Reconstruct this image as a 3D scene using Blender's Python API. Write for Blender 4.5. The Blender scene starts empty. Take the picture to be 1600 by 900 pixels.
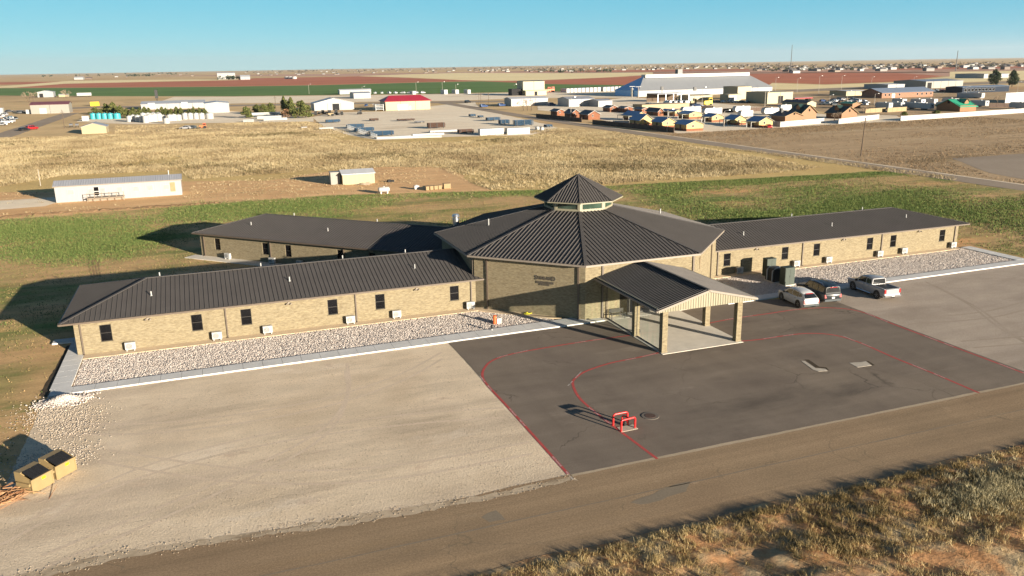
SKY_S, SUN_S, EXPO = .05, 5.0, 1.6
SKY_T = (1.35, 1.25, .95); SKY_LOW = (.66, .40, .16); SKY_ADD = (.03, 2.55, 4.15)
HAZE = 3e-5
import bpy, math, random
import numpy as np
from mathutils import Vector, Matrix
random.seed(7); RNG = np.random.default_rng(11)
SC = bpy.context.scene
COL = SC.collection
R = math.radians

# ---------------------------------------------------------------- camera (survey frame: x along the street, y away from it, metres)
CAM = Vector((-37.82, -80.62, 23.5)); FPX = 1267.45; PITCH = 15.353; ROLL = -0.942; HEAD = 90 - 20.32
_a, _p, _r = R(HEAD), R(PITCH), R(ROLL)
FW = Vector((math.cos(_p)*math.cos(_a), math.cos(_p)*math.sin(_a), -math.sin(_p)))
_rt = Vector((math.sin(_a), -math.cos(_a), 0)); _up = _rt.cross(FW)
CR = _rt*math.cos(_r) + _up*math.sin(_r); CU = -_rt*math.sin(_r) + _up*math.cos(_r)
def ray(px, py): return FW*FPX + CR*(px-800) + CU*(450-py)
def at(px, py, z=0.0):
    """survey: the ground point (height z) sighted at a photo position"""
    d = ray(px, py); t = (z-CAM.z)/d.z
    return Vector((CAM.x+d.x*t, CAM.y+d.y*t, z))
def proj(P):
    v = Vector(P)-CAM; w = v.dot(FW)
    return 800+FPX*v.dot(CR)/w, 450-FPX*v.dot(CU)/w
def on_plane(px, py, p0, n):
    d = ray(px, py); t = (Vector(p0)-CAM).dot(n)/d.dot(n)
    return CAM + d*t
def bis(f, a, b):
    fa = f(a)
    for _ in range(50):
        m = (a+b)/2; fm = f(m)
        if (fm > 0) == (fa > 0): a, fa = m, fm
        else: b = m
    return (a+b)/2
def x_at(px, y, z=0.0):
    """x at which a point (x, y, z) is sighted in photo column px"""
    k = (px-800)/FPX; A = FW*k-CR; return CAM.x-((y-CAM.y)*A.y+(z-CAM.z)*A.z)/A.x
def y_at(px, x, z=0.0):
    k = (px-800)/FPX; A = FW*k-CR; return CAM.y-((x-CAM.x)*A.x+(z-CAM.z)*A.z)/A.y
def z_at(x, y, py): return bis(lambda z: proj((x, y, z))[1]-py, -1.0, 80.0)

# ---------------------------------------------------------------- mesh builder
OFF = {}
class MB:
    def __init__(s): s.v = []; s.f = []; s.m = []
    def face(s, pts, mi=0):
        i = len(s.v); s.v.extend([tuple(p) for p in pts]); s.f.append(tuple(range(i, i+len(pts)))); s.m.append(mi)
    def box(s, x0, x1, y0, y1, z0, z1, mi=0, skip=''):
        i = len(s.v)
        s.v += [(x0,y0,z0),(x1,y0,z0),(x1,y1,z0),(x0,y1,z0),(x0,y0,z1),(x1,y0,z1),(x1,y1,z1),(x0,y1,z1)]
        F = {'b':(0,3,2,1),'t':(4,5,6,7),'f':(0,1,5,4),'r':(1,2,6,5),'k':(2,3,7,6),'l':(3,0,4,7)}
        for k, q in F.items():
            if k not in skip: s.f.append(tuple(i+j for j in q)); s.m.append(mi)
    def obox(s, c, ax, ay, az, mi=0):
        """box centred at c with half-axes ax, ay, az"""
        i = len(s.v); c = Vector(c); ax, ay, az = Vector(ax), Vector(ay), Vector(az)
        for dz in (-1, 1):
            for dx, dy in ((-1,-1),(1,-1),(1,1),(-1,1)): s.v.append(tuple(c+ax*dx+ay*dy+az*dz))
        for q in ((0,3,2,1),(4,5,6,7),(0,1,5,4),(1,2,6,5),(2,3,7,6),(3,0,4,7)):
            s.f.append(tuple(i+j for j in q)); s.m.append(mi)
    def cyl(s, p0, p1, r0, r1=None, n=10, mi=0, caps=True):
        r1 = r0 if r1 is None else r1
        p0, p1 = Vector(p0), Vector(p1); d = (p1-p0).normalized()
        a = d.cross(Vector((0,0,1)) if abs(d.z) < .9 else Vector((1,0,0))).normalized(); b = d.cross(a)
        i = len(s.v)
        for p, r in ((p0, r0), (p1, r1)):
            for k in range(n):
                t = 2*math.pi*k/n; s.v.append(tuple(p+a*(r*math.cos(t))+b*(r*math.sin(t))))
        for k in range(n):
            k2 = (k+1) % n; s.f.append((i+k, i+n+k, i+n+k2, i+k2)); s.m.append(mi)
        if caps:
            s.f.append(tuple(i+k for k in range(n))); s.m.append(mi)
            s.f.append(tuple(i+n+k for k in reversed(range(n)))); s.m.append(mi)
    def tube(s, pts, r, n=6, mi=0):
        for a, b in zip(pts[:-1], pts[1:]): s.cyl(a, b, r, r, n, mi)
    def loft(s, rings, mi=0, caps=True, close=True):
        i = len(s.v); n = len(rings[0])
        for rg in rings: s.v.extend([tuple(p) for p in rg])
        for a in range(len(rings)-1):
            for k in range(n if close else n-1):
                k2 = (k+1) % n
                s.f.append((i+a*n+k, i+a*n+k2, i+(a+1)*n+k2, i+(a+1)*n+k)); s.m.append(mi)
        if caps:
            s.f.append(tuple(i+k for k in reversed(range(n)))); s.m.append(mi)
            s.f.append(tuple(i+(len(rings)-1)*n+k for k in range(n))); s.m.append(mi)
    def ribs(s, P, spacing, h=0.035, w=0.05, mi=0, base=True, phase=0.5):
        """a standing-seam roof plane: polygon P (first edge = eave) and a raised seam every `spacing` metres"""
        P = [Vector(p) for p in P]
        u = (P[1]-P[0]).normalized(); n = (P[1]-P[0]).cross(P[2]-P[0]).normalized()
        if n.z < -1e-6 or (abs(n.z) < 1e-6 and n.y > 0): n = -n
        v = n.cross(u)
        if v.z < 0: v = -v
        if base: s.face(P, mi)
        q = [((p-P[0]).dot(u), (p-P[0]).dot(v)) for p in P]
        u0, u1 = min(a for a, _ in q), max(a for a, _ in q)
        x = u0+spacing*phase
        while x < u1-0.02:
            vs = []
            for (a, b), (c, d) in zip(q, q[1:]+q[:1]):
                if (a-x)*(c-x) < 0: vs.append(b+(d-b)*(x-a)/(c-a))
            if len(vs) >= 2 and max(vs)-min(vs) > .05:
                lo, hi = P[0]+u*x+v*min(vs), P[0]+u*x+v*max(vs)
                A, B = u*(w/2), u*(w*.3); N = n*h
                a0, a1, a2, a3 = lo-A, lo-B+N, lo+B+N, lo+A
                b0, b1, b2, b3 = hi-A, hi-B+N, hi+B+N, hi+A
                s.face((a0,b0,b1,a1), mi); s.face((a1,b1,b2,a2), mi); s.face((a2,b2,b3,a3), mi); s.face((a0,a1,a2,a3), mi)
            x += spacing
    def build(s, name, mats, parent=None, smooth=False, sharp=35, uv=True):
        me = bpy.data.meshes.new(name)
        off = OFF.get(parent.name, (0,0,0)) if parent else (0,0,0)
        V = np.array(s.v, dtype=np.float64).reshape(-1, 3) - np.array(off)
        me.from_pydata(V.tolist(), [], s.f)
        if not isinstance(mats, (list, tuple)): mats = [mats]
        for m in mats: me.materials.append(m)
        if len(mats) > 1: me.polygons.foreach_set('material_index', s.m)
        if uv:
            ul = me.uv_layers.new(name='UVMap'); data = np.zeros((len(me.loops), 2))
            k = 0
            for p in me.polygons:
                n = p.normal
                if abs(n.z) > .95: t = Vector((1,0,0)); b = Vector((0,1,0))
                else:
                    t = Vector((-n.y, n.x, 0)).normalized(); b = n.cross(t)
                for vi in p.vertices:
                    c = V[vi]+np.array(off); data[k] = (c[0]*t.x+c[1]*t.y+c[2]*t.z, c[0]*b.x+c[1]*b.y+c[2]*b.z); k += 1
            ul.data.foreach_set('uv', data.ravel())
        if smooth:
            me.polygons.foreach_set('use_smooth', [True]*len(me.polygons)); me.set_sharp_from_angle(angle=R(sharp))
        me.update()
        o = bpy.data.objects.new(name, me); COL.objects.link(o)
        if parent: o.parent = parent
        OFF[o.name] = off
        return o

def tag(o, label=None, cat=None, group=None, kind=None):
    if label: o['label'] = label
    if cat: o['category'] = cat
    if group: o['group'] = group
    if kind: o['kind'] = kind
    return o
def thing(name, label, cat, loc=(0,0,0), rz=0.0, group=None, world=True):
    """an Empty at the thing's base; world=True: the parts are written in survey coordinates"""
    o = bpy.data.objects.new(name, None); COL.objects.link(o); o.empty_display_size = .3
    o.location = loc; o.rotation_euler = (0, 0, rz)
    OFF[o.name] = tuple(loc) if world else (0,0,0)
    return tag(o, label, cat, group)
KIDS = {}
def copy_tree(o, label=None, loc=None, rz=None, parent=None, kids=None):
    c = o.copy(); COL.objects.link(c)
    if parent: c.parent = parent
    if label: c['label'] = label
    if loc is not None: c.location = loc
    if rz is not None: c.rotation_euler = (0, 0, rz)
    for ch in list(o.children): copy_tree(ch, parent=c)
    return c

# ---------------------------------------------------------------- materials
def new_mat(name):
    m = bpy.data.materials.new(name); m.use_nodes = True
    nt = m.node_tree; b = nt.nodes['Principled BSDF']
    return m, nt, b
def N(nt, kind, **kw):
    n = nt.nodes.new(kind)
    for k, v in kw.items():
        if k in n.inputs: n.inputs[k].default_value = v
        else: setattr(n, k, v)
    return n
def L(nt, a, b): nt.links.new(a, b)
def ramp(nt, fac, stops):
    r = nt.nodes.new('ShaderNodeValToRGB'); e = r.color_ramp.elements
    while len(e) < len(stops): e.new(.5)
    for el, (p, c) in zip(e, stops):
        el.position = p; el.color = (*c, 1) if len(c) == 3 else c
    L(nt, fac, r.inputs['Fac']); return r
def coords(nt, kind='Object', scale=(1,1,1), rot=0.0):
    t = nt.nodes.new('ShaderNodeTexCoord'); mp = nt.nodes.new('ShaderNodeMapping')
    mp.inputs['Scale'].default_value = scale; mp.inputs['Rotation'].default_value = (0, 0, rot)
    L(nt, t.outputs[kind], mp.inputs['Vector']); return mp.outputs['Vector']
def noise(nt, vec, scale, detail=4, rough=.6, dist=0.0):
    n = N(nt, 'ShaderNodeTexNoise', Scale=scale, Detail=detail, Roughness=rough, Distortion=dist)
    L(nt, vec, n.inputs['Vector']); return n.outputs['Fac']
def mix(nt, fac, a, b, mode='MIX'):
    m = nt.nodes.new('ShaderNodeMix'); m.data_type = 'RGBA'; m.blend_type = mode
    if hasattr(fac, 'node'): L(nt, fac, m.inputs[0])
    else: m.inputs[0].default_value = fac
    for sock, v in ((m.inputs[6], a), (m.inputs[7], b)):
        if hasattr(v, 'node'): L(nt, v, sock)
        else: sock.default_value = (*v, 1)
    return m.outputs[2]
def bump(nt, b, h, strength=.4, dist=.05):
    n = N(nt, 'ShaderNodeBump', Strength=strength, Distance=dist); L(nt, h, n.inputs['Height']); L(nt, n.outputs['Normal'], b.inputs['Normal'])
def plain(name, c, rough=.6, metal=0.0, var=.12, scale=1.5, kind='Object', spec=None, streak=(1,1,1), coat=0.0):
    """paint / metal / wood with a little unevenness of its own"""
    m, nt, b = new_mat(name)
    v = coords(nt, kind, streak)
    f = noise(nt, v, scale, 5, .65)
    r = ramp(nt, f, [(.25, tuple(x*(1-var) for x in c)), (.75, tuple(min(1, x*(1+var)) for x in c))])
    L(nt, r.outputs['Color'], b.inputs['Base Color'])
    b.inputs['Roughness'].default_value = rough; b.inputs['Metallic'].default_value = metal
    if spec is not None: b.inputs['Specular IOR Level'].default_value = spec
    if coat: b.inputs['Coat Weight'].default_value = coat
    return m
def panelled(name, c, spacing=.3, var=.1, rough=.45, spec=.4, depth=.02, metal=0.0, bs=.6):
    """ribbed sheet-metal siding or roofing: ribs run up the face (UV in metres)"""
    m, nt, b = new_mat(name)
    v = coords(nt, 'UV')
    w = N(nt, 'ShaderNodeTexWave', wave_type='BANDS', bands_direction='X', wave_profile='SAW')
    w.inputs['Scale'].default_value = .05*2*math.pi/spacing*1.0
    L(nt, v, w.inputs['Vector'])
    hr = ramp(nt, w.outputs['Fac'], [(.0,(0,0,0)),(.72,(0,0,0)),(.8,(1,1,1)),(.95,(1,1,1)),(1.0,(0,0,0))])
    f = noise(nt, coords(nt, 'UV', (1,.25,1)), .6, 5, .7)
    r = ramp(nt, f, [(.25, tuple(x*(1-var) for x in c)), (.75, tuple(min(1, x*(1+var)) for x in c))])
    L(nt, r.outputs['Color'], b.inputs['Base Color'])
    b.inputs['Roughness'].default_value = rough; b.inputs['Specular IOR Level'].default_value = spec; b.inputs['Metallic'].default_value = metal
    bump(nt, b, hr.outputs['Color'], bs, depth)
    return m
def brick(name, c1, c2, mortar, bw=.3, bh=.1, rough=.85):
    m, nt, b = new_mat(name)
    v = coords(nt, 'UV')
    t = N(nt, 'ShaderNodeTexBrick', Scale=1.0); t.inputs['Brick Width'].default_value = bw; t.inputs['Row Height'].default_value = bh
    t.inputs['Mortar Size'].default_value = .008; t.inputs['Color1'].default_value = (*c1,1); t.inputs['Color2'].default_value = (*c2,1); t.inputs['Mortar'].default_value = (*mortar,1)
    t.inputs['Bias'].default_value = -.1
    L(nt, v, t.inputs['Vector'])
    f = noise(nt, coords(nt, 'UV', (1, 3.2, 1)), .9, 6, .75)
    r = ramp(nt, f, [(.3,(.78,.76,.74)),(.5,(1,1,1)),(.75,(1.14,1.12,1.08))])
    col = mix(nt, 1.0, t.outputs['Color'], r.outputs['Color'], 'MULTIPLY')
    f2 = noise(nt, coords(nt, 'UV', (3.3, 10, 1)), 1.0, 2, .5)
    r2 = ramp(nt, f2, [(.35,(.8,.76,.72)),(.5,(1,1,1)),(.68,(1.18,1.16,1.1))])
    col = mix(nt, .8, col, r2.outputs['Color'], 'MULTIPLY')
    L(nt, col, b.inputs['Base Color']); b.inputs['Roughness'].default_value = rough; b.inputs['Specular IOR Level'].default_value = .2
    bump(nt, b, noise(nt, coords(nt, 'UV', (1, 2.2, 1)), 9.0, 3, .8), .9, .025)
    return m
def earth(name, big, bigscale, fine=.25, finescale=6.0, patch=None, streak=None, bumps=.5, bdist=.06, bscale=None, rough=.95, extra=None, grit=None):
    """ground: a ramp over large noise, optional second patch colour, streaks along x, grit"""
    m, nt, b = new_mat(name)
    v = coords(nt, 'Object')
    col = ramp(nt, noise(nt, v, bigscale, 6, .62, .3), big).outputs['Color']
    if patch:
        for (pc, ps, lo, hi, st) in patch:
            f = ramp(nt, noise(nt, coords(nt, 'Object', st), ps, 6, .65, .2), [(lo,(0,0,0)),(hi,(1,1,1))]).outputs['Color']
            col = mix(nt, f, col, pc)
    if streak:
        for (st, ss, lo, hi) in streak:
            f = noise(nt, coords(nt, 'Object', st), ss, 5, .6, .4)
            r = ramp(nt, f, [(.3,(lo,lo,lo)),(.7,(hi,hi,hi))]); col = mix(nt, 1.0, col, r.outputs['Color'], 'MULTIPLY')
    fn = noise(nt, v, finescale, 8, .75)
    r = ramp(nt, fn, [(.25,(1-fine,)*3),(.75,(1+fine,)*3)]); col = mix(nt, 1.0, col, r.outputs['Color'], 'MULTIPLY')
    if extra: col = extra(nt, col)
    if grit:
        g = ramp(nt, noise(nt, v, grit[0], 3, .9), [(.38,(1-grit[1],)*3),(.5,(1,1,1)),(.64,(1+grit[1],)*3)]); col = mix(nt, 1.0, col, g.outputs['Color'], 'MULTIPLY')
    L(nt, col, b.inputs['Base Color']); b.inputs['Roughness'].default_value = rough; b.inputs['Specular IOR Level'].default_value = .1
    bump(nt, b, noise(nt, v, bscale or finescale, 8, .7), bumps, bdist)
    return m
def island(name, stops, rough=.9, spec=.1, ns=None):
    """many small pieces, each with a shade of its own"""
    m, nt, b = new_mat(name)
    g = nt.nodes.new('ShaderNodeNewGeometry')
    fac = g.outputs['Random Per Island']
    if ns:
        mm = N(nt, 'ShaderNodeMath', operation='ADD'); L(nt, fac, mm.inputs[0])
        m2 = N(nt, 'ShaderNodeMath', operation='MULTIPLY_ADD'); L(nt, noise(nt, coords(nt, 'Object'), ns, 4, .6), m2.inputs[0]); m2.inputs[1].default_value = 2.4; m2.inputs[2].default_value = -1.2
        L(nt, m2.outputs[0], mm.inputs[1]); fac = mm.outputs[0]
    r = ramp(nt, fac, stops); L(nt, r.outputs['Color'], b.inputs['Base Color'])
    b.inputs['Roughness'].default_value = rough; b.inputs['Specular IOR Level'].default_value = spec
    return m
def glass(name, c=(.02,.025,.03), rough=.06, spec=.8):
    m, nt, b = new_mat(name)
    f = noise(nt, coords(nt, 'Object'), .7, 3, .5)
    r = ramp(nt, f, [(.3, tuple(x*.6 for x in c)), (.7, tuple(x*1.4 for x in c))]); L(nt, r.outputs['Color'], b.inputs['Base Color'])
    b.inputs['Roughness'].default_value = rough; b.inputs['Specular IOR Level'].default_value = spec
    return m

M = {}
M['brick'] = brick('tan_brick', (.225,.188,.121), (.178,.145,.09), (.21,.183,.13))
M['roof'] = plain('brown_metal_roof', (.073,.067,.064), .62, 0, .10, .5, spec=.18)
M['trim'] = plain('brown_trim', (.10,.075,.055), .5, 0, .1)
M['fascia'] = plain('tan_fascia', (.22,.185,.15), .5, 0, .1)
M['winframe'] = plain('bronze_window_frame', (.03,.026,.022), .45)
M['winglass'] = glass('dark_window_glass', (.007,.007,.008), .15, .15)
M['cream'] = plain('cream_trim', (.25,.23,.16), .55, 0, .08)
M['creamrib'] = panelled('cream_ribbed_siding', (.25,.225,.155), .23)
M['whitepaint'] = plain('white_paint', (.36,.36,.35), .45, 0, .06)
M['white'] = panelled('white_sheet_metal', (.34,.34,.34), .9, .05, bs=.3)
M['whitepvc'] = plain('white_vent_pipe', (.36,.36,.35), .5)
M['steel'] = plain('galvanised_steel', (.5,.5,.5), .3, .9, .1)
M['black'] = plain('black_plastic', (.012,.012,.013), .5)
M['dark'] = plain('dark_opening', (.008,.008,.009), .9)
M['rubber'] = plain('tyre_rubber', (.018,.018,.018), .9)
M['rim'] = plain('alloy_rim', (.35,.35,.36), .35, .7)
M['carglass'] = glass('car_glass', (.012,.014,.016), .05)
M['red_lamp'] = plain('red_tail_lamp', (.32,.012,.012), .25, spec=.6)
M['chrome'] = plain('chrome', (.6,.6,.62), .2, .95)
M['plate'] = plain('number_plate', (.6,.6,.55), .5)
M['concrete'] = plain('concrete', (.60,.55,.47), .85, 0, .14, .8)
M['walk'] = plain('walk_concrete', (.58,.57,.55), .85, 0, .13, .7)
M['curb'] = plain('tan_concrete_strip', (.56,.44,.30), .9, 0, .15, 1.2)
M['redpaint'] = plain('red_road_paint', (.40,.06,.052), .8, 0, .25, 2.5)
M['redsteel'] = plain('red_painted_steel', (.55,.02,.02), .35, 0, .1)
M['whiteline'] = plain('white_road_paint', (.62,.58,.55), .8, 0, .2, 6)
M['green_box'] = plain('green_cabinet_paint', (.024,.038,.027), .55)
M['bin'] = plain('tan_bin_paint', (.25,.18,.085), .55, 0, .1)
M['yellow'] = plain('yellow_sticker', (.75,.55,.01), .5)
M['orange'] = plain('orange_plastic', (.62,.12,.03), .5)
M['wood'] = plain('grey_wood', (.25,.2,.15), .85, 0, .2, 3)
M['tanwood'] = plain('raw_timber', (.27,.19,.10), .85, 0, .2, 3)
M['bark'] = plain('bark', (.09,.065,.045), .95, 0, .3, 4)
M['sign'] = plain('dark_bronze_letters', (.07,.058,.045), .6)
# ---------------------------------------------------------------- sky, sun, camera
SUN_EL, SUN_AZ = 9.8, -63.0
w = bpy.data.worlds.new('World'); SC.world = w; w.use_nodes = True
nt = w.node_tree; bg = nt.nodes['Background']
sky = nt.nodes.new('ShaderNodeTexSky'); sky.sky_type = 'NISHITA'; sky.sun_disc = False
sky.sun_elevation = R(SUN_EL); sky.sun_rotation = R(90-SUN_AZ); sky.altitude = 900; sky.air_density = .45; sky.dust_density = .1; sky.ozone_density = 2.7
low = mix(nt, 1.0, mix(nt, 1.0, sky.outputs['Color'], SKY_LOW, 'MULTIPLY'), SKY_ADD, 'ADD')
high = mix(nt, 1.0, sky.outputs['Color'], SKY_T, 'MULTIPLY')
tc = nt.nodes.new('ShaderNodeTexCoord'); sx = nt.nodes.new('ShaderNodeSeparateXYZ'); nt.links.new(tc.outputs['Generated'], sx.inputs[0])
mr = nt.nodes.new('ShaderNodeMapRange'); mr.interpolation_type = 'SMOOTHSTEP'; mr.inputs[1].default_value = .06; mr.inputs[2].default_value = .26
nt.links.new(sx.outputs['Z'], mr.inputs[0]); tint = mix(nt, mr.outputs[0], low, high); nt.links.new(tint, bg.inputs['Color'])
bg.inputs['Strength'].default_value = SKY_S
sl = bpy.data.lights.new('sun', 'SUN'); sl.energy = SUN_S; sl.angle = R(.53); sl.color = (1.0, .875, .70)
so = bpy.data.objects.new('sun', sl); COL.objects.link(so)
sd = Vector((math.cos(R(SUN_AZ))*math.cos(R(SUN_EL)), math.sin(R(SUN_AZ))*math.cos(R(SUN_EL)), math.sin(R(SUN_EL))))
so.rotation_euler = (-sd).to_track_quat('-Z', 'Y').to_euler(); so.location = (0, -60, 60)
cd = bpy.data.cameras.new('camera'); cam = bpy.data.objects.new('camera', cd); COL.objects.link(cam)
cd.sensor_width = 36; cd.lens = FPX/1600*36; cd.clip_start = .5; cd.clip_end = 40000
cam.matrix_world = Matrix(((CR.x, CU.x, -FW.x, CAM.x), (CR.y, CU.y, -FW.y, CAM.y), (CR.z, CU.z, -FW.z, CAM.z), (0,0,0,1)))
SC.camera = cam
SC.render.resolution_x, SC.render.resolution_y = 1024, 576
vs = SC.view_settings; vs.view_transform = 'Standard'; vs.look = 'None'; vs.gamma = 1; vs.use_curve_mapping = False; vs.exposure = EXPO
# ---------------------------------------------------------------- ground
NSH = [0]
def sheet(name, poly, z, m, wob=0.0, step=1.5, kind='structure', seed=1):
    """one flat sheet with a slightly ragged outline"""
    NSH[0] += 1; z += NSH[0]*.0006 if z < -.015 else 0
    rg = random.Random(seed); out = []
    P = [Vector((p[0], p[1], 0)) for p in poly]
    for a, b in zip(P, P[1:]+P[:1]):
        d = b-a; n = max(1, int(d.length/step)) if wob else 1
        n = min(n, 220); per = Vector((-d.y, d.x, 0)).normalized() if d.length else Vector()
        ph = [rg.uniform(0, 6.28) for _ in range(3)]
        for i in range(n):
            t = i/n; s = t*d.length
            k = (math.sin(s*.35+ph[0])*.5+math.sin(s*.9+ph[1])*.3+rg.uniform(-.5,.5)) if i else 0
            out.append(a+d*t+per*(k*wob))
    mb = MB(); mb.face([(p.x, p.y, z) for p in out])
    o = mb.build(name, m, uv=False); return tag(o, kind=kind)
def px(*pts): return [at(*p) for p in pts]

M['plain'] = earth('dry_plain', [(.3,(0.517,0.350,0.177)),(.5,(0.604,0.434,0.228)),(.7,(0.431,0.239,0.127))], .004, .18, .05, streak=[((.0006,.006,1),1.0,.8,1.2)], bumps=.1)
M['lawn'] = earth('patchy_lawn', [(.3,(.50,.315,.155)),(.5,(.56,.365,.18)),(.7,(.42,.29,.13))], .09, .3, 5.0,
    patch=[((.18,.215,.065), .07, .46, .62, (.5,1.1,1)), ((.66,.37,.17), .05, .55, .66, (.6,1.3,1)), ((.125,.175,.05), .16, .60, .72, (.6,1.2,1))],
    streak=[((.08,.6,1),1.0,.8,1.18)], bumps=.5, bdist=.05, bscale=3.5)
M['dry'] = earth('dry_field_soil', [(.3,(0.537,0.372,0.158)),(.55,(0.617,0.448,0.189)),(.75,(0.483,0.295,0.126))], .06, .3, 2.5, bumps=.8, bdist=.2)
M['dirt'] = earth('bare_tan_dirt', [(.3,(0.642,0.378,0.182)),(.55,(0.734,0.463,0.233)),(.75,(0.611,0.329,0.150))], .05, .22, 3.0, streak=[((.04,.4,1),1.0,.85,1.12)], bumps=.6, bdist=.08)
M['mown'] = earth('mown_brown_field', [(.3,(0.425,0.295,0.173)),(.55,(0.476,0.338,0.202)),(.75,(0.361,0.239,0.137))], .03, .22, 1.6,
    patch=[((0.258,0.188,0.102), .03, .55, .68, (.35,1.6,1)), ((0.540,0.414,0.261), .022, .56, .66, (.25,1.8,1))], streak=[((.01,.25,1),1.0,.85,1.14)], bumps=.7, bdist=.15)
M['caliche'] = earth('caliche_gravel', [(.3,(.67,.53,.37)),(.5,(.74,.60,.435)),(.72,(.62,.485,.335))], .10, .12, 9.0,
    patch=[((.43,.34,.255), .085, .50, .68, (.16,1.2,1)), ((.50,.40,.29), .2, .55, .70, (.25,1.4,1)), ((.54,.43,.325), .075, .54, .70, (.35,1.3,1)), ((.80,.68,.54), .16, .60, .74, (.5,1.2,1)), ((.58,.44,.32), .35, .60, .72, (.8,1.2,1))],
    streak=[((.06,.55,1),1.0,.90,1.07), ((.5,.9,1),.6,.92,1.07)], bumps=.85, bdist=.035, bscale=7.5, grit=(7,.10))
M['yard'] = earth('pale_caliche_yard', [(.3,(.80,.66,.49)),(.6,(.85,.73,.56)),(.8,(.70,.56,.40))], .03, .14, .6, patch=[((.60,.47,.33), .04, .55, .70, (.4,1.4,1))], streak=[((.02,.3,1),1.0,.9,1.08)], bumps=.3)
def crack_fn(scale, c, wid, lo, hi):
    def f(nt, col):
        v = coords(nt, 'Object'); nz = N(nt, 'ShaderNodeTexNoise', Scale=.9, Detail=4); L(nt, v, nz.inputs['Vector'])
        vv = N(nt, 'ShaderNodeVectorMath', operation='MULTIPLY_ADD'); L(nt, nz.outputs['Color'], vv.inputs[0]); vv.inputs[1].default_value = (1.6,1.6,0); L(nt, v, vv.inputs[2])
        vo = nt.nodes.new('ShaderNodeTexVoronoi'); vo.feature = 'DISTANCE_TO_EDGE'; vo.inputs['Scale'].default_value = scale; L(nt, vv.outputs[0], vo.inputs['Vector'])
        e = ramp(nt, vo.outputs['Distance'], [(0,(1,1,1)),(wid,(0,0,0))]); g = ramp(nt, noise(nt, v, .12, 3, .6), [(lo,(0,0,0)),(hi,(1,1,1))])
        k = N(nt, 'ShaderNodeMath', operation='MULTIPLY'); L(nt, e.outputs['Color'], k.inputs[0]); L(nt, g.outputs['Color'], k.inputs[1])
        col = mix(nt, k.outputs[0], col, c)
        d = ramp(nt, noise(nt, coords(nt, 'Object', (1,1.7,1)), .55, 6, .7), [(.62,(0,0,0)),(.74,(1,1,1))]); h = N(nt, 'ShaderNodeMath', operation='MULTIPLY'); L(nt, d.outputs['Color'], h.inputs[0]); h.inputs[1].default_value = .35
        return mix(nt, h.outputs[0], col, tuple(min(1,x*2.6) for x in c))
    return f
M['asphalt'] = earth('asphalt_lot', [(.3,(0.165,0.133,0.106)),(.5,(0.194,0.159,0.127)),(.72,(0.144,0.116,0.095))], .10, .16, 14.0,
    patch=[((.235,.19,.145), .045, .48, .70, (.8,1.2,1)), ((.105,.087,.072), .07, .55, .68, (.4,1.3,1)), ((.27,.225,.18), .16, .62, .74, (.5,1.6,1)), ((0.277,0.227,0.180), .09, .62, .78, (.35,1.2,1)), ((0.125,0.104,0.086), .13, .60, .74, (.5,1,1))],
    streak=[((.05,.5,1),1.0,.9,1.1),((.6,.08,1),1.0,.95,1.06)], bumps=.3, bdist=.012, bscale=18, grit=(8,.06), extra=crack_fn(.16, (.105,.087,.07), .009, .50, .60))
M['chip'] = earth('chip_seal_road', [(.3,(0.271,0.189,0.117)),(.5,(0.310,0.221,0.137)),(.72,(0.244,0.177,0.112))], .09, .22, 11.0,
    patch=[((0.159,0.127,0.095), .11, .64, .74, (.4,1.5,1)), ((0.396,0.272,0.155), .07, .55, .70, (.12,1.6,1))],
    streak=[((.012,.8,1),1.0,.85,1.13)], bumps=.5, bdist=.02, bscale=16, grit=(8,.15), extra=crack_fn(.22, (.20,.152,.10), .010, .52, .62))
M['farroad'] = earth('worn_road', [(.3,(0.288,0.228,0.172)),(.7,(0.360,0.290,0.224))], .05, .12, 1.0, bumps=.2)
M['verge'] = earth('red_verge_soil', [(.3,(.46,.235,.105)),(.5,(.50,.27,.13)),(.72,(.38,.185,.08))], .22, .28, 4.0,
    patch=[((.48,.36,.21), .35, .45, .60, (1,1,1)), ((.30,.155,.075), .5, .58, .68, (.5,1.3,1))], bumps=.9, bdist=.12, bscale=2.2)
M['greenf'] = earth('green_wheat', [(.3,(0.092,0.167,0.047)),(.6,(0.122,0.203,0.059)),(.8,(0.102,0.150,0.050))], .006, .1, .05, streak=[((.001,.02,1),1.0,.88,1.12)], bumps=.1)
M['redf'] = earth('ploughed_red_field', [(.3,(0.419,0.145,0.081)),(.6,(0.481,0.173,0.098)),(.8,(0.373,0.123,0.070))], .005, .1, .05, streak=[((.001,.02,1),1.0,.86,1.12)], bumps=.1)
M['yelf'] = earth('stubble_field', [(.3,(0.770,0.615,0.336)),(.7,(0.850,0.715,0.415))], .004, .08, .05, streak=[((.001,.012,1),1.0,.9,1.1)], bumps=.1)
M['pinkf'] = earth('far_red_land', [(.3,(0.423,0.237,0.172)),(.5,(0.516,0.316,0.224)),(.7,(0.375,0.186,0.134))], .0012, .15, .01, streak=[((.0002,.003,1),1.0,.7,1.25)], bumps=.0)

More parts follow.
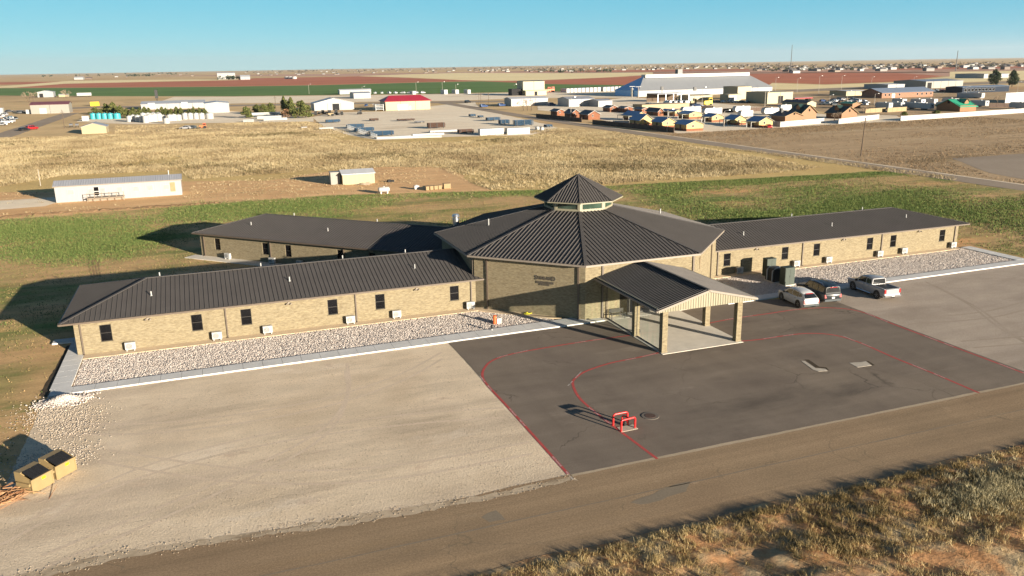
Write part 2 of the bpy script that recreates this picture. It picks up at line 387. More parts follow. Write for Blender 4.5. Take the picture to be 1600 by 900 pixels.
sheet('ground', [(-16000,-400),(22000,-400),(22000,22000),(-16000,22000)], -.06, M['plain'])
zf = -.055
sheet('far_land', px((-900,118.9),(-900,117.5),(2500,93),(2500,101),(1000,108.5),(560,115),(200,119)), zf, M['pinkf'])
sheet('green_field', px((-300,151),(0,149.3),(200,150.2),(360,150.2),(560,147.8),(660,146.6),(760,144.6),(900,142),(990,138.5),(990,133),(900,131),(760,126.8),(660,128.7),(500,133),(360,135.2),(200,136.6),(0,137.8),(-300,139)), zf, M['greenf'])
sheet('red_field', px((20,137.2),(200,136.3),(360,135),(500,132.8),(660,128.4),(760,126.5),(720,125),(620,121),(560,119.3),(400,122),(360,125.3),(300,126.6),(200,128),(100,131)), zf, M['redf'])
sheet('red_field', px((-200,134.5),(60,131.5),(100,129.5),(95,127.3),(0,128.5),(-200,130)), zf, M['redf'])
sheet('stubble_field', px((-100,137.4),(20,136.9),(100,130.8),(300,126.3),(372,125),(372,123.6),(240,124.6),(110,126.3),(0,135)), zf+.006, M['yelf'])
sheet('stubble_field', px((560,118.8),(640,121.2),(720,125),(790,126),(840,125.3),(940,121.2),(1020,116.8),(1020,113.2),(900,114.2),(720,113.8),(640,116)), zf+.006, M['yelf'])
sheet('red_field', px((750,126.9),(860,131.3),(985,133),(1205,136),(1206,129),(1290,131.6),(1400,127.5),(1476,118.6),(1400,114),(1290,113.5),(1180,115.2),(1020,117.2),(940,121.6),(840,125.8)), zf, M['redf'])
sheet('red_field', px((1395,109.5),(1660,104.5),(1660,101.8),(1400,106.8)), zf, M['redf'])
sheet('red_field', px((800,112.4),(1010,112),(1170,109.8),(1170,107.8),(900,110.6)), zf, M['redf'])
sheet('stubble_field', px((1190,139),(1300,140),(1440,131),(1620,124),(1620,110),(1484,112),(1484,119.5),(1402,128.3),(1290,132.4),(1206,130)), zf+.006, M['yelf'])
sheet('caliche_road', px((250,158.5),(300,163),(400,161),(480,160.4),(600,158.5),(700,157.5),(840,153),(995,152.5),(985,140),(900,142.8),(760,145.4),(660,147.4),(560,148.6),(360,151),(272,151.2)), -.04, M['yard'])
sheet('highway', px((-40,175.2),(40,171.5),(150,166),(300,164.6),(480,161.5),(700,158),(790,156.8),(790,159.3),(700,160.6),(480,164),(300,167.2),(150,168.2),(40,174.2),(-40,178)), -.034, M['farroad'])
sheet('highway', px((1195,146),(1400,136.5),(1640,128),(1640,124.5),(1400,133.2),(1195,142)), -.034, M['farroad'])
# the dry field, mown field, dirt patch, lawn round the building
sheet('dry_field', [(-106,60),(-106,205),(-60,225),(10,230),(60,200),(100.5,160),(100.5,40),(60,55),(0,70)], -.035, M['dry'], 1.0, 4)
sheet('mown_field', [(107,-120),(107,175),(420,182),(420,-120)], -.035, M['mown'], .6, 4)
sheet('dirt_lot', px((-60,352),(0,300),(90,300),(283,283),(420,282),(520,267),(640,258),(700,262),(742,288),(772,299),(830,297),(740,312),(500,322),(250,340)), -.03, M['dirt'], .8, 2)
sheet('mobile_home_drive', px((-40,316),(84,308),(90,316),(70,322),(-40,330)), -.026, M['yard'], .3, 2)
sheet('lawn', [(-140,-60),(-140,71),(-75,74.3),(-46.6,75.4),(-18.3,76.9),(2,71.5),(24.3,64.7),(43.6,63.7),(70,60),(100.4,57),(100.4,-30),(-40,-30)], -.025, M['lawn'], .9, 2, seed=4)
sheet('equipment_yard', px((487,183),(520,176),(600,174),(700,163),(742,160),(752,172),(790,180),(862,196),(872,201),(828,211),(690,214),(590,219),(545,211),(505,197)), -.03, M['yard'], .5, 4)
sheet('equipment_yard', px((120,190),(200,194),(330,192),(490,190),(490,183),(400,176),(330,172),(322,178),(200,184),(130,184)), -.03, M['yard'], .5, 4)
sheet('cabin_yard', px((840,172),(905,178),(950,190),(1005,194),(1060,208.5),(1200,201),(1300,194.5),(1420,189),(1400,180),(1300,180),(1200,168),(1100,160),(985,152),(900,160),(840,166)), -.03, M['yard'], .5, 5)
sheet('truck_lot', px((1100,160),(1200,168),(1400,182),(1470,182),(1600,170),(1640,160),(1600,140),(1440,134),(1380,139),(1240,147),(1200,144),(1195,160)), -.034, M['mown'], .5, 5)
sheet('side_road', [(100.6,-140),(107.2,-140),(107.2,175),(108,260),(112,330),(119,455),(110.5,458),(104,340),(101.2,260),(100.6,175)], -.02, M['farroad'], .12, 3)
sheet('road_shoulder', [(107.2,-140),(107.9,-140),(107.9,170),(108.6,255),(107.9,255),(107.2,170)], -.018, M['yard'], .1, 3)
sheet('asphalt_yard', px((1487,247),(1600,240),(1660,242),(1660,292),(1600,280),(1546,270)), -.022, M['farroad'], .3, 3)
sheet('side_road', [(-117,150),(-107,150),(-107,330),(-107,480),(-116,480)], -.02, M['farroad'], .2, 4)
# lots and road in front
sheet('gravel_lot', [(-51.2,-41.6),(-51.0,-15.0),(-36,-14.7),(-18.5,-14.5),(-18.5,-41.6)], -.012, M['caliche'], .12, .35, seed=2)
sheet('gravel_lot', px((0,700),(60,650),(75,621),(140,640),(160,760),(60,840),(-60,880),(-60,760)), -.0145, M['caliche'], .35, .8, seed=9)
M['caliche2'] = earth('grey_gravel', [(.3,(.38,.31,.245)),(.5,(.43,.355,.285)),(.72,(.35,.285,.225))], .10, .14, 9.0,
    patch=[((.31,.25,.20), .08, .52, .70, (.35,1.3,1)), ((.49,.415,.34), .13, .60, .72, (.5,1.2,1))],
    streak=[((.06,.55,1),1.0,.90,1.07), ((.5,.9,1),.6,.93,1.06)], bumps=.85, bdist=.035, bscale=7.5, grit=(7,.10))
sheet('gravel_lot', [(19,-41.6),(19,-13.9),(35,-13.9),(53,-13.7),(58,-16),(62,-41.6)], -.012, M['caliche2'], .15, .8, seed=3)
sheet('asphalt_lot', [(-19.65,-40.95),(-19.65,-14.7),(-5,-14.4),(13,-14.6),(20.1,-17.2),(19.7,-40.9)], -.004, M['asphalt'], .03, 1, seed=5)
sheet('street', [(-300,-48.6),(-300,-40.7),(-60,-40.8),(-44,-39.8),(-30,-41.1),(-20,-40.9),(20,-40.85),(60,-41.2),(300,-41.5),(300,-48.2),(60,-48.2),(0,-48.3),(-30,-48.3)], -.008, M['chip'], .13, .8, seed=6)
M['mixed'] = earth('gravel_over_seal', [(.3,(.40,.31,.215)),(.5,(.50,.40,.285)),(.7,(.36,.28,.19))], .5, .2, 9.0, patch=[((.30,.23,.155), .5, .5, .62, (.5,1.4,1))], bumps=.15, bdist=.015, bscale=9)
M['mixed2'] = earth('pale_road_edge', [(.3,(.37,.295,.205)),(.7,(.45,.36,.26))], .6, .2, 9.0, bumps=.3, bdist=.01)
sheet('dragged_gravel', [(-70,-41.4),(-60,-41.25),(-44,-40.3),(-30,-41.65),(-19.5,-41.75),(-19.6,-41.2),(-30,-41.0),(-44,-39.55),(-60,-40.5),(-70,-40.6)], -.0075, M['mixed'], .22, .3, seed=12)
sheet('dragged_gravel', [(-19.6,-41.2),(20,-41.1),(60,-41.35),(60,-41.05),(20,-40.86),(-19.6,-40.93)], -.0025, M['mixed2'], .04, .5, seed=14)
M['oldseal'] = earth('old_seal_patch', [(.3,(.215,.175,.13)),(.7,(.245,.20,.145))], .8, .2, 8, bumps=.3, bdist=.02)
sheet('road_patch', px((985,785),(1040,763),(1078,752),(1072,768),(1035,781),(1000,788)), -.005, M['oldseal'], .12, .4, seed=3)
sheet('road_patch', px((752,808),(775,797),(790,812),(765,816)), -.005, M['oldseal'], .12, .4, seed=8)
sheet('road_seam', [(-60,-44.5),(0,-44.32),(80,-44.4),(80,-44.47),(0,-44.4),(-60,-44.6)], -.005, M['oldseal'], .04, .6, seed=8)
# concrete walks, porch slab, strip along the walls
def slab(name, poly, z0, z1, m):
    mb = MB(); n = len(poly)
    mb.face([(p[0], p[1], z1) for p in poly])
    for a, b in zip(poly, poly[1:]+poly[:1]): mb.face([(a[0],a[1],z0),(b[0],b[1],z0),(b[0],b[1],z1),(a[0],a[1],z1)])
    return tag(mb.build(name, m), kind='structure')
# walks are poured in bays: narrow gaps read as joints
def bays(name, x0, x1, y0a, y0b, y1a, y1b, n, z=.10):
    mb = MB()
    for i in range(n):
        a, b = i/n, (i+1)/n; g = .012
        xa, xb = x0+(x1-x0)*a+g, x0+(x1-x0)*b-g
        f = lambda p, q, t: p+(q-p)*t
        P = [(xa, f(y0a,y0b,a)), (xb, f(y0a,y0b,b)), (xb, f(y1a,y1b,b)), (xa, f(y1a,y1b,a))]
        mb.face([(p[0],p[1],z) for p in P])
        for p, q in zip(P, P[1:]+P[:1]): mb.face([(p[0],p[1],-.08),(q[0],q[1],-.08),(q[0],q[1],z),(p[0],p[1],z)])
    return tag(mb.build(name, M['walk']), kind='structure')
bays('walkway', -50.9, -4.2, -15.25, -15.0, -13.95, -13.0, 30)
bays('walkway', 9.6, 52.8, -15.0, -14.75, -13.7, -13.35, 28)
sd_ = MB()
for i in range(9):
    y0 = -13.93+i*(12.2/9); sd_.box(-51.0+.0*i, -49.55, y0, y0+12.2/9-.02, -.08, .1)
sd_.box(-52.6,-49.7,-1.7,-.5,-.08,.11)
tag(sd_.build('walkway', M['walk']), kind='structure')
sd_ = MB()
for i in range(6): sd_.box(51.5, 53.0, -13.3+i*1.3, -13.3+i*1.3+1.28, -.08, .1)
tag(sd_.build('walkway', M['walk']), kind='structure')
slab('wall_apron', [(-49.5,-7.1),(-14.2,-7.1),(-9.6,-11.7),(-6.6,-13.2),(-5.8,-14.2),(-14,-5.9),(-49.5,-5.9)], -.08, .06, M['curb'])
slab('wall_apron', [(13.5,-6.0),(50.6,-6.0),(50.6,-4.9),(13.5,-4.9)], -.08, .06, M['curb'])
slab('porch_slab', [(-3.95,-25.15),(4.05,-25.15),(4.05,-14.9),(8.0,-14.6),(6.2,-14.0),(-6.0,-14.0),(-6.2,-14.95),(-3.95,-14.95)], -.06, .03, M['concrete'])
_a = R(135); BD = Vector((math.cos(_a), math.sin(_a), 0)); BN = Vector((math.sin(_a), -math.cos(_a), 0))
def blp(u, v): p = BD*u+BN*v; return (p.x, p.y)
slab('walkway', [blp(17,-6.1), blp(51.4,-6.1), blp(51.4,-7.9), blp(17,-7.9)], -.08, .06, M['concrete'])
# red fire-lane lines
def smooth(pts, n=8):
    out = []
    P = [pts[0]]+list(pts)+[pts[-1]]
    for i in range(1, len(P)-2):
        p0,p1,p2,p3 = (Vector(q) for q in P[i-1:i+3])
        for k in range(n):
            t = k/n; out.append(.5*((2*p1)+(p2-p0)*t+(2*p0-5*p1+4*p2-p3)*t*t+(3*p1-p0-3*p2+p3)*t**3))
    out.append(Vector(P[-2])); return out
def line(name, pts, wd, z, m):
    P = smooth(pts); mb = MB(); Lf, Rt = [], []
    for i, p in enumerate(P):
        d = (P[min(i+1,len(P)-1)]-P[max(i-1,0)]); d.z = 0; d.normalize(); q = Vector((-d.y, d.x, 0))*(wd/2)
        Lf.append((p.x+q.x, p.y+q.y, z)); Rt.append((p.x-q.x, p.y-q.y, z))
    for i in range(len(P)-1): mb.face((Rt[i], Rt[i+1], Lf[i+1], Lf[i]))
    return tag(mb.build(name, m, uv=False), kind='structure'), P
RED = [[(985,524),(930,531),(860,542),(800,553),(770,563),(757,575),(754,588),(762,602),(800,643),(888,741)],
       [(1030,551),(995,559),(955,567),(918,579),(900,590),(895,600),(905,621),(930,644),(967,672),(1027,717)],
       [(1107,505),(1150,497),(1200,490),(1250,483),(1300,481),(1345,487),(1400,508),(1480,538),(1600,583)],
       [(1158,533),(1190,530),(1222,525),(1260,521),(1300,523),(1340,534),(1400,560),(1460,584),(1530,614)]]
M['redpaint2'] = M['redpaint']
def word(text, p, ang, size, m, name='lettering', z=.004):
    cu = bpy.data.curves.new(name, 'FONT'); cu.body = text; cu.size = size; cu.align_x = 'CENTER'; cu.align_y = 'CENTER'
    o = bpy.data.objects.new(name, cu); me = bpy.data.meshes.new_from_object(o); bpy.data.objects.remove(o)
    me.materials.append(m); o = bpy.data.objects.new(name, me); COL.objects.link(o)
    return o
for li, pts in enumerate(RED):
    o, P = line('fire_lane_marking', [at(*q) for q in pts], .2, .001, M['redpaint'])
    acc = 0; nxt = 4.0 if li != 1 else 2.2
    for a, b in zip(P[:-1], P[1:]):
        acc += (b-a).length
        if acc > nxt:
            nxt += 7.5; d = b-a; ang = math.atan2(d.y, d.x)
            for txt, off in (('NO PARKING', -.95), ('FIRE LANE', .95)):
                t = word(txt, a, ang, .2, M['whiteline'], 'marking_lettering')
                q = a+d.normalized()*off
                t.location = (q.x, q.y, .005); t.rotation_euler = (0,0,ang if abs(ang) < 1.6 else ang+math.pi); t.scale = (1.15,.8,1)
                t.parent = o

M['damp_shade'] = earth('dark_damp_and_shade', [(.3,(.05,.04,.03)),(.7,(.10,.075,.05))], 1.2, .3, 6.0, bumps=.6)  # dark tone shared by the wet patch and the painted shade strip
sheet('walk_side_shade', [(-51.65,-14.6),(-51.02,-15.2),(-51.02,-2.4),(-51.3,-2.4)], -.008, M['damp_shade'], .12, .5, seed=5)  # dark strip painting in the shaded side of the raised walk
# a low ragged berm of dark soil between lawn and dirt
P = smooth([at(*q) for q in ((-40,343.5),(40,336.5),(110,332),(180,327.5),(250,323),(310,319.5),(345,317))], 14); mb = MB(); rg = random.Random(8); rings = []
for p in P:
    hh = rg.uniform(.12,.34); ww = rg.uniform(.35,.6); rings.append([(p.x,p.y-ww,-.05),(p.x+rg.uniform(-.1,.1),p.y-ww*.3,hh*.8),(p.x,p.y+ww*.25,hh),(p.x,p.y+ww,-.05)])
mb.loft(rings, close=False, caps=False)
M['berm'] = earth('berm_soil', [(.3,(.10,.065,.04)),(.7,(.24,.15,.08))], .5, .3, 4.0, bumps=.8, bdist=.1)
tag(mb.build('soil_berm', M['berm'], uv=False), kind='structure')
M['rut'] = earth('rut_soil', [(.3,(.26,.17,.09)),(.7,(.38,.25,.13))], .5, .3, 4.0, bumps=.5)
# tyre ruts over the lawn
for k, (dx, wd) in enumerate(((0,.34),(1.9,.34),(3.6,.3),(5.4,.3))):
    line('tyre_rut', [at(q[0]+dx*2.6, q[1]) for q in ((143,432),(139,410),(141,388),(150,366),(163,350))], wd*.7, -.0125+.0006*k, M['rut'])

# faint tyre tracks swinging through the gravel
M['track'] = earth('packed_gravel_track', [(.3,(.60,.475,.35)),(.7,(.69,.555,.42))], .3, .14, 9.0, bumps=.6, bdist=.025, bscale=7.5, grit=(7,.10))
M['track2'] = earth('packed_grey_track', [(.3,(.33,.27,.21)),(.7,(.39,.32,.255))], .3, .14, 9.0, bumps=.6, bdist=.025, bscale=7.5, grit=(7,.10))
TZ = [-.0112]
def tz(): TZ[0] += .0004; return TZ[0]
for pts in ([(-50,-36),(-44,-31),(-36,-29),(-27,-29.5),(-20.2,-31)], [(-49,-22),(-42,-24.5),(-33,-24.6),(-26,-22),(-21,-18)], [(-48,-39.3),(-40,-35),(-33,-30),(-30,-24),(-29,-17.5)], [(-46,-27.5),(-38,-33.5),(-30,-36.5),(-20.5,-36.8)]):
    for off in (-.8, .8): line('tyre_track', [(p[0]+off*.25, p[1]+off, 0) for p in pts], .26, tz(), M['track'])
TZ[0] = -.0112
for pts in ([(21,-26),(30,-27.5),(42,-26),(57,-27)], [(24,-40),(27,-32),(31,-25),(34,-17)], [(21,-33),(34,-35),(48,-33.5),(58,-35)]):
    for off in (-.8, .8): line('tyre_track', [(p[0]+off*.25, p[1]+off, 0) for p in pts], .26, tz(), M['track2'])
# ---------------------------------------------------------------- the care home: hall, four wings, portico = one building
HOME = thing('care_home', 'long tan brick care home with brown metal roofs, octagonal hall and pillared portico', 'building', (0, 0, 0))
def wall_open(mb, p0, p1, z0, z1, ops, mi=0, depth=.14):
    """wall p0->p1 (outside on the right-hand side of the walk) with real openings (u0,u1,z0,z1) and their reveals"""
    p0, p1 = Vector((*p0[:2],0)), Vector((*p1[:2],0)); d = (p1-p0); Lw = d.length; d.normalize(); nin = Vector((-d.y, d.x, 0))
    us = sorted({0, Lw, *[a for o in ops for a in o[:2]]}); zs = sorted({z0, z1, *[a for o in ops for a in o[2:4]]})
    P = lambda u, z, k=0: p0+d*u+nin*k+Vector((0,0,z))
    for ua, ub in zip(us, us[1:]):
        for za, zb in zip(zs, zs[1:]):
            if any(o[0]-1e-6 <= ua and ub <= o[1]+1e-6 and o[2]-1e-6 <= za and zb <= o[3]+1e-6 for o in ops): continue
            mb.face((P(ua,za),P(ub,za),P(ub,zb),P(ua,zb)), mi)
    for a, b, c, e in ops:
        mb.face((P(a,c),P(a,e),P(a,e,depth),P(a,c,depth)), mi); mb.face((P(b,c),P(b,c,depth),P(b,e,depth),P(b,e)), mi)
        mb.face((P(a,c),P(a,c,depth),P(b,c,depth),P(b,c)), mi); mb.face((P(a,e),P(b,e),P(b,e,depth),P(a,e,depth)), mi)
    return d, nin
def window(p0, d, nin, a, b, c, e, parent, name='window', k=.09, mullion=True, fm=None, gm=None):
    p0 = Vector((*p0[:2],0)); P = lambda u, z, q: p0+d*u+nin*q+Vector((0,0,z))
    mb = MB(); f = .05
    def bar(u0,u1,z0,z1,q=k): mb.obox((P(u0,z0,q)+P(u1,z1,q))/2, d*((u1-u0)/2), nin*.025, Vector((0,0,(z1-z0)/2)), 0)
    bar(a,a+f,c,e); bar(b-f,b,c,e); bar(a+f,b-f,c,c+f); bar(a+f,b-f,e-f,e)
    if mullion:
        m = (c+e)/2; bar(a+f,b-f,m-.022,m+.022,k-.01)
    g = k+.03
    mb.face((P(a+f,c+f,g),P(b-f,c+f,g),P(b-f,e-f,g),P(a+f,e-f,g)), 1)
    # a sill
    if mullion: mb.obox((P(a,c,-.02)+P(b,c,-.02))/2+Vector((0,0,-.03)), d*((b-a)/2+.05), nin*.05, Vector((0,0,.028)), 2)
    return mb.build(name, [fm or M['winframe'], gm or M['winglass'], M['brick']], parent)
def downspout(P, parent, zt, name='downspout', out=(0,-1,0), side=(1,0,0), w=.11):
    """gutter outlet, elbow and square pipe"""
    mb = MB(); P = Vector(P); o = Vector(out); s = Vector(side)
    mb.obox(P+o*.07+Vector((0,0,zt/2-.1)), s*(w/2), o*.05, Vector((0,0,zt/2-.12)))
    mb.obox(P+o*.28+Vector((0,0,zt-.12)), s*(w/2), o*.24, Vector((0,0,.05)))
    mb.obox(P+o*.16+Vector((0,0,.08)), s*(w/2), o*.14, Vector((0,0,.05)))
    return mb.build(name, M['trim'], parent)
def flood(P, parent, out=(0,-1,0), side=(1,0,0)):
    mb = MB(); P = Vector(P); o = Vector(out); s = Vector(side)
    mb.obox(P+o*.06, s*.09, o*.06, Vector((0,0,.07)), 0)
    for k in (-1, 1):
        mb.cyl(P+o*.10+s*(.13*k)+Vector((0,0,-.02)), P+o*.26+s*(.2*k)+Vector((0,0,-.09)), .06, .085, 8, 0)
    return mb.build('floodlight', M['fascia'], parent)
def pipe(P, parent, h=.45, r=.06, name='vent_pipe', m=None):
    mb = MB(); P = Vector(P)
    mb.cyl(P-Vector((0,0,.1)), P+Vector((0,0,h)), r, r, 8); mb.cyl(P-Vector((0,0,.06)), P+Vector((0,0,.07)), r*2.1, r*1.1, 8)
    return mb.build(name, m or M['whitepvc'], parent)

EZ, RZ = 3.14, 4.84
def wing(ang, mirror, inner, end, w0, w1, ridge_end, wallw, wallend, wins, spouts, floods, spacing=.40, back=True):
    """u runs outward from the hall, v across (negative = the side with the gravel)"""
    a = R(ang); d = Vector((math.cos(a), math.sin(a), 0)); n = Vector((-d.y, d.x, 0))
    if mirror: n = -n
    W = lambda u, v, z=0: d*u+n*v+Vector((0,0,z))
    vm = (w0+w1)/2; ov = .62
    # brick walls; the front one with its windows
    mb = MB(); zt = 3.0
    A, B = W(inner, wallw), W(wallend, wallw)
    flip = (B-A).cross(W(0,1)-W(0,0)).z < 0      # outside must be on the right of the walk
    p0, p1 = (A, B) if not flip else (B, A)
    Lw = (B-A).length
    ops = []
    for u, zc in wins:
        c = (u-inner) if not flip else (wallend-u); ops.append((c-.46, c+.46, zc, zc+1.5))
    dd, nin = wall_open(mb, p0, p1, -.05, zt, ops)
    C, D = W(wallend, -wallw+2*vm), W(inner, -wallw+2*vm)
    for q0, q1 in ((B, C), (C, D)): mb.face((q0-Vector((0,0,.05)), q1-Vector((0,0,.05)), q1+Vector((0,0,zt)), q0+Vector((0,0,zt))))
    # control joints and a soldier course just proud of the wall
    wal = mb.build('wing_wall', M['brick'], HOME)
    for o in ops: window(p0, dd, nin, *o, wal)
    for u in spouts:
        P = W(u, wallw); downspout((P.x, P.y, 0), wal, EZ, out=-nin, side=dd)
    for u in floods:
        P = W(u, wallw, 2.68); flood(P, wal, -nin, dd)
    # roof: two long planes, hip end, soffit, gutter
    mb = MB()
    e0, e1 = W(inner, w0, EZ), W(end, w0, EZ); r0, r1 = W(inner, vm, RZ), W(ridge_end, vm, RZ); b0, b1 = W(inner, w1, EZ), W(end, w1, EZ)
    mb.ribs([e0, e1, r1, r0], spacing, .045, .06); mb.ribs([b1, b0, r0, r1], spacing, .045, .06); mb.ribs([e1, b1, r1], spacing, .045, .06)
    for p, q in ((e0,e1),(e1,b1),(b1,b0)):
        c = (p+q)/2; ax = (q-p)/2; out = Vector((ax.y,-ax.x,0)).normalized()
        if (c-W(20,vm)).dot(out) < 0: out = -out
        mb.obox(c+Vector((0,0,-.085))+out*.05, ax+ax.normalized()*.05, out*.06, Vector((0,0,.075)), 1)
    mb.face([W(inner,w0,EZ-.12), W(end,w0,EZ-.12), W(end,w1,EZ-.12), W(inner,w1,EZ-.12)], 1)
    for p, q in ((e1, r1), (b1, r1), (r0, r1)):     # ridge and hip caps
        ax = (q-p)/2; sd = ax.cross(Vector((0,0,1))).normalized(); up = sd.cross(ax).normalized()
        if up.z < 0: up = -up
        mb.obox((p+q)/2+up*.035, ax, sd*.13, up*.025, 0)
    rf = mb.build('wing_roof', [M['roof'], M['trim']], HOME)
    return wal, rf, W
def wx(px_, y0, z=1.6): return x_at(px_, y0, z)
LW_Y, RW_Y = -5.92, -4.92
lw_w = [(-wx(p, LW_Y), 1.02) for p in (166, 308, 385, 520, 594, 710)]
WL = wing(180, True, 13.2, 50.94, -6.55, 7.1, 44.34, LW_Y, 50.0, lw_w, [-wx(p, LW_Y) for p in (127.5, 353.6, 556, 736)], [-wx(p, LW_Y, 2.7) for p in (231, 451, 651)])
rw_w = [(wx(p, RW_Y), 1.0) for p in (1136, 1226.5, 1276, 1359, 1395.5, 1472)]
WR = wing(0, False, 13.2, 52.25, -5.59, 5.8, 44.95, RW_Y, 51.3, rw_w, [wx(p, RW_Y) for p in (1121, 1253.5, 1377, 1491)], [wx(p, RW_Y, 2.7) for p in (1182, 1318, 1436)])
def bl_u(p, z=1.6): return bis(lambda u: proj((BD*u+BN*-6.05+Vector((0,0,z))))[0]-p, 14, 54)
bw = [(bl_u(p), 1.0) for p in (340, 414.5, 450.5, 532)]+[(23.5, 1.0)]
WB = wing(135, True, 13.2, 50.86, -6.67, 6.9, 44.34, -6.05, 50.2, bw, [bl_u(319.5), bl_u(423), bl_u(538)], [])

# vents on the wing roofs
def roofpt(W, u, v, side=-1, w0=-6.55, vm=.27):
    return W(u, v, EZ+(RZ-EZ)*(v-w0)/(vm-w0))
def vents(Wt, w0, w1, plist, h=.42):
    wal, rf, W = Wt; vm = (w0+w1)/2
    n = (W(1,w0,EZ)-W(0,w0,EZ)).cross(W(0,vm,RZ)-W(0,w0,EZ))
    for p in plist: pipe(on_plane(p[0], p[1], W(0,w0,EZ), n), rf, h)
vents(WL, -6.55, 7.1, [(236.5,462),(452.5,439),(648,419)]); vents(WR, -5.59, 5.8, [(1161.6,367),(1299.6,353),(1415.5,340)])
vents(WB, -6.67, 6.9, [(392.5,351.5),(512.5,361)])
for Wt, us, vm in ((WL, (43.2, 34.0, 26.0, 19.5), .27), (WR, (16.2, 40.6, 29.5), .1), (WB, (40, 27), .12)):
    for u in us: pipe(Wt[2](u, vm+.5, RZ-.08), Wt[1], .4)
# ---- hall
RWL, REV, EZH, CB, CBZ = 15.28, 16.05, 5.555, 3.83, 8.40
ov = lambda r, k, z: Vector((r*math.cos(R(-112.5+45*k)), r*math.sin(R(-112.5+45*k)), z))
mb = MB(); EDGE = {}
for k in range(8):
    a, b = ov(RWL,k,0), ov(RWL,k+1,0); ops = []
    if k == 0:      # front, under the portico: glazed entrance
        c = (b-a).length/2; ops = [(c-2.2, c+2.2, 0.04, 2.75)]
    dd, nin = wall_open(mb, a, b, -.05, 5.42, ops, depth=.2); EDGE[k] = (a, dd, nin)
# a low brick ledge under the eaves and the panel course
hall = mb.build('hall_wall', M['brick'], HOME)
a, dd, nin = EDGE[0]; c = 5.85
e = MB(); P = lambda u, z, q: a+dd*u+nin*q+Vector((0,0,z))
def ebar(u0,u1,z0,z1,q=.12,mi=0,t=.04): e.obox((P(u0,z0,q)+P(u1,z1,q))/2, dd*((u1-u0)/2), nin*t, Vector((0,0,(z1-z0)/2)), mi)
for u in (c-2.2, c-1.1, c-.02, c+1.06, c+2.14): ebar(u, u+.07, .04, 2.75)
for u0, u1 in ((c-2.13,c-1.1),(c-1.03,c-.02),(c+.05,c+1.06),(c+1.13,c+2.14)):
    ebar(u0,u1,2.68,2.75); ebar(u0,u1,2.15,2.22); ebar(u0,u1,.04,.2)
    e.face((P(u0,.2,.14),P(u1,.2,.14),P(u1,2.68,.14),P(u0,2.68,.14)), 1)
door = e.build('entrance_door', [M['winframe'], M['winglass']], hall)
hs = MB()
for u in (c-.12, c+.16): hs.cyl(P(u,.9,.02), P(u,1.5,.02), .02, .02, 6)
hs.build('door_handle', M['steel'], hall)
# roof
mb = MB()
for k in range(8):
    p = [ov(REV,k,EZH), ov(REV,k+1,EZH), ov(CB,k+1,CBZ), ov(CB,k,CBZ)]
    mb.ribs(p, .415, .06, .09)
    ax = (p[1]-p[0])/2; out = Vector((ax.y,-ax.x,0)).normalized()
    mb.obox((p[0]+p[1])/2+out*.045+Vector((0,0,-.09)), ax*1.004, out*.05, Vector((0,0,.085)), 1)
    mb.face((ov(REV,k,EZH-.13), ov(REV,k+1,EZH-.13), ov(RWL-.5,k+1,EZH-.13), ov(RWL-.5,k,EZH-.13)), 1)
    q = ov(CB,k,CBZ); ax = (q-p[0])/2; sd = ax.cross(Vector((0,0,1))).normalized(); up = sd.cross(ax).normalized()
    up = up if up.z > 0 else -up
    mb.obox((q+p[0])/2+up*.05, ax, sd*.17, up*.03, 0)
hroof = mb.build('hall_roof', [M['roof'], M['fascia']], HOME)
# cupola: cream frame with glazing, small pointed roof
mb = MB(); gl = []
for k in range(8):
    a, b = ov(CB-.05,k,0), ov(CB-.05,k+1,0); l = (b-a).length
    dd, nin = wall_open(mb, a, b, CBZ-.6, 9.5, [(.26, l-.26, CBZ+.17, 9.36)], depth=.08); gl.append((a, dd, nin, l))
cup = mb.build('cupola_wall', M['cream'], HOME)
M['greenglass'] = glass('greenish_glass', (.035,.06,.045), .05)
for a, dd, nin, l in gl: window(a, dd, nin, .26, l-.26, CBZ+.17, 9.36, cup, k=.05, mullion=False, fm=M['cream'], gm=M['greenglass'])
mb = MB(); CR_, CE, CAZ = 4.82, 9.474, 11.88
for k in range(8):
    p = [ov(CR_,k,CE), ov(CR_,k+1,CE), Vector((0,0,CAZ))]
    mb.ribs(p, .30, .06, .085)
    ax = (p[1]-p[0])/2; out = Vector((ax.y,-ax.x,0)).normalized()
    mb.obox((p[0]+p[1])/2+out*.03+Vector((0,0,-.06)), ax*1.005, out*.035, Vector((0,0,.055)), 1)
    mb.face((ov(CR_,k,CE-.1), ov(CR_,k+1,CE-.1), ov(CB-.1,k+1,CE-.1), ov(CB-.1,k,CE-.1)), 1)
    q = p[2]; ax = (q-p[0])/2; sd = ax.cross(Vector((0,0,1))).normalized(); up = sd.cross(ax).normalized()
    up = up if up.z > 0 else -up
    mb.obox((q+p[0])/2+up*.05, ax, sd*.09, up*.03, 0)
mb.build('cupola_roof', [M['roof'], M['cream']], cup)
# sheet-metal flashing kerb where the cupola stands on the roof
# downspouts on the hall
def hall_spout(k, p):
    a, dd, nin = EDGE[k]; l = 11.7
    u = bis(lambda t: proj(a+dd*t+Vector((0,0,3)))[0]-p, 0, l)
    P = a+dd*u; downspout((P.x,P.y,0), hall, EZH, out=-nin, side=dd, w=.16)
hall_spout(7, 761.5); hall_spout(7, 904); hall_spout(0, 941); hall_spout(0, 1083); hall_spout(1, 1110.5)
hall_spout(6, 740)
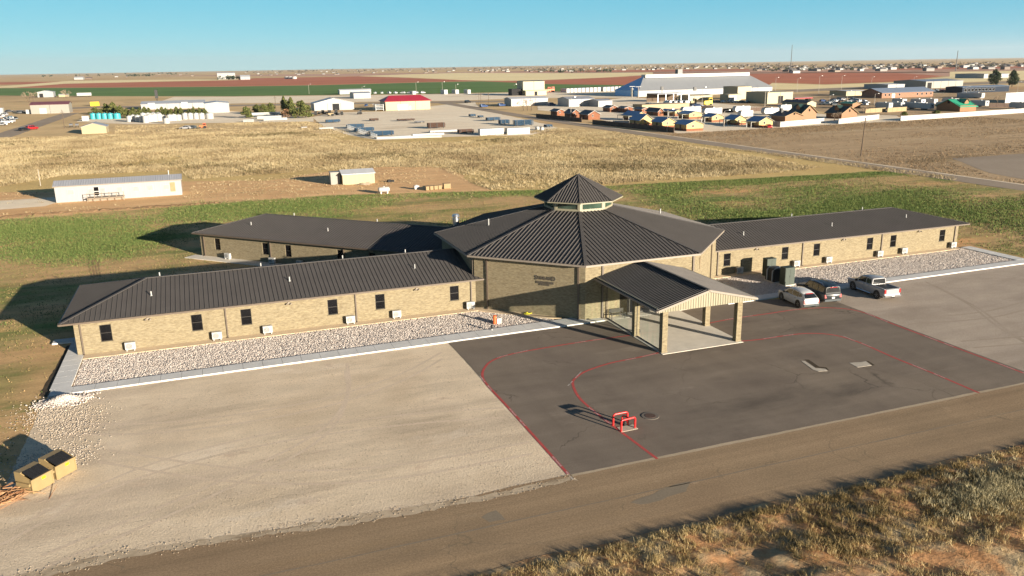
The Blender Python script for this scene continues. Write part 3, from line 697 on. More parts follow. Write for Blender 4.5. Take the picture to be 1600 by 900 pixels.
# name on the wall, two small lines under it too fine to read, emblem on the far face
a, dd, nin = EDGE[7]
def on_hall(k, q, off=.03):
    a, dd, nin = EDGE[k]; return on_plane(q[0], q[1], a-nin*off, nin)
c1 = on_hall(7, (835.5, 433)); c2 = on_hall(7, (867.5, 437)); wd = (c2-c1).length
def letters(text, P, k, size, name, sx=1.0, ext=.015):
    a, dd, nin = EDGE[k]
    cu = bpy.data.curves.new(name, 'FONT'); cu.body = text; cu.size = size; cu.align_x = 'CENTER'; cu.align_y = 'CENTER'; cu.extrude = ext; cu.offset = .012
    o = bpy.data.objects.new(name, cu); me = bpy.data.meshes.new_from_object(o); bpy.data.objects.remove(o); me.materials.append(M['sign'])
    o = bpy.data.objects.new(name, me); COL.objects.link(o); o.parent = hall
    o.matrix_basis = Matrix(((dd.x*sx, 0, -nin.x, P.x), (dd.y*sx, 0, -nin.y, P.y), (0, 1, 0, P.z), (0,0,0,1)))
    return o
mid = (c1+c2)/2
cu = bpy.data.curves.new('t', 'FONT')
for txt, dx, s_, wfit in (('S', -.43, .62, .13), ('UNLAN', 0.0, .46, .66), ('D', .43, .62, .15)):
    o = letters(txt, mid+dd*(dx*wd), 7, s_, 'sign_lettering')
    xs = [v.co.x for v in o.data.vertices]; k = wfit*wd/(max(xs)-min(xs)); xm_ = (max(xs)+min(xs))/2
    for v in o.data.vertices: v.co.x = (v.co.x-xm_)*k
mb = MB(); rg = random.Random(3)
for row, (dz, half, hh) in enumerate(((-.42, .42, .13), (-.64, .27, .09))):
    u = -half*wd
    while u < half*wd:
        ww = rg.uniform(.05, .13)
        mb.obox(mid+dd*(u+ww/2)-nin*.01+Vector((0,0,dz)), dd*(ww/2), nin*.012, Vector((0,0,hh*rg.uniform(.8,1))))
        u += ww+rg.uniform(.04,.07)+(.12 if rg.random() < .15 else 0)
mb.build('sign_lettering', M['sign'], hall)
# emblem: a small branching tree shape
M['emblem'] = plain('weathered_emblem', (.20,.15,.09), .8)
p = on_hall(1, (1093.5, 417)); a, dd, nin = EDGE[1]; mb = MB()
def tw(u0, z0, u1, z1, r): mb.cyl(p+dd*u0+Vector((0,0,z0)), p+dd*u1+Vector((0,0,z1)), r, r*.6, 5)
tw(0,-.2,0,.7,.06)
for s in (-1,1):
    for z, l in ((.2,.45),(.45,.55),(.65,.4)): tw(0,z,s*l*.7,z+l,.04); tw(s*l*.4,z+l*.6,s*l*1.0,z+l*.75,.03)
mb.build('wall_emblem', M['emblem'], hall)
# roof vents on the hall
def hall_roof_pt(k, q):
    p0, p1, p2 = ov(REV,k,EZH), ov(REV,k+1,EZH), ov(CB,k+1,CBZ); return on_plane(q[0], q[1], p0, (p1-p0).cross(p2-p0))
pipe(hall_roof_pt(6, (763.5, 352.5)), hroof, .75, .07); pipe(hall_roof_pt(2, (1031.5, 334)), hroof, .6, .08)
q = hall_roof_pt(5, (712.5, 352)); mb = MB()
mb.cyl(q-Vector((0,0,.2)), q+Vector((0,0,.75)), .36, .36, 16); mb.cyl(q+Vector((0,0,.72)), q+Vector((0,0,.8)), .44, .44, 16)
mb.cyl(q+Vector((0,0,.8)), q+Vector((0,0,1.05)), .3, .3, 16); mb.cyl(q+Vector((0,0,1.05)), q+Vector((0,0,1.3)), .46, .34, 16)
mb.build('exhaust_stack', M['steel'], hroof, smooth=True)
# ---- portico
mb = MB(); x0, x1, yf, yb, pe, pr = -4.87, 4.80, -25.67, -14.16, 4.06, 5.29
xm = (x0+x1)/2
# the roof planes die into the hall wall and, lower, run on to its corners
mb.ribs([Vector((x0,yb,pe)), Vector((x0,yf,pe)), Vector((xm,yf,pr)), Vector((xm,yb,pr))], .31, .07, .10)
mb.ribs([Vector((x1,yf,pe)), Vector((x1,yb,pe)), Vector((xm,yb,pr)), Vector((xm,yf,pr))], .31, .07, .10)
for sx, xa in ((-1,x0),(1,x1)):
    mb.box(min(xa,xa+sx*.1), max(xa,xa+sx*.1), yf, yb, pe-.16, pe-.01, 1)
    A, B = Vector((xa,yf-.03,pe)), Vector((xm,yf-.03,pr)); ax = (B-A)/2; up = Vector((0,-1,0)).cross(ax).normalized(); up = up if up.z > 0 else -up
    mb.obox((A+B)/2-up*.06, ax, Vector((0,.04,0)), up*.085, 1)
A, B = Vector((xm,yf,pr)), Vector((xm,yb,pr)); mb.obox((A+B)/2+Vector((0,0,.05)), (B-A)/2, Vector((.16,0,-.03)), Vector((0,0,.025)), 0)
prf = mb.build('portico_roof', [M['roof'], M['fascia']], HOME)
mb = MB(); gb = 3.87
mb.face([(x0+.12,yf+.06,gb),(x1-.12,yf+.06,gb),(x1-.12,yf+.06,pe-.1),(xm,yf+.06,pr-.08),(x0+.12,yf+.06,pe-.1)], 0)
mb.box(x0+.12,x1-.12,yf+.08,yf+.3,gb-.02,gb+.12,1); mb.box(x0+.1,x0+.3,yf+.3,yb,gb-.02,gb+.3,1); mb.box(x1-.3,x1-.1,yf+.3,yb,gb-.02,gb+.3,1)
mb.face([(x0+.3,yf+.3,gb+.1),(x1-.3,yf+.3,gb+.1),(x1-.3,yb,gb+.1),(x0+.3,yb,gb+.1)], 1)
mb.ribs([Vector((x0+.16,yf+.058,gb)),Vector((x1-.16,yf+.058,gb)),Vector((x1-.16,yf+.058,pe-.12)),Vector((xm,yf+.058,pr-.1)),Vector((x0+.16,yf+.058,pe-.12))], .24, .035, .09, 0, base=False)
mb.build('portico_gable', [M['creamrib'], M['cream']], prf)
for cx in (-3.86, 3.50):
    for cy in (-24.82, -20.1):
        mb = MB(); s = .5
        mb.box(cx, cx+s, cy, cy+s, -.05, gb-.02)
        mb.box(cx-.03, cx+s+.03, cy-.03, cy+s+.03, -.04, .16)
        mb.build('column', M['brick'], HOME)
# glass wind screen along the left side of the portico
m, nt, b = new_mat('clear_screen_glass'); M['screen'] = m
tr = nt.nodes.new('ShaderNodeBsdfTransparent'); gs = nt.nodes.new('ShaderNodeBsdfGlossy'); gs.inputs['Roughness'].default_value = .03; ms = nt.nodes.new('ShaderNodeMixShader')
fr = nt.nodes.new('ShaderNodeLayerWeight'); fr.inputs['Blend'].default_value = .25
f = noise(nt, coords(nt, 'Object', (1,1.6,.25)), 1.2, 2, .5); rr = ramp(nt, f, [(.4,(.84,.93,.89)),(.6,(.97,.99,.98))]); L(nt, rr.outputs['Color'], tr.inputs['Color'])
ad = N(nt, 'ShaderNodeMath', operation='MULTIPLY_ADD'); L(nt, fr.outputs['Facing'], ad.inputs[0]); ad.inputs[1].default_value = .30; ad.inputs[2].default_value = .05
L(nt, ad.outputs[0], ms.inputs[0]); L(nt, tr.outputs[0], ms.inputs[1]); L(nt, gs.outputs[0], ms.inputs[2]); L(nt, ms.outputs[0], nt.nodes['Material Output'].inputs['Surface'])
mb = MB(); fx = -3.62
for ya, yb2, n in ((-24.3,-20.1,1), (-19.58,-14.25,1)):
    for i in range(n+1):
        y = ya+(yb2-ya)*i/n; mb.box(fx-.03,fx+.03,y-.025,y+.025,.03,gb-.02,0)
    mb.box(fx-.03,fx+.03,ya,yb2,.03,.09,0); mb.box(fx-.03,fx+.03,ya,yb2,gb-.09,gb-.02,0)
    mb.face(((fx,ya,.09),(fx,yb2,.09),(fx,yb2,gb-.09),(fx,ya,gb-.09)), 1)
mb.build('glass_screen', [M['winframe'], M['screen']], HOME)
M['drain0'] = plain('stained_pad', (.40,.35,.28), .9, 0, .2, 2.5)
# ---------------------------------------------------------------- things on the site
def condenser():
    t = thing('air_condenser', None, 'air conditioner', world=False)
    mb = MB(); mb.box(-.42,.42,-.16,.16,.12,.74)
    mb.box(-.43,.43,-.17,.17,.72,.76)
    for sx in (-.3,.3): mb.box(sx-.04,sx+.04,-.2,.2,0,.12)
    mb.box(.3,.42,.16,.2,.2,.4)
    mb.build('casing', M['whitepaint'], t)
    g = MB(); 
    for r in (.25,.19,.13,.07):
        for k in range(20):
            a0, a1 = 2*math.pi*k/20, 2*math.pi*(k+1)/20
            g.face([(-.1+(r)*math.cos(a0),-.168,.43+r*math.sin(a0)),(-.1+(r)*math.cos(a1),-.168,.43+r*math.sin(a1)),(-.1+(r-.028)*math.cos(a1),-.168,.43+(r-.028)*math.sin(a1)),(-.1+(r-.028)*math.cos(a0),-.168,.43+(r-.028)*math.sin(a0))])
    g.build('fan_grille', M['greyfan'], t)
    s = MB()
    for z in [.2+.06*i for i in range(8)]: s.box(-.425,-.418,-.13,.13,z,z+.035)
    s.build('side_vent', M['black'], t)
    return t
M['greyfan'] = plain('grey_fan_guard', (.10,.10,.10), .5)
ac0 = condenser(); used = []
def place_ac(x, y, rz, label, z=.06):
    o = ac0 if not used else copy_tree(ac0, label)
    o['label'] = label; o['group'] = 'air conditioner units along the walls'; o.location = (x,y,z); o.rotation_euler = (0,0,rz); used.append(o)
lw_l = ['at the far left end of the front left wing', 'below the second window of the front left wing', 'right of the downspout between windows on the front left wing', 'under the fourth window of the front left wing', 'right of the fifth window of the front left wing', 'in the corner where the front left wing meets the hall']
for p, l in zip(((205,545),(340,530),(419,520.5),(548,504.5),(620,496),(735,482)), lw_l):
    place_ac(x_at(p[0], -6.25), -6.3, 0, 'white air conditioner unit '+l)
rw_l = ['shaded by cabinets at the portico end of the right wing', 'by the downspout behind the dark green cabinets', 'below the third window of the right wing', 'below the fourth window of the right wing beside a downspout', 'below the fifth window of the right wing', 'at the far right end of the right wing']
for p, l in zip((1155,1244,1294,1374,1412,1488.5), rw_l):
    place_ac(x_at(p, -5.3), -5.3, 0, 'white air conditioner unit '+l)
bl_l = ['left on the rear left wing beside its first window', 'under the second window of the rear left wing', 'of the rear wing half hidden behind the front roof']
for p, l in zip((355.5, 425, 468), bl_l):
    u = bis(lambda u: proj(BD*u+BN*-6.6)[0]-p, 14, 54); q = BD*u+BN*-6.5
    place_ac(q.x, q.y, R(-45), 'white air conditioner unit '+l)
# electrical cabinets beside the right wing
def cabinet(x, y, w, d, h, label, z=.0):
    t = thing('electrical_cabinet', label, 'cabinet', (x,y,z)); 
    mb = MB(); mb.box(x-w/2,x+w/2,y-d/2,y+d/2,z+.1,z+h); mb.box(x-w/2-.03,x+w/2+.03,y-d/2-.03,y+d/2+.03,z+h,z+h+.06)
    mb.box(x-w/2-.1,x+w/2+.1,y-d/2-.1,y+d/2+.1,z-.03,z+.1,1)
    mb.build('housing', [M['green_box'], M['concrete']], t)
    dmb = MB(); dmb.box(x-w/2+.05,x-.01,y-d/2-.02,y-d/2-.002,z+.2,z+h-.08); dmb.box(x+.01,x+w/2-.05,y-d/2-.02,y-d/2-.002,z+.2,z+h-.08)
    dmb.build('door', M['green_box'], t); hmb = MB(); hmb.box(x-.05,x-.02,y-d/2-.05,y-d/2-.02,z+h*.5,z+h*.5+.2); hmb.build('handle', M['black'], t)
cabinet(20.3, -7.4, 1.2, .8, 2.05, 'green metal electrical cabinet nearest the wall of the right wing')
cabinet(19.75, -11.2, 1.25, .9, 1.95, 'green metal electrical cabinet nearest the parked white car')
t = thing('generator', 'black cooling unit with pale pipes standing between two green cabinets', 'generator', (19.6,-9.4,0))
mb = MB(); mb.box(18.9,20.4,-10.1,-8.6,.1,1.5); mb.box(18.8,20.5,-10.2,-8.5,-.03,.1,1)
for i in range(7): mb.box(18.87,18.9,-10.0+.2*i,-9.9+.2*i,.3,1.35)
mb.build('housing', [M['black'], M['concrete']], t)
mb = MB(); mb.tube([(18.8,-9.9,.1),(18.8,-9.9,1.3),(19.3,-9.9,1.62),(20.1,-9.6,1.62)], .07, 8); mb.tube([(18.8,-9.0,.1),(18.8,-9.0,1.3),(19.2,-9.0,1.66)], .07, 8)
mb.build('pipe', M['whitepvc'], t, smooth=True)
mb = MB(); mb.cyl((19.65,-9.35,1.5),(19.65,-9.35,1.62),.55,.5,16); mb.build('fan_guard', M['greyfan'], t)
# red steel hoops guarding the valve
def hoop(label):
    t = tag(MB().build('guard_hoop', M['redsteel']), label, 'barrier', 'red guard hoops on the asphalt'); return t
def make_hoop(a, b, label, h=.78, r=.07):
    a, b = Vector(a), Vector(b); d = (b-a).normalized(); mb = MB(); c = .12
    mb.tube([a-Vector((0,0,.05)), a+Vector((0,0,h-c)), a+d*c*.3+Vector((0,0,h-c*.3)), a+d*c+Vector((0,0,h)), b-d*c+Vector((0,0,h)), b-d*c*.3+Vector((0,0,h-c*.3)), b+Vector((0,0,h-c)), b-Vector((0,0,.05))], r, 10)
    o = mb.build('guard_hoop', M['redsteel'], smooth=True, sharp=50); tag(o, label, 'barrier', 'red guard hoops on the asphalt')
make_hoop(at(970.5,674), at(992,668.5), 'red steel guard hoop nearer the road, by the pale concrete pad')
make_hoop(at(958,664.5), at(980,660), 'red steel guard hoop farther from the road, behind its twin')
make_hoop(at(972.5,663.5)+Vector((.02,.1,0)), at(984,667)+Vector((0,.25,0)), 'short red hoop joining the middle of the paired guards', .62, .055)
q = at(981, 669.5); tag(slab('guard_pad', [(q.x-.65,q.y-.35),(q.x+.6,q.y-.3),(q.x+.62,q.y+.42),(q.x-.6,q.y+.42)], -.05, .02, M['drain0']), kind='structure')
mb = MB(); q = at(976, 665); mb.cyl((q.x,q.y,0),(q.x,q.y,.28),.09,.09,10); mb.cyl((q.x,q.y,.28),(q.x,q.y,.34),.14,.1,10)
tag(mb.build('valve', M['black'], smooth=True), 'small dark valve standing between the red guard hoops', 'valve')
q = at(1016, 650); mb = MB()
mb.cyl((q.x,q.y,-.01),(q.x,q.y,.022),.62,.6,24,0); mb.cyl((q.x,q.y,.02),(q.x,q.y,.034),.38,.37,24,1)
M['iron'] = plain('rusty_iron', (.10,.06,.045), .7, .3, .3, 5); M['collar'] = plain('worn_collar', (.13,.11,.09), .9)
o = mb.build('manhole_cover', [M['collar'], M['iron']]); tag(o, 'round rusty manhole cover in the asphalt beside the red hoops', 'manhole')
# two concrete drain slabs sunk in the asphalt
M['drain'] = plain('stained_concrete', (.44,.39,.32), .9, 0, .25, 2.5)
def lump(name, pts, z, m, label, cat):
    mb = MB(); P = [at(*p) for p in pts]
    mb.face([(p.x,p.y,z) for p in P])
    for a, b in zip(P, P[1:]+P[:1]): mb.face([(a.x,a.y,-.05),(b.x,b.y,-.05),(b.x,b.y,z),(a.x,a.y,z)])
    return tag(mb.build(name, m), label, cat)
lump('concrete_slab', ((1327,567),(1344,566),(1353,564.5),(1362,571),(1340,574)), .012, M['drain'], 'pale square concrete slab set in the asphalt', 'slab')
lump('concrete_channel', ((1252,564),(1258,564.5),(1274,575),(1290,576.5),(1293,579.5),(1279,580.5),(1270,577.5)), .012, M['drain'], 'pale bent concrete drain channel set in the asphalt', 'drain')
mb = MB(); P = [at(*p) for p in ((1257,561.5),(1264,562),(1280,573),(1291,574),(1296,579),(1292,577),(1290,576),(1274,574.5))]
mb.face([(p.x,p.y,.0035) for p in P]); P = [at(*p) for p in ((1353,563.8),(1357,564),(1367,570.5),(1363,571.2))]; mb.face([(p.x,p.y,.0035) for p in P])
tag(mb.build('wet_patch', M['damp_shade']), kind='structure')
# dumpsters
def dumpster(x, y, rz, label):
    t = thing('dumpster', label, 'dumpster', (x,y,-.01), rz, 'tan dumpsters on the gravel', world=False)
    w, d = 1.36, 1.3; mb = MB()
    S = lambda X: [(X,-d/2,.08),(X,d/2,.08),(X,d/2,1.24),(X,.16,1.24),(X,-d/2,.93)]
    mb.face(list(reversed(S(-w/2)))); mb.face(S(w/2)); a, b = S(-w/2), S(w/2)
    for i in range(5):
        if i == 3: continue
        j = (i+1) % 5; mb.face([a[i], b[i], b[j], a[j]])
    # rim bars, side pockets, skids
    mb.box(-w/2-.05,w/2+.05,-d/2-.05,-d/2+.03,.86,.94)
    for sx in (-1, 1):
        X = sx*(w/2+.06); mb.box(X-.07,X+.07,-d/2+.1,d/2-.2,.55,.7); mb.box(sx*.45-.05,sx*.45+.05,-d/2+.1,d/2-.1,0,.08)
        mb.box(sx*w/2-.04,sx*w/2+.04,-d/2-.02,-d/2+.05,.08,.86)
    mb.build('bin', M['bin'], t)
    lid = MB(); n = 3
    n_ = Vector((0,-.31,.81)).normalized()
    for i in range(2):
        xa, xb = -w/2+.1+i*(w-.2)/2+.015, -w/2+.1+(i+1)*(w-.2)/2-.015
        p = [Vector((xa,-d/2+.05,.945)),Vector((xb,-d/2+.05,.945)),Vector((xb,.14,1.235)),Vector((xa,.14,1.235))]
        lid.face([q+n_*.05 for q in p]); 
        for q0, q1 in zip(p, p[1:]+p[:1]): lid.face([q0-n_*.02,q1-n_*.02,q1+n_*.05,q0+n_*.05])
        for k in (.3,.7):
            c = (p[0]*(1-k)+p[1]*k+p[3]*(1-k)+p[2]*k)/2+n_*.06; lid.obox(c, Vector((.03,0,0)), (p[3]-p[0])*.42, n_*.012)
    lid.build('lid', M['black'], t)
    tp = MB(); tp.box(-w/2,w/2,.16,d/2,1.243,1.27); tp.build('top_panel', M['bin'], t)
    st = MB(); st.box(-.02,.24,-d/2-.022,-d/2-.006,.66,.82); st.build('warning_sticker', M['yellow'], t)
    return t
p0, p1 = at(55,772), at(83,757); ang = math.atan2(p1.y-p0.y, p1.x-p0.x)
def dump_at(a, b, label):
    a, b = at(*a), at(*b); d = (b-a); an = math.atan2(d.y,d.x); n = Vector((-math.sin(an), math.cos(an), 0)); c = (a+b)/2+n*.65
    dumpster(c.x, c.y, an, label)
dump_at((53.5,773),(84,756), 'tan dumpster with black lid nearer the camera, first of two')
dump_at((90,751.5),(120,735), 'tan dumpster with black lid farther from the camera, second of two')
# entrance bench, ash stand
bx, by = -2.75, -14.75
t = thing('bench', 'dark metal bench against the brick wall beside the entrance', 'bench', (bx,by,.03))
mb = MB()
for i in range(5): mb.box(bx-.75,bx+.75,by-.25+i*.1,by-.18+i*.1,.45,.48)
mb.build('seat', M['black'], t); mb = MB()
for i in range(4): mb.box(bx-.75,bx+.75,by+.24,by+.27,.55+i*.1,.62+i*.1)
mb.build('backrest', M['black'], t)
for sx in (-.7,.7):
    mb = MB(); mb.box(bx+sx-.03,bx+sx+.03,by-.25,by-.2,.03,.66); mb.box(bx+sx-.03,bx+sx+.03,by+.22,by+.27,.03,.9); mb.box(bx+sx-.03,bx+sx+.03,by-.25,by+.25,.63,.67); mb.build('leg', M['black'], t)
t = thing('ash_stand', 'black post ash stand on the porch slab beside the brick column', 'ash stand', (-3.0,-19.2,.03))
mb = MB(); mb.cyl((-3.0,-19.2,.03),(-3.0,-19.2,.3),.22,.2,12); mb.build('base', M['black'], t)
mb = MB(); mb.cyl((-3.0,-19.2,.3),(-3.0,-19.2,1.0),.05,.05,8); mb.cyl((-3.0,-19.2,.95),(-3.0,-19.2,1.15),.17,.12,12); mb.build('post', M['black'], t)
# markers in the stones
q = at(773,506.5); t = thing('pipe_marker', 'orange and white utility post standing in the stones before the hall', 'marker', (q.x,q.y,0))
mb = MB(); mb.cyl((q.x,q.y,0),(q.x,q.y,.8),.16,.16,12); mb.cyl((q.x,q.y,.8),(q.x,q.y,.86),.19,.15,12); mb.build('post', M['orange'], t)
mb = MB(); mb.box(q.x+.2,q.x+.65,q.y-.12,q.y+.12,0,.55); mb.build('meter_box', M['whitepaint'], t)
q = at(768.5,517.5); t = thing('bollard_light', 'short black path light with white base beside the left walkway', 'path light', (q.x,q.y,0))
mb = MB(); mb.cyl((q.x,q.y,0),(q.x,q.y,.25),.07,.07,8,1); mb.cyl((q.x,q.y,.25),(q.x,q.y,.6),.11,.11,10,0); mb.build('post', [M['black'],M['whitepvc']], t)
q = at(1165.5,471); t = thing('bollard_light', 'short black path light at the corner of the right walkway', 'path light', (q.x,q.y,0))
mb = MB(); mb.cyl((q.x,q.y,0),(q.x,q.y,.3),.07,.07,8,0); mb.cyl((q.x,q.y,.3),(q.x,q.y,.62),.12,.12,10,0); mb.build('post', M['black'], t)
q = at(822,491.5); mb = MB(); pts = []
for i in range(46):
    a = i*.62; r = .22+.05*math.sin(i*.9); pts.append((q.x+r*math.cos(a)*1.4+.01*i, q.y+r*math.sin(a), .08+.002*i))
mb.tube(pts, .022, 5); tag(mb.build('garden_hose', plain('yellow_hose', (.6,.55,.03), .5)), 'coiled yellow garden hose lying at the foot of the hall wall', 'hose')
# cat-walk of debris left of the lot: gravel heap and brush pile are in the loose-stuff section
# ---------------------------------------------------------------- vehicles (front = +x)
def paint(name, c, rough=.28, metal=0.0, coat=.6):
    m, nt, b = new_mat(name)
    f = noise(nt, coords(nt), 1.3, 4, .6); r = ramp(nt, f, [(.3, tuple(x*.92 for x in c)), (.7, c)]); L(nt, r.outputs['Color'], b.inputs['Base Color'])
    b.inputs['Roughness'].default_value = rough; b.inputs['Metallic'].default_value = metal; b.inputs['Coat Weight'].default_value = coat; b.inputs['Coat Roughness'].default_value = .06
    return m
M['pwhite'] = paint('white_car_paint', (.52,.52,.515)); M['psilver'] = paint('silver_car_paint', (.33,.33,.34), .3, .2)
M['pdark'] = paint('dark_slate_car_paint', (.010,.016,.020), .35, 0.0, .15); M['pgrey'] = paint('grey_car_paint', (.06,.072,.08), .35, .2, .2)
M['pred'] = paint('red_car_paint', (.30,.012,.014)); M['pblue'] = paint('blue_car_paint', (.03,.06,.16)); M['pblack'] = paint('black_car_paint', (.012,.012,.014))
def interp(st, x):
    for a, b in zip(st, st[1:]):
        if a[0] <= x <= b[0]:
            t = (x-a[0])/(b[0]-a[0]); return [p+(q-p)*t for p, q in zip(a, b)]
    return st[0] if x < st[0][0] else st[-1]
def body_rings(st):
    R_ = []
    for x, hw, zb, zt in st:
        h = [(.90*hw, zb), (hw*.99, zb+.10), (hw, zb+(zt-zb)*.55), (hw*.975, zt-.07), (hw*.90, zt)]
        R_.append([(x,-y,z) for y, z in h]+[(x,y,z) for y, z in reversed(h)])
    return R_
def house_rings(st):
    return [[(x,-hl,zl),(x,-ht-.02,zt-.06*(zt-zl>.2)),(x,-ht+.10,zt),(x,ht-.10,zt),(x,ht+.02,zt-.06*(zt-zl>.2)),(x,hl,zl)] for x,hl,zl,ht,zt in st]
def side_pt(st, x, t, s, off=.012):
    _, hl, zl, ht, zt = interp(st, x)
    y = hl+(ht+.02-hl)*t; z = zl+(zt-.06-zl)*t; return Vector((x, s*(y+off), z+off*.4))
SUV = dict(L=4.77, r=.37, wx=(-1.43,1.43), tw=.79,
  body=[(-2.37,.74,.45,.95),(-2.30,.86,.33,1.00),(-1.9,.91,.24,1.03),(-.6,.92,.21,1.03),(1.0,.92,.21,1.01),(1.5,.91,.22,.99),(1.95,.88,.24,.93),(2.26,.80,.28,.82),(2.38,.66,.40,.70)],
  house=[(-2.31,.80,.99,.72,1.07),(-1.80,.83,1.0,.58,1.53),(-1.1,.83,1.0,.63,1.63),(-.2,.83,1.0,.65,1.665),(.42,.82,1.0,.63,1.61),(1.45,.78,.96,.70,.99)],
  wins=[[(-1.78,.42),(-1.35,.2),(-1.30,.84),(-1.60,.78)],[(-1.27,.14),(-.28,.08),(-.28,.9),(-1.22,.86)],[(-.2,.08),(1.02,.10),(.50,.86),(-.2,.9)]])
BIG = dict(L=5.2, r=.40, wx=(-1.55,1.5), tw=.83,
  body=[(-2.58,.82,.50,1.05),(-2.52,.94,.36,1.10),(-2.1,.98,.28,1.13),(-.6,.98,.26,1.13),(1.0,.98,.26,1.12),(1.6,.97,.28,1.10),(2.2,.94,.30,1.05),(2.5,.88,.34,.97),(2.6,.78,.42,.85)],
  house=[(-2.53,.88,1.08,.80,1.16),(-2.46,.89,1.1,.72,1.80),(-1.4,.89,1.1,.74,1.90),(-.2,.89,1.1,.75,1.92),(.5,.88,1.1,.73,1.86),(1.30,.85,1.08,.78,1.11)],
  wins=[[(-2.2,.14),(-1.32,.12),(-1.28,.86),(-2.15,.84)],[(-1.2,.1),(-.3,.08),(-.3,.9),(-1.17,.88)],[(-.2,.08),(.92,.10),(.54,.88),(-.2,.9)]])
def wheel(t, x, y, r, s):
    mb = MB(); w = .12
    mb.cyl((x,y-w,r),(x,y+w,r), r, r, 20); o = mb.build('wheel', M['rubber'], t, smooth=True)
    rm = MB(); yo = y+s*(w+.004)
    rm.cyl((x,y+s*(w-.02),r),(x,yo,r), r*.66, r*.64, 20, 0)
    for k in range(5):
        a = 2*math.pi*k/5; c = Vector((x+.36*r*math.cos(a), yo+s*.006, r+.36*r*math.sin(a)))
        rm.obox(c, Vector((math.cos(a),0,math.sin(a)))*r*.24, Vector((-math.sin(a),0,math.cos(a)))*r*.06, Vector((0,.01,0)), 1)
    rm.build('rim', [M['greyfan'], M['rim']], o)
def arches(mb, sp, mi=0):
    for x in sp['wx']:
        hw = interp(sp['body'], x)[1]
        for s in (-1,1): mb.cyl((x,s*(hw-.22),sp['r']+.02),(x,s*(hw+.006),sp['r']+.02), sp['r']+.075, sp['r']+.075, 22, mi)
def suv(sp, label, pm, loc, rz, rails=False, lower=None):
    t = thing('parked_suv', label, 'car', loc, rz, world=False)
    mb = MB(); mb.loft(body_rings(sp['body'])); mb.loft(house_rings(sp['house']))
    mb.build('body', pm, t, smooth=True, sharp=38)
    a = MB(); arches(a, sp); hl = sp['L']/2
    a.box(-hl+.5,hl-.5,-.7,.7,.17,.3); a.build('wheel_arch', M['black'], t)
    for s in (-1,1):
        for wn in sp['wins']:
            g = MB(); p = [side_pt(sp['house'], x, tt, s) for x, tt in wn]; g.face(p if s < 0 else list(reversed(p))); g.build('window', M['carglass'], t)
        for x in sp['wx']: wheel(t, x, s*sp['tw'], sp['r'], s)
        lm = MB(); b = sp['body']; x0 = b[1][0]; lm.obox((x0-.01, s*(b[1][1]-.11), b[1][3]-.22), (.05,0,0), (0,.10,0), (.02,0,.17)); lm.build('tail_light', M['red_lamp'], t)
        lm = MB(); x1 = b[-2][0]; lm.obox((x1+.0, s*(b[-2][1]-.14), b[-2][3]-.1), (.09,0,0), (-.04*s,.14,0), (0,0,.07)); lm.build('headlight', M['chrome'], t)
        mm = MB(); mm.obox((.95, s*(interp(sp['body'],.95)[1]+.06), interp(sp['body'],.95)[3]+.06), (.07,0,0), (0,.1,0), (0,0,.07)); mm.build('mirror', M['black'], t)
        dh = MB()
        for x in (-.95, .05): dh.obox((x, s*(interp(sp['body'],x)[1]+.012), interp(sp['body'],x)[3]-.13), (.09,0,0), (0,.015,0), (0,0,.02))
        dh.build('door_handle', M['chrome'], t)
        if rails:
            rr = MB(); rr.tube([(-1.9,s*.66,1.80),(-1.6,s*.66,1.98),(.1,s*.66,2.0),(.45,s*.66,1.9)], .025, 6); rr.build('roof_rail', M['chrome'], t)
    h = sp['house']
    def panel(i, j, a, b, nm):
        s0, s1 = h[i], h[j]; g = MB()
        def P(k, y): x = s0[0]+(s1[0]-s0[0])*k; ht = s0[3]+(s1[3]-s0[3])*k; z = s0[4]+(s1[4]-s0[4])*k; d = -1 if i == 0 else 1; return Vector((x+d*.012, y*(ht-.02), z+.012))
        g.face((P(a,-1),P(a,1),P(b,.93),P(b,-.93))); g.build(nm, M['carglass'], t)
    panel(0, 1, .12, .86, 'rear_window'); panel(-1, -2, .10, .92, 'windshield')
    bm_ = MB(); bx = sp['body'][0][0]; bm_.obox((bx+.05,0,.46), (.09,0,0), (0,sp['body'][0][1]+.08,0), (0,0,.1)); bm_.build('bumper', lower or M['pgrey'], t, smooth=True)
    pl = MB(); pl.obox((bx-.045,0,.72), (.008,0,0), (0,.16,0), (0,0,.08)); pl.build('number_plate', M['plate'], t)
    hl_ = MB(); s = h[1]; hl_.obox((s[0]-.06,0,s[4]-.03), (.06,0,0), (0,.4,0), (0,0,.025)); hl_.build('brake_light', M['red_lamp'], t)
    return t
def place2(f, r):   # rear-left and front-left wheel contact points -> centre and heading
    d = f-r; return d, math.atan2(d.y, d.x)
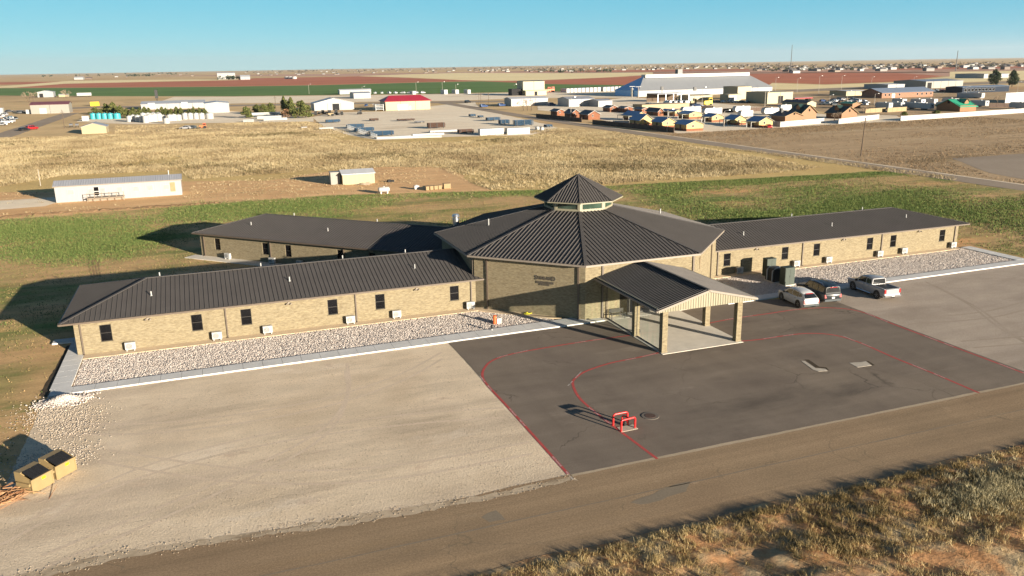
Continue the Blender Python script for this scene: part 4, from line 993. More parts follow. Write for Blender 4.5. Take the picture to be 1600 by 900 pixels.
# white crossover: left wheels seen at (1221,468) front and (1247,480) rear
def park(fw, rw, sp, hwid):
    d = (fw-rw); an = math.atan2(d.y, d.x); n = Vector((math.sin(an), -math.cos(an), 0)); c = (fw+rw)/2+n*hwid; return (c.x, c.y, 0), an
loc, an = park(at(1221.3,468.5), at(1247.5,481), SUV, .82)
suv(SUV, 'white crossover car parked nearest the portico, first of two side by side', M['pwhite'], loc, an)
loc2 = (loc[0]+3.15, loc[1]+.75, 0)
suv(BIG, 'dark slate full size suv with roof rails parked beside the white car', M['pdark'], loc2, an+R(-1), True, M['pgrey'])
def pickup(label, pm, loc, rz, scale=1.0):
    t = thing('pickup_truck', label, 'pickup', loc, rz, world=False); t.scale = (scale,)*3
    b = [(-2.88,.90,.52,1.18),(-2.80,.97,.44,1.22),(-2.2,.99,.38,1.23),(-.85,.99,.34,1.22),(.6,1.0,.34,1.20),(1.25,1.0,.35,1.20),(1.9,.99,.38,1.19),(2.55,.96,.40,1.13),(2.84,.90,.45,1.02),(2.92,.80,.50,.85)]
    h = [(-.86,.88,1.18,.80,1.24),(-.81,.89,1.18,.74,1.83),(-.3,.89,1.18,.76,1.90),(.5,.89,1.18,.75,1.90),(.95,.88,1.18,.72,1.83),(1.75,.86,1.16,.80,1.20)]
    mb = MB(); mb.loft(body_rings(b)); mb.loft(house_rings(h)); mb.build('body', pm, t, smooth=True, sharp=38)
    sp = dict(body=b, wx=(-1.80,1.87), r=.42); a = MB(); arches(a, sp); a.box(-2.4,2.3,-.7,.7,.2,.4); a.build('wheel_arch', M['black'], t)
    bed = MB(); bed.box(-2.72,-1.0,-.80,.80,1.20,1.236); bed.build('bed_cover', M['black'], t)
    rl = MB(); rl.box(-2.80,-.95,-.93,-.82,1.2,1.26); rl.box(-2.80,-.95,.82,.93,1.2,1.26); rl.build('bed_rail', pm, t)
    for s in (-1,1):
        for wn in ([(-.68,.16),(-.02,.10),(-.02,.88),(-.60,.86)],[(.08,.10),(1.28,.12),(.86,.86),(.08,.88)]):
            g = MB(); p = [side_pt(h, x, tt, s) for x, tt in wn]; g.face(p if s < 0 else list(reversed(p))); g.build('window', M['carglass'], t)
        for x in sp['wx']: wheel(t, x, s*.87, .42, s)
        lm = MB(); lm.obox((-2.86, s*.86, 1.0), (.05,0,0), (0,.09,0), (0,0,.2)); lm.build('tail_light', M['red_lamp'], t)
        lm = MB(); lm.obox((2.84, s*.74, .95), (.08,0,0), (-.03*s,.15,0), (0,0,.1)); lm.build('headlight', M['chrome'], t)
        mm = MB(); mm.obox((1.25, s*1.12, 1.28), (.07,0,0), (0,.12,0), (0,0,.11)); mm.build('mirror', M['black'], t)
        sb = MB(); sb.tube([(-.9,s*.98,.36),(1.3,s*.98,.36)], .05, 6); sb.build('side_step', M['chrome'], t)
        dh = MB()
        for x in (-.5, .2): dh.obox((x, s*1.005, 1.06), (.1,0,0), (0,.015,0), (0,0,.022))
        dh.build('door_handle', M['chrome'], t)
    g = MB(); g.face([(-.872,-.74,1.27),(-.872,.74,1.27),(-.832,.68,1.77),(-.832,-.68,1.77)]); g.build('rear_window', M['carglass'], t)
    g = MB(); g.face([(1.70,-.72,1.255),(1.70,.72,1.255),(1.0,.64,1.81),(1.0,-.64,1.81)]); g.build('windshield', M['carglass'], t)
    bp = MB(); bp.obox((-2.95,0,.55), (.1,0,0), (0,.93,0), (0,0,.09)); bp.build('bumper', M['chrome'], t)
    pl = MB(); pl.obox((-3.06,0,.58), (.006,0,0), (0,.16,0), (0,0,.08)); pl.build('number_plate', M['plate'], t)
    tg = MB(); tg.obox((-2.89,0,.92), (.012,0,0), (0,.74,0), (0,0,.24)); tg.build('tailgate', pm, t)
    return t
loc, an = park(at(1333,452.5), at(1370.5,467), None, .90)
pickup('silver crew cab pickup truck parked alone by the right gravel bed', M['psilver'], loc, an)
# small distant cars: body, glass and wheels in one mesh each
def small_car(pm, kind='car'):
    sp = {'car': SUV, 'suv': BIG}.get(kind, SUV); k = .86 if kind == 'car' else 1.0
    mb = MB(); mb.loft(body_rings([(x,hw,zb*k,zt*k) for x,hw,zb,zt in sp['body']]), 0)
    hs = [(x,hl,zl*k,ht,zt*k) for x,hl,zl,ht,zt in sp['house']]
    mb.loft(house_rings(hs), 0)
    for s in (-1,1):
        for wn in sp['wins']: mb.face([side_pt(hs, x, tt, s, .02) for x, tt in wn], 1)
        for x in sp['wx']: mb.cyl((x,s*.66,sp['r']),(x,s*.93,sp['r']),sp['r'],sp['r'],12,2)
    h = hs
    mb.face([(h[-1][0]-.1,-.64,h[-1][4]+.1),(h[-1][0]-.1,.64,h[-1][4]+.1),(h[-2][0]+.08,.58,h[-2][4]-.01),(h[-2][0]+.08,-.58,h[-2][4]-.01)],1)
    mb.face([(h[0][0]-.02,-.66,h[0][4]+.1),(h[0][0]-.02,.66,h[0][4]+.1),(h[1][0]-.05,.56,h[1][4]-.02),(h[1][0]-.05,-.56,h[1][4]-.02)],1)
    return mb
CARMESH = {}
def far_car(p, rz, pm, label, group='cars and vans parked in the distance', kind='car', s=1.0, cat='car'):
    key = (pm.name, kind)
    if key not in CARMESH: CARMESH[key] = small_car(pm, kind).build('distant_car', [pm, M['carglass'], M['rubber']], smooth=True); o = CARMESH[key]
    else: o = CARMESH[key].copy(); COL.objects.link(o)
    o.location = (p.x, p.y, -.03); o.rotation_euler = (0,0,rz); o.scale = (s,)*3
    return tag(o, label, cat, group)
# ---------------------------------------------------------------- loose stuff nobody could count
def inside(P, poly):
    x, y = P[:,0], P[:,1]; r = np.zeros(len(P), bool); n = len(poly)
    for i in range(n):
        x0, y0 = poly[i][0], poly[i][1]; x1, y1 = poly[(i+1)%n][0], poly[(i+1)%n][1]
        c = ((y0 > y) != (y1 > y)) & (x < (x1-x0)*(y-y0)/((y1-y0) or 1e-9)+x0); r ^= c
    return r
def fbm(P, s, seed=0, oct=4):
    g = np.random.default_rng(seed); v = np.zeros(len(P)); amp = 1.0
    for o in range(oct):
        for _ in range(3):
            k = g.normal(size=2)*s*2**o; ph = g.uniform(0, 6.28); v += amp*np.sin(P[:,0]*k[0]+P[:,1]*k[1]+ph)
        amp *= .6
    return v/3.2
def scatter(n, poly, keep=None):
    A = np.array([[p[0],p[1]] for p in poly]); lo, hi = A.min(0), A.max(0); out = []
    tot = 0
    while tot < n:
        P = RNG.uniform(lo, hi, size=(n*2, 2)); P = P[inside(P, A)]
        if keep is not None: P = P[RNG.uniform(size=len(P)) < keep(P)]
        out.append(P); tot += len(P)
        if len(P) == 0: break
    return np.concatenate(out)[:n]
def mesh_np(name, V, F, m, k):
    me = bpy.data.meshes.new(name); nf = len(F)
    me.vertices.add(len(V)); me.vertices.foreach_set('co', V.astype(np.float32).ravel())
    me.loops.add(nf*k); me.loops.foreach_set('vertex_index', F.astype(np.int32).ravel())
    me.polygons.add(nf); me.polygons.foreach_set('loop_start', np.arange(0, nf*k, k, dtype=np.int32)); me.polygons.foreach_set('loop_total', np.full(nf, k, dtype=np.int32))
    me.materials.append(m); me.update(calc_edges=True)
    o = bpy.data.objects.new(name, me); COL.objects.link(o); return tag(o, kind='stuff')
def tufts(name, P, m, h=(.4,.9), blades=5, spread=.25, width=.12, lean=.35, z=0.0, hs=None):
    n = len(P); B = n*blades
    c = np.repeat(P, blades, 0)+RNG.normal(size=(B,2))*spread
    H = np.repeat(RNG.uniform(h[0], h[1], n) if hs is None else hs, blades)*RNG.uniform(.6,1.15,B)
    a = RNG.uniform(0, 6.283, B); w = width*RNG.uniform(.6,1.4,B)
    l = RNG.normal(size=(B,2))*(lean*H)[:,None]
    d = np.stack([np.cos(a), np.sin(a)], 1)*w[:,None]/2
    V = np.empty((B,3,3)); V[:,0,:2] = c-d; V[:,1,:2] = c+d; zz = np.broadcast_to(z, (B,)); V[:,0,2] = zz-.03; V[:,1,2] = zz-.03; V[:,2,:2] = c+l; V[:,2,2] = zz+H
    return mesh_np(name, V.reshape(-1,3), np.arange(B*3).reshape(-1,3), m, 3)
def stones(name, P, m, size=(.06,.16), z=0.0, flat=.7):
    n = len(P); s = RNG.uniform(size[0], size[1], n)
    base = np.array([(-1,-1,-1),(1,-1,-1),(1,1,-1),(-1,1,-1),(-1,-1,1),(1,-1,1),(1,1,1),(-1,1,1)], float)*.5
    V = base[None]*RNG.uniform(.6,1.15,(n,8,3)); V[:,4:,:2] *= .72; V *= np.stack([s*RNG.uniform(.8,1.5,n), s, s*flat], 1)[:,None,:]
    a = RNG.uniform(0,6.283,n); ca, sa = np.cos(a), np.sin(a)
    tl = RNG.normal(size=(n,2))*.3
    V[:,:,2] += V[:,:,0]*tl[:,:1]+V[:,:,1]*tl[:,1:]
    X = V[:,:,0]*ca[:,None]-V[:,:,1]*sa[:,None]; Y = V[:,:,0]*sa[:,None]+V[:,:,1]*ca[:,None]
    zz = z if np.ndim(z) else np.full(n, z)
    V = np.stack([X+P[:,:1], Y+P[:,1:2], V[:,:,2]+zz[:,None]+s[:,None]*.2], 2)
    q = np.array([(0,3,2,1),(4,5,6,7),(0,1,5,4),(1,2,6,5),(2,3,7,6),(3,0,4,7)])
    F = (np.arange(n)[:,None,None]*8+q[None]).reshape(-1,4)
    return mesh_np(name, V.reshape(-1,3), F, m, 4)
M['straw'] = island('dry_grass_blades', [(0,(.16,.115,.065)),(.3,(.24,.18,.10)),(.6,(.35,.28,.16)),(1,(.44,.365,.225))], ns=.06)
M['turf'] = island('lawn_blades', [(0,(.08,.11,.028)),(.35,(.125,.145,.042)),(.62,(.235,.18,.08)),(1,(.32,.22,.11))], ns=.09)
M['turfgreen'] = island('green_lawn_blades', [(0,(.055,.092,.026)),(.5,(.105,.155,.045)),(1,(.21,.22,.075))])
M['vergegrass'] = island('verge_grass_blades', [(0,(.09,.068,.03)),(.3,(.22,.155,.065)),(.65,(.40,.295,.13)),(1,(.54,.43,.23))], ns=.15)
M['scrub'] = island('dark_scrub', [(0,(.035,.035,.018)),(.5,(.08,.068,.03)),(1,(.16,.12,.055))])
M['stone'] = island('pale_river_stones', [(0,(.36,.31,.28)),(.3,(.50,.44,.395)),(.65,(.60,.54,.49)),(.9,(.66,.61,.56)),(1,(.38,.28,.22))])
M['chipstone'] = island('caliche_stones', [(0,(.26,.20,.14)),(.6,(.36,.29,.21)),(1,(.44,.37,.28))])
DRYP = px((-20,224),(0,216),(128,213),(175,211),(300,206),(480,206),(540,219),(600,223),(700,222),(828,213),(880,206),(960,209),(1090,230),(1285,262),(1240,268),(1000,284),(860,294),(770,297),(735,285),(690,262),(600,261),(480,268),(300,281),(283,266),(100,274),(0,292),(-20,294))
tufts('dry_grass', scatter(120000, DRYP, lambda P: np.clip(.55+.45*fbm(P,.10,3), .06, 1)), M['straw'], (.2,.7), 5, .32, .075, .4, -.03)
tufts('dry_weeds', scatter(2600, DRYP, lambda P: np.clip(fbm(P,.06,8)-.25, .0, 1)), M['scrub'], (.3,.8), 9, .4, .1, .5, -.03)
# lawn: thin tan cover with greener drifts
LAWN = [(-120,-40),(-120,71),(-75,74),(-46,75),(-18,76.5),(2,71),(24,64),(43,63),(70,59.5),(99.5,56.5),(99.5,-20),(54,-14),(53.5,8),(13,8),(8,16),(-8,16),(-34,48),(-46,38),(-14,8),(-51.5,8),(-51.6,-16),(-52.5,-40)]
tufts('lawn_grass', scatter(60000, LAWN, lambda P: np.clip(.4+.4*fbm(P,.12,5), .05, 1)), M['turf'], (.05,.16), 3, .3, .1, .5, -.02)
tufts('green_grass', scatter(48000, LAWN, lambda P: np.clip(fbm(P*np.array([.6,1.5]),.07,12)*1.4-.25+.35*((P[:,1] > 52) & (P[:,1] < 76))+.3*((P[:,0] < -53) & (P[:,1] < 0)), 0, 1)), M['turfgreen'], (.08,.24), 4, .3, .11, .5, -.02)
# verge in front: uneven ground with ruts, clumped grass on it
def edge_y(x): return np.interp(x, [-300,-30,0,60,300], [-48.2,-48.1,-48.1,-48.0,-48.0])+.18*np.sin(x*.7)*np.sin(x*.23+1)
def verge_z(P):
    d = np.clip((edge_y(P[:,0])-P[:,1]), 0, 30); k = np.clip(d/1.2, 0, 1)
    rut = -.08*np.exp(-((P[:,1]+52.6+.05*P[:,0]*.2+.5*np.sin(P[:,0]*.13))/.45)**2)-.07*np.exp(-((P[:,1]+54.6+.01*P[:,0]+.5*np.sin(P[:,0]*.13))/.45)**2)
    return np.maximum(.002, .002+k*(.10*fbm(P,.55,201,4)+.05*fbm(P,1.6,202,3)+.02+rut)+.19*np.clip((d-1.5)/6, 0, 1)+.08*k)
nx, ny = 420, 90; xs = np.concatenate([[-300,-100], np.linspace(-62,64,nx-4), [120,300]])
G_ = np.stack([np.repeat(xs[:,None], ny, 1), edge_y(xs)[:,None]-np.linspace(0,1,ny)[None,:]**1.6*34], 2).reshape(-1,2)
V_ = np.column_stack([G_, verge_z(G_)]); I_ = np.arange(nx*ny).reshape(nx, ny)
F_ = np.stack([I_[:-1,:-1], I_[:-1,1:], I_[1:,1:], I_[1:,:-1]], 2).reshape(-1,4)
o = mesh_np('roadside_verge', V_, F_, M['verge'], 4); o['kind'] = 'structure'
VERGE = [(-60,-49.0),(-30,-48.7),(0,-48.6),(60,-48.4),(60,-80),(-60,-80)]
vk = lambda P: np.clip(.62+.75*fbm(P,.35,21), .03, 1)
def vtuft(name, P, m, h, blades, spread, width, lean): tufts(name, P, m, h, blades, spread, width, lean, np.repeat(verge_z(P), blades))
vtuft('verge_grass', scatter(23000, VERGE, vk), M['vergegrass'], (.12,.36), 24, .12, .022, .42)
vtuft('verge_grass', scatter(14000, VERGE, vk), M['vergegrass'], (.05,.18), 14, .2, .02, .6)
vtuft('verge_weeds', scatter(2600, VERGE, lambda P: np.clip(fbm(P,.3,33)-.05, 0, 1)), M['scrub'], (.10,.34), 26, .17, .024, .6)
vtuft('edge_grass', scatter(1500, [(-60,-49.1),(-30,-48.5),(0,-48.35),(60,-48.15),(60,-48.9),(0,-49.2),(-30,-49.4),(-60,-50)]), M['vergegrass'], (.06,.22), 22, .1, .024, .5)
stones('verge_clods', scatter(3000, VERGE, lambda P: np.clip(.2+.9*fbm(P,.4,44), .0, 1)), island('red_clods', [(0,(.20,.09,.045)),(1,(.34,.18,.09))]), (.03,.11), .03, .45)
q = at(1565, 772); PC = np.array([[q.x,q.y]])+RNG.normal(size=(900,2))*np.array([2.4,.8])
tufts('pale_clump', PC, island('pale_grey_green_blades', [(0,(.22,.19,.11)),(.5,(.42,.37,.22)),(1,(.58,.51,.33))]), (.15,.42), 20, .14, .028, .35, np.repeat(verge_z(PC), 20))
# stone beds
BEDL = [(-49.45,-13.75),(-49.45,-7.2),(-14.4,-7.2),(-9.9,-11.2),(-8.2,-12.75),(-8.6,-13.1)]
BEDR = [(5.5,-13.45),(6.6,-12.7),(10.5,-9.6),(13.6,-6.1),(50.7,-6.1),(51.3,-5.0),(51.4,-13.2),(14,-13.6),(9.6,-13.7)]
for nm, bd, cnt in (('stone_bed', BEDL, 40000), ('stone_bed', BEDR, 36000)):
    sheet('stone_bed_base', bd, .0, earth('stone_bed_'+str(cnt+len(bd)), [(.3,(.50,.44,.39)),(.7,(.64,.57,.51))], 3.0, .25, 9.0, bumps=.7, bdist=.04), kind='structure')
    stones(nm, scatter(cnt, bd), M['stone'], (.05,.11), .0, .4)
q = at(100, 626); pp = np.array([[q.x,q.y]])+RNG.normal(size=(3200,2))*np.array([.75,.45]); hh = np.exp(-(((pp-[q.x,q.y])/[.9,.55])**2).sum(1))*.42
mb = MB()
stones('gravel_heap', pp, M['stone'], (.05,.13), hh)
GL = px((42,688),(75,622),(125,640),(130,700),(95,735),(60,720),(20,760))
SP_ = scatter(3600, GL, lambda P: np.clip(.4+.8*fbm(P,.5,77), .02, 1)); SP_ = SP_+RNG.normal(size=SP_.shape)*np.array([.9,.6])
stones('spilled_gravel', SP_, island('spilled_chips', [(0,(.34,.28,.22)),(.6,(.50,.43,.35)),(1,(.58,.51,.43))]), (.03,.08), -.01, .5)
LOTL = [(-51.0,-41.4),(-50.8,-15.9),(-20,-16.6),(-20,-41)]
stones('lot_stones', scatter(900, [(-60,-41.9),(-44,-40.6),(-30,-41.9),(-19.5,-41.9),(-19.5,-40.9),(-30,-40.6),(-44,-39.2),(-60,-40.2)]), M['chipstone'], (.02,.06), -.006, .5)
stones('lot_stones', scatter(5200, LOTL, lambda P: np.clip(.4+.6*fbm(P,.2,51), .02, 1)), M['chipstone'], (.015,.045), -.012, .5)
stones('lot_stones', scatter(4200, [(20.5,-41),(20.5,-15),(56,-15),(58,-41)], lambda P: np.clip(.4+.6*fbm(P,.2,52), .02, 1)), M['chipstone'], (.015,.045), -.012, .5)
# brush pile of cut branches by the dumpsters
mb = MB(); q = at(-4, 782); rg = random.Random(5)
for i in range(150):
    a = rg.gauss(.5,.5); c = Vector((q.x+rg.gauss(0,.8), q.y+rg.gauss(0,.55), 0)); l = rg.uniform(.6,1.9); zc = rg.uniform(.02,.38)
    d = Vector((math.cos(a)*l/2, math.sin(a)*l/2, rg.uniform(-.1,.1))); mb.cyl(c-d+Vector((0,0,zc)), c+d+Vector((0,0,zc)), rg.uniform(.015,.04), .012, 4, 0, False)
tag(mb.build('brush_pile', island('cut_branches', [(0,(.22,.10,.05)),(1,(.46,.28,.15))]), uv=False), 'heap of cut reddish brown branches beside the tan dumpsters', 'brush pile')
def feather(n, poly, keep):
    P = scatter(n, poly, keep); return P+RNG.normal(size=P.shape)*np.array([3.2,2.2])
GA = px((-40,346),(0,344),(250,325),(330,319),(500,316),(520,322),(430,335),(310,352),(240,372),(205,392),(150,412),(60,408),(0,398),(-40,400))
GB = px((1040,312),(1000,297),(1290,275),(1480,300),(1640,330),(1640,372),(1530,350),(1400,322),(1250,340),(1120,346))
tufts('green_grass', feather(20000, GA, lambda P: np.clip(.35+.75*fbm(P*np.array([.6,1.3]),.11,101),.03,1)), M['turfgreen'], (.08,.26), 4, .3, .1, .5, -.02)
tufts('green_grass', feather(24000, GB, lambda P: np.clip(.3+.8*fbm(P*np.array([.6,1.3]),.09,103),.03,1)), M['turfgreen'], (.10,.32), 4, .3, .1, .5, -.02)
# ---------------------------------------------------------------- buildings and yards behind
Z0 = -.04
def gmat(name, c, **k):
    if name not in M: M[name] = panelled(name, c, **k)
    return M[name]
W_ = lambda: gmat('white_sheet', (.28,.28,.28), spacing=.9, var=.05, bs=.25)
CREAM_ = lambda: gmat('cream_sheet', (.31,.265,.165), spacing=.9, var=.06, bs=.25)
GREY_ = lambda: gmat('grey_sheet', (.23,.22,.195), spacing=.9, var=.06, bs=.25)
ROOFW = lambda: gmat('pale_roof_sheet', (.40,.41,.43), spacing=.6, var=.08, bs=.4)
ROOFG = lambda: gmat('grey_roof_sheet', (.26,.27,.30), spacing=.5, var=.1, bs=.4)
ROOFB = lambda: gmat('blue_grey_roof', (.16,.20,.27), spacing=.5, var=.1, bs=.4)
ROOFR = lambda: gmat('red_roof_sheet', (.30,.02,.04), spacing=.5, var=.1, bs=.4)
ROOFM = lambda: gmat('maroon_roof_sheet', (.15,.05,.055), spacing=.5, var=.1, bs=.4)
ROOFBL = lambda: gmat('blue_roof_sheet', (.17,.29,.46), spacing=.5, var=.1, bs=.4)
ROOFDK = lambda: gmat('dark_shingle', (.035,.035,.04), spacing=.3, var=.25, bs=.3)
ROOFGN = lambda: gmat('green_roof_sheet', (.03,.27,.16), spacing=.5, var=.1, bs=.4)
ROOFDG = lambda: gmat('dark_green_roof', (.02,.045,.04), spacing=.4, var=.2, bs=.4)
def front(p0, p1, py, z=Z0):
    """front wall on a street-parallel line: sighted left foot (p0, py) and right column p1"""
    P = at(p0, py, z); return P.x, x_at(p1, P.y, z), P.y
def shed(name, label, p0, p1, py, ytop, depth, wall, roof, ridge='x', ypeak=None, rise=None, over=.35, doors=(), wins=(), group=None, cat='building', y=None, hip=0.0, trim=None, dirty=None):
    """a gabled or hipped building; front wall from photo feet, heights sighted at the left front corner"""
    x0, x1, y0 = front(p0, p1, py)
    eh = max(1.8, z_at(x0, y0, ytop)); y1 = y0+depth
    ym, xm = (y0+y1)/2, (x0+x1)/2
    if rise is None: rise = (depth if ridge == 'x' else x1-x0)*.5*.28
    if ypeak is not None: rise = z_at(xm if ridge == 'y' else x0, y0 if ridge == 'y' else ym, ypeak)-eh
    t = thing(name, label, cat, (xm, y0, Z0), group=group)
    mb = MB(); pk = eh+rise
    mb.face([(x0,y0,Z0),(x1,y0,Z0),(x1,y0,eh),(x0,y0,eh)]); mb.face([(x1,y0,Z0),(x1,y1,Z0),(x1,y1,eh),(x1,y0,eh)])
    mb.face([(x1,y1,Z0),(x0,y1,Z0),(x0,y1,eh),(x1,y1,eh)]); mb.face([(x0,y1,Z0),(x0,y0,Z0),(x0,y0,eh),(x0,y1,eh)])
    if not hip:
        if ridge == 'y': mb.face([(x0,y0,eh),(x1,y0,eh),(xm,y0,pk)]); mb.face([(x0,y1,eh),(x1,y1,eh),(xm,y1,pk)])
        else: mb.face([(x0,y0,eh),(x0,y1,eh),(x0,ym,pk)]); mb.face([(x1,y0,eh),(x1,y1,eh),(x1,ym,pk)])
    wl = mb.build('wall', wall, t)
    rb = MB(); o = over; th = .12; e2 = eh-(rise/((x1-x0)/2 if ridge == 'y' else depth/2))*o+.05; pk2 = pk+.05
    def plane(pts):
        pts = [Vector(p) for p in pts]; rb.face(pts); rb.face([p-Vector((0,0,th)) for p in pts])
        for a, b in zip(pts, pts[1:]+pts[:1]): rb.face([a-Vector((0,0,th)), b-Vector((0,0,th)), b, a], 1)
    if ridge == 'y':
        plane([(x0-o,y1+o,e2),(x0-o,y0-o,e2),(xm,y0-o+hip,pk2),(xm,y1+o-hip,pk2)]); plane([(x1+o,y0-o,e2),(x1+o,y1+o,e2),(xm,y1+o-hip,pk2),(xm,y0-o+hip,pk2)])
        if hip: plane([(x0-o,y0-o,e2),(x1+o,y0-o,e2),(xm,y0-o+hip,pk2)]); plane([(x1+o,y1+o,e2),(x0-o,y1+o,e2),(xm,y1+o-hip,pk2)])
    else:
        plane([(x0-o,y0-o,e2),(x1+o,y0-o,e2),(x1+o-hip,ym,pk2),(x0-o+hip,ym,pk2)]); plane([(x1+o,y1+o,e2),(x0-o,y1+o,e2),(x0-o+hip,ym,pk2),(x1+o-hip,ym,pk2)])
        if hip: plane([(x0-o,y1+o,e2),(x0-o,y0-o,e2),(x0-o+hip,ym,pk2)]); plane([(x1+o,y0-o,e2),(x1+o,y1+o,e2),(x1+o-hip,ym,pk2)])
    rb.build('roof', [roof, trim or roof], t)
    if (x1-x0) > 14 and not wins:      # sheet-metal downpipes and door seams along the front
        sb = MB(); n = int((x1-x0)/7.5)
        for i in range(1, n): xx = x0+(x1-x0)*i/n; sb.box(xx-.09,xx+.09,y0-.1,y0-.012,Z0,eh-.15)
        sb.build('panel_seam', M['greyfan'] if wall is not CREAM_() else M['trim'], t)
    for d in doors:    # (kind, px0, px1, height)
        a, b = x_at(d[1], y0), x_at(d[2], y0); mb = MB()
        if d[0] == 'open': mb.face([(a,y0-.03,Z0),(b,y0-.03,Z0),(b,y0-.03,d[3]),(a,y0-.03,d[3])]); nm, mm = 'door_opening', M['dark']
        else: mb.box(a,b,y0-.08,y0-.01,Z0,d[3]); nm, mm = 'door', M['whitepaint']
        db = mb.build(nm, mm, t)
        if d[0] == 'open':
            fb = MB(); fb.box(a-.12,a,y0-.1,y0-.005,Z0,d[3]+.12); fb.box(b,b+.12,y0-.1,y0-.005,Z0,d[3]+.12); fb.box(a,b,y0-.1,y0-.005,d[3],d[3]+.12); fb.build('frame', wall, db)
    for q in wins:     # (px, width, z0, z1)
        a = x_at(q[0], y0); mb = MB(); mb.box(a-q[1]/2,a+q[1]/2,y0-.05,y0-.01,q[2],q[3],0); mb.box(a-q[1]/2+.08,a+q[1]/2-.08,y0-.07,y0-.05,q[2]+.08,q[3]-.08,1)
        mb.build('window', [M['whitepaint'], M['winglass']], t)
    return t, (x0, x1, y0, y1, eh, pk)
def boxhouse(name, label, p0, p1, py, ytop, depth, m, cat, group=None, roofm=None, zb=Z0, wheels=False, doors=(), ribs=False):
    """flat-topped box: container, trailer, tank body"""
    x0, x1, y0 = front(p0, p1, py); h = max(1.2, z_at(x0, y0, ytop)); t = thing(name, label, cat, ((x0+x1)/2, y0, Z0), group=group)
    mb = MB(); b = zb+(1.0 if wheels else 0.06); mb.box(x0,x1,y0,y0+depth,b,h); mb.box(x0-.03,x1+.03,y0-.03,y0+depth+.03,h-.1,h+.02,0)
    mb.build('body', [m], t)
    if wheels:
        for xx in (x0+(x1-x0)*.78, x0+(x1-x0)*.88):
            w_ = MB(); w_.cyl((xx,y0+.05,.45),(xx,y0+depth-.05,.45),.48,.48,12); w_.build('wheel', M['rubber'], t)
        l = MB(); l.box(x0+(x1-x0)*.2,x0+(x1-x0)*.2+.2,y0+.3,y0+depth-.3,Z0,b); l.build('landing_leg', M['black'], t)
    return t, (x0, x1, y0, h)

# --- left: mobile home with a deck, shed, tank, timber boxes
P, Q = at(88,317), at(285,304); x0, x1, y0 = P.x, Q.x, (P.y+Q.y)/2; dp = 4.4
h = z_at(x0, y0, 291.5); t = thing('mobile_home', 'long white mobile home with grey ribbed metal roof and front deck', 'mobile home', ((x0+x1)/2,y0,Z0))
mb = MB(); mb.box(x0,x1,y0,y0+dp,Z0,h,0,skip='t'); rs = .75
mb.face([(x0,y0,h),(x0,y0+dp,h),(x0,y0+dp/2,h+rs)]); mb.face([(x1,y0,h),(x1,y0+dp/2,h+rs),(x1,y0+dp,h)]); mb.build('wall', W_(), t)
mb = MB(); o = .25
mb.ribs([Vector((x0-o,y0-o,h)),Vector((x1+o,y0-o,h)),Vector((x1+o,y0+dp/2,h+rs+.06)),Vector((x0-o,y0+dp/2,h+rs+.06))], .42, .05, .08)
mb.ribs([Vector((x1+o,y0+dp+o,h)),Vector((x0-o,y0+dp+o,h)),Vector((x0-o,y0+dp/2,h+rs+.06)),Vector((x1+o,y0+dp/2,h+rs+.06))], .42, .05, .08)
mb.box(x0-o-.03,x1+o+.03,y0-o-.05,y0-o,h-.14,h,1); rf = mb.build('roof', [ROOFG(), M['fascia']], t)
pipe((x_at(263.5,y0+dp/2,h+rs),y0+dp/2,h+rs), rf, .9, .09)
for p, w_, z0, z1, mm in ((111,1.1,1.3,2.3,1),(143,1.0,1.3,2.3,1),(160.5,1.1,1.3,2.3,1),(187.5,1.0,1.3,2.3,1),(213,1.1,1.2,2.2,1),(235,1.1,1.2,2.3,1),(260.5,1.1,1.2,2.2,1)):
    a = x_at(p, y0, 1.5); mb = MB(); mb.box(a-w_/2,a+w_/2,y0-.04,y0-.01,z0,z1,0); mb.box(a-w_/2+.07,a+w_/2-.07,y0-.055,y0-.04,z0+.07,z1-.07,1); mb.build('window', [M['whitepaint'], plain('pale_blind_%d'%int(p), (.25,.26,.26), .3)], t)
a = x_at(151,y0,1.5); mb = MB(); mb.box(a-.5,a+.5,y0-.05,y0-.01,.75,2.6,0); mb.box(a-.4,a+.4,y0-.07,y0-.05,1.75,2.5,1); mb.box(a-.4,a+.4,y0-.07,y0-.05,.95,1.6,1); mb.build('door', [M['whitepaint'], M['winglass']], t)
a = x_at(270,y0,1.5); mb = MB(); mb.box(a-.45,a+.45,y0-.05,y0-.01,.75,2.55); mb.build('door', M['tanwood'], t)
a, b = x_at(137,y0-1.6,.5), x_at(194,y0-1.6,.5); mb = MB(); mb.box(a,b,y0-2.0,y0-.06,.55,.68)
for i in range(6):
    xx = a+(b-a)*i/5; mb.box(xx-.05,xx+.05,y0-2.0,y0-1.9,Z0,1.6)
mb.box(a,b,y0-2.0,y0-1.94,1.5,1.57); mb.box(a,b,y0-2.0,y0-1.94,1.05,1.1); mb.box(a,b,y0-1.0,y0-.9,Z0,.55); mb.build('deck', M['wood'], t)
t, (x0,x1,y0,y1,eh,pk) = shed('storage_shed', 'cream ribbed storage shed with pale metal roof alone on bare dirt', 536, 586, 289.5, 272.5, 5.2, CREAM_(), ROOFW(), 'x', ypeak=265.5, over=.2, cat='shed')
mb = MB(); mb.box(x0-2.2,x0-.25,y0+1.6,y0+3.6,Z0,2.5); mb.box(x0-2.3,x0-.2,y0+1.5,y0+3.7,2.5,2.58); mb.build('lean_to', M['steelblue'] if 'steelblue' in M else GREY_(), t)
q = at(570, 289); mb = MB()
for i in range(14):
    c = Vector((q.x+RNG.normal()*.7, q.y-.4+RNG.normal()*.25, RNG.uniform(.0,.5))); mb.obox(c, Vector((RNG.uniform(.2,.8),0,RNG.normal()*.1)), Vector((0,.06,0)), Vector((0,0,.05)))
tag(mb.build('scrap_pile', M['wood'], uv=False), 'heap of scrap lumber in front of the cream storage shed', 'scrap pile')
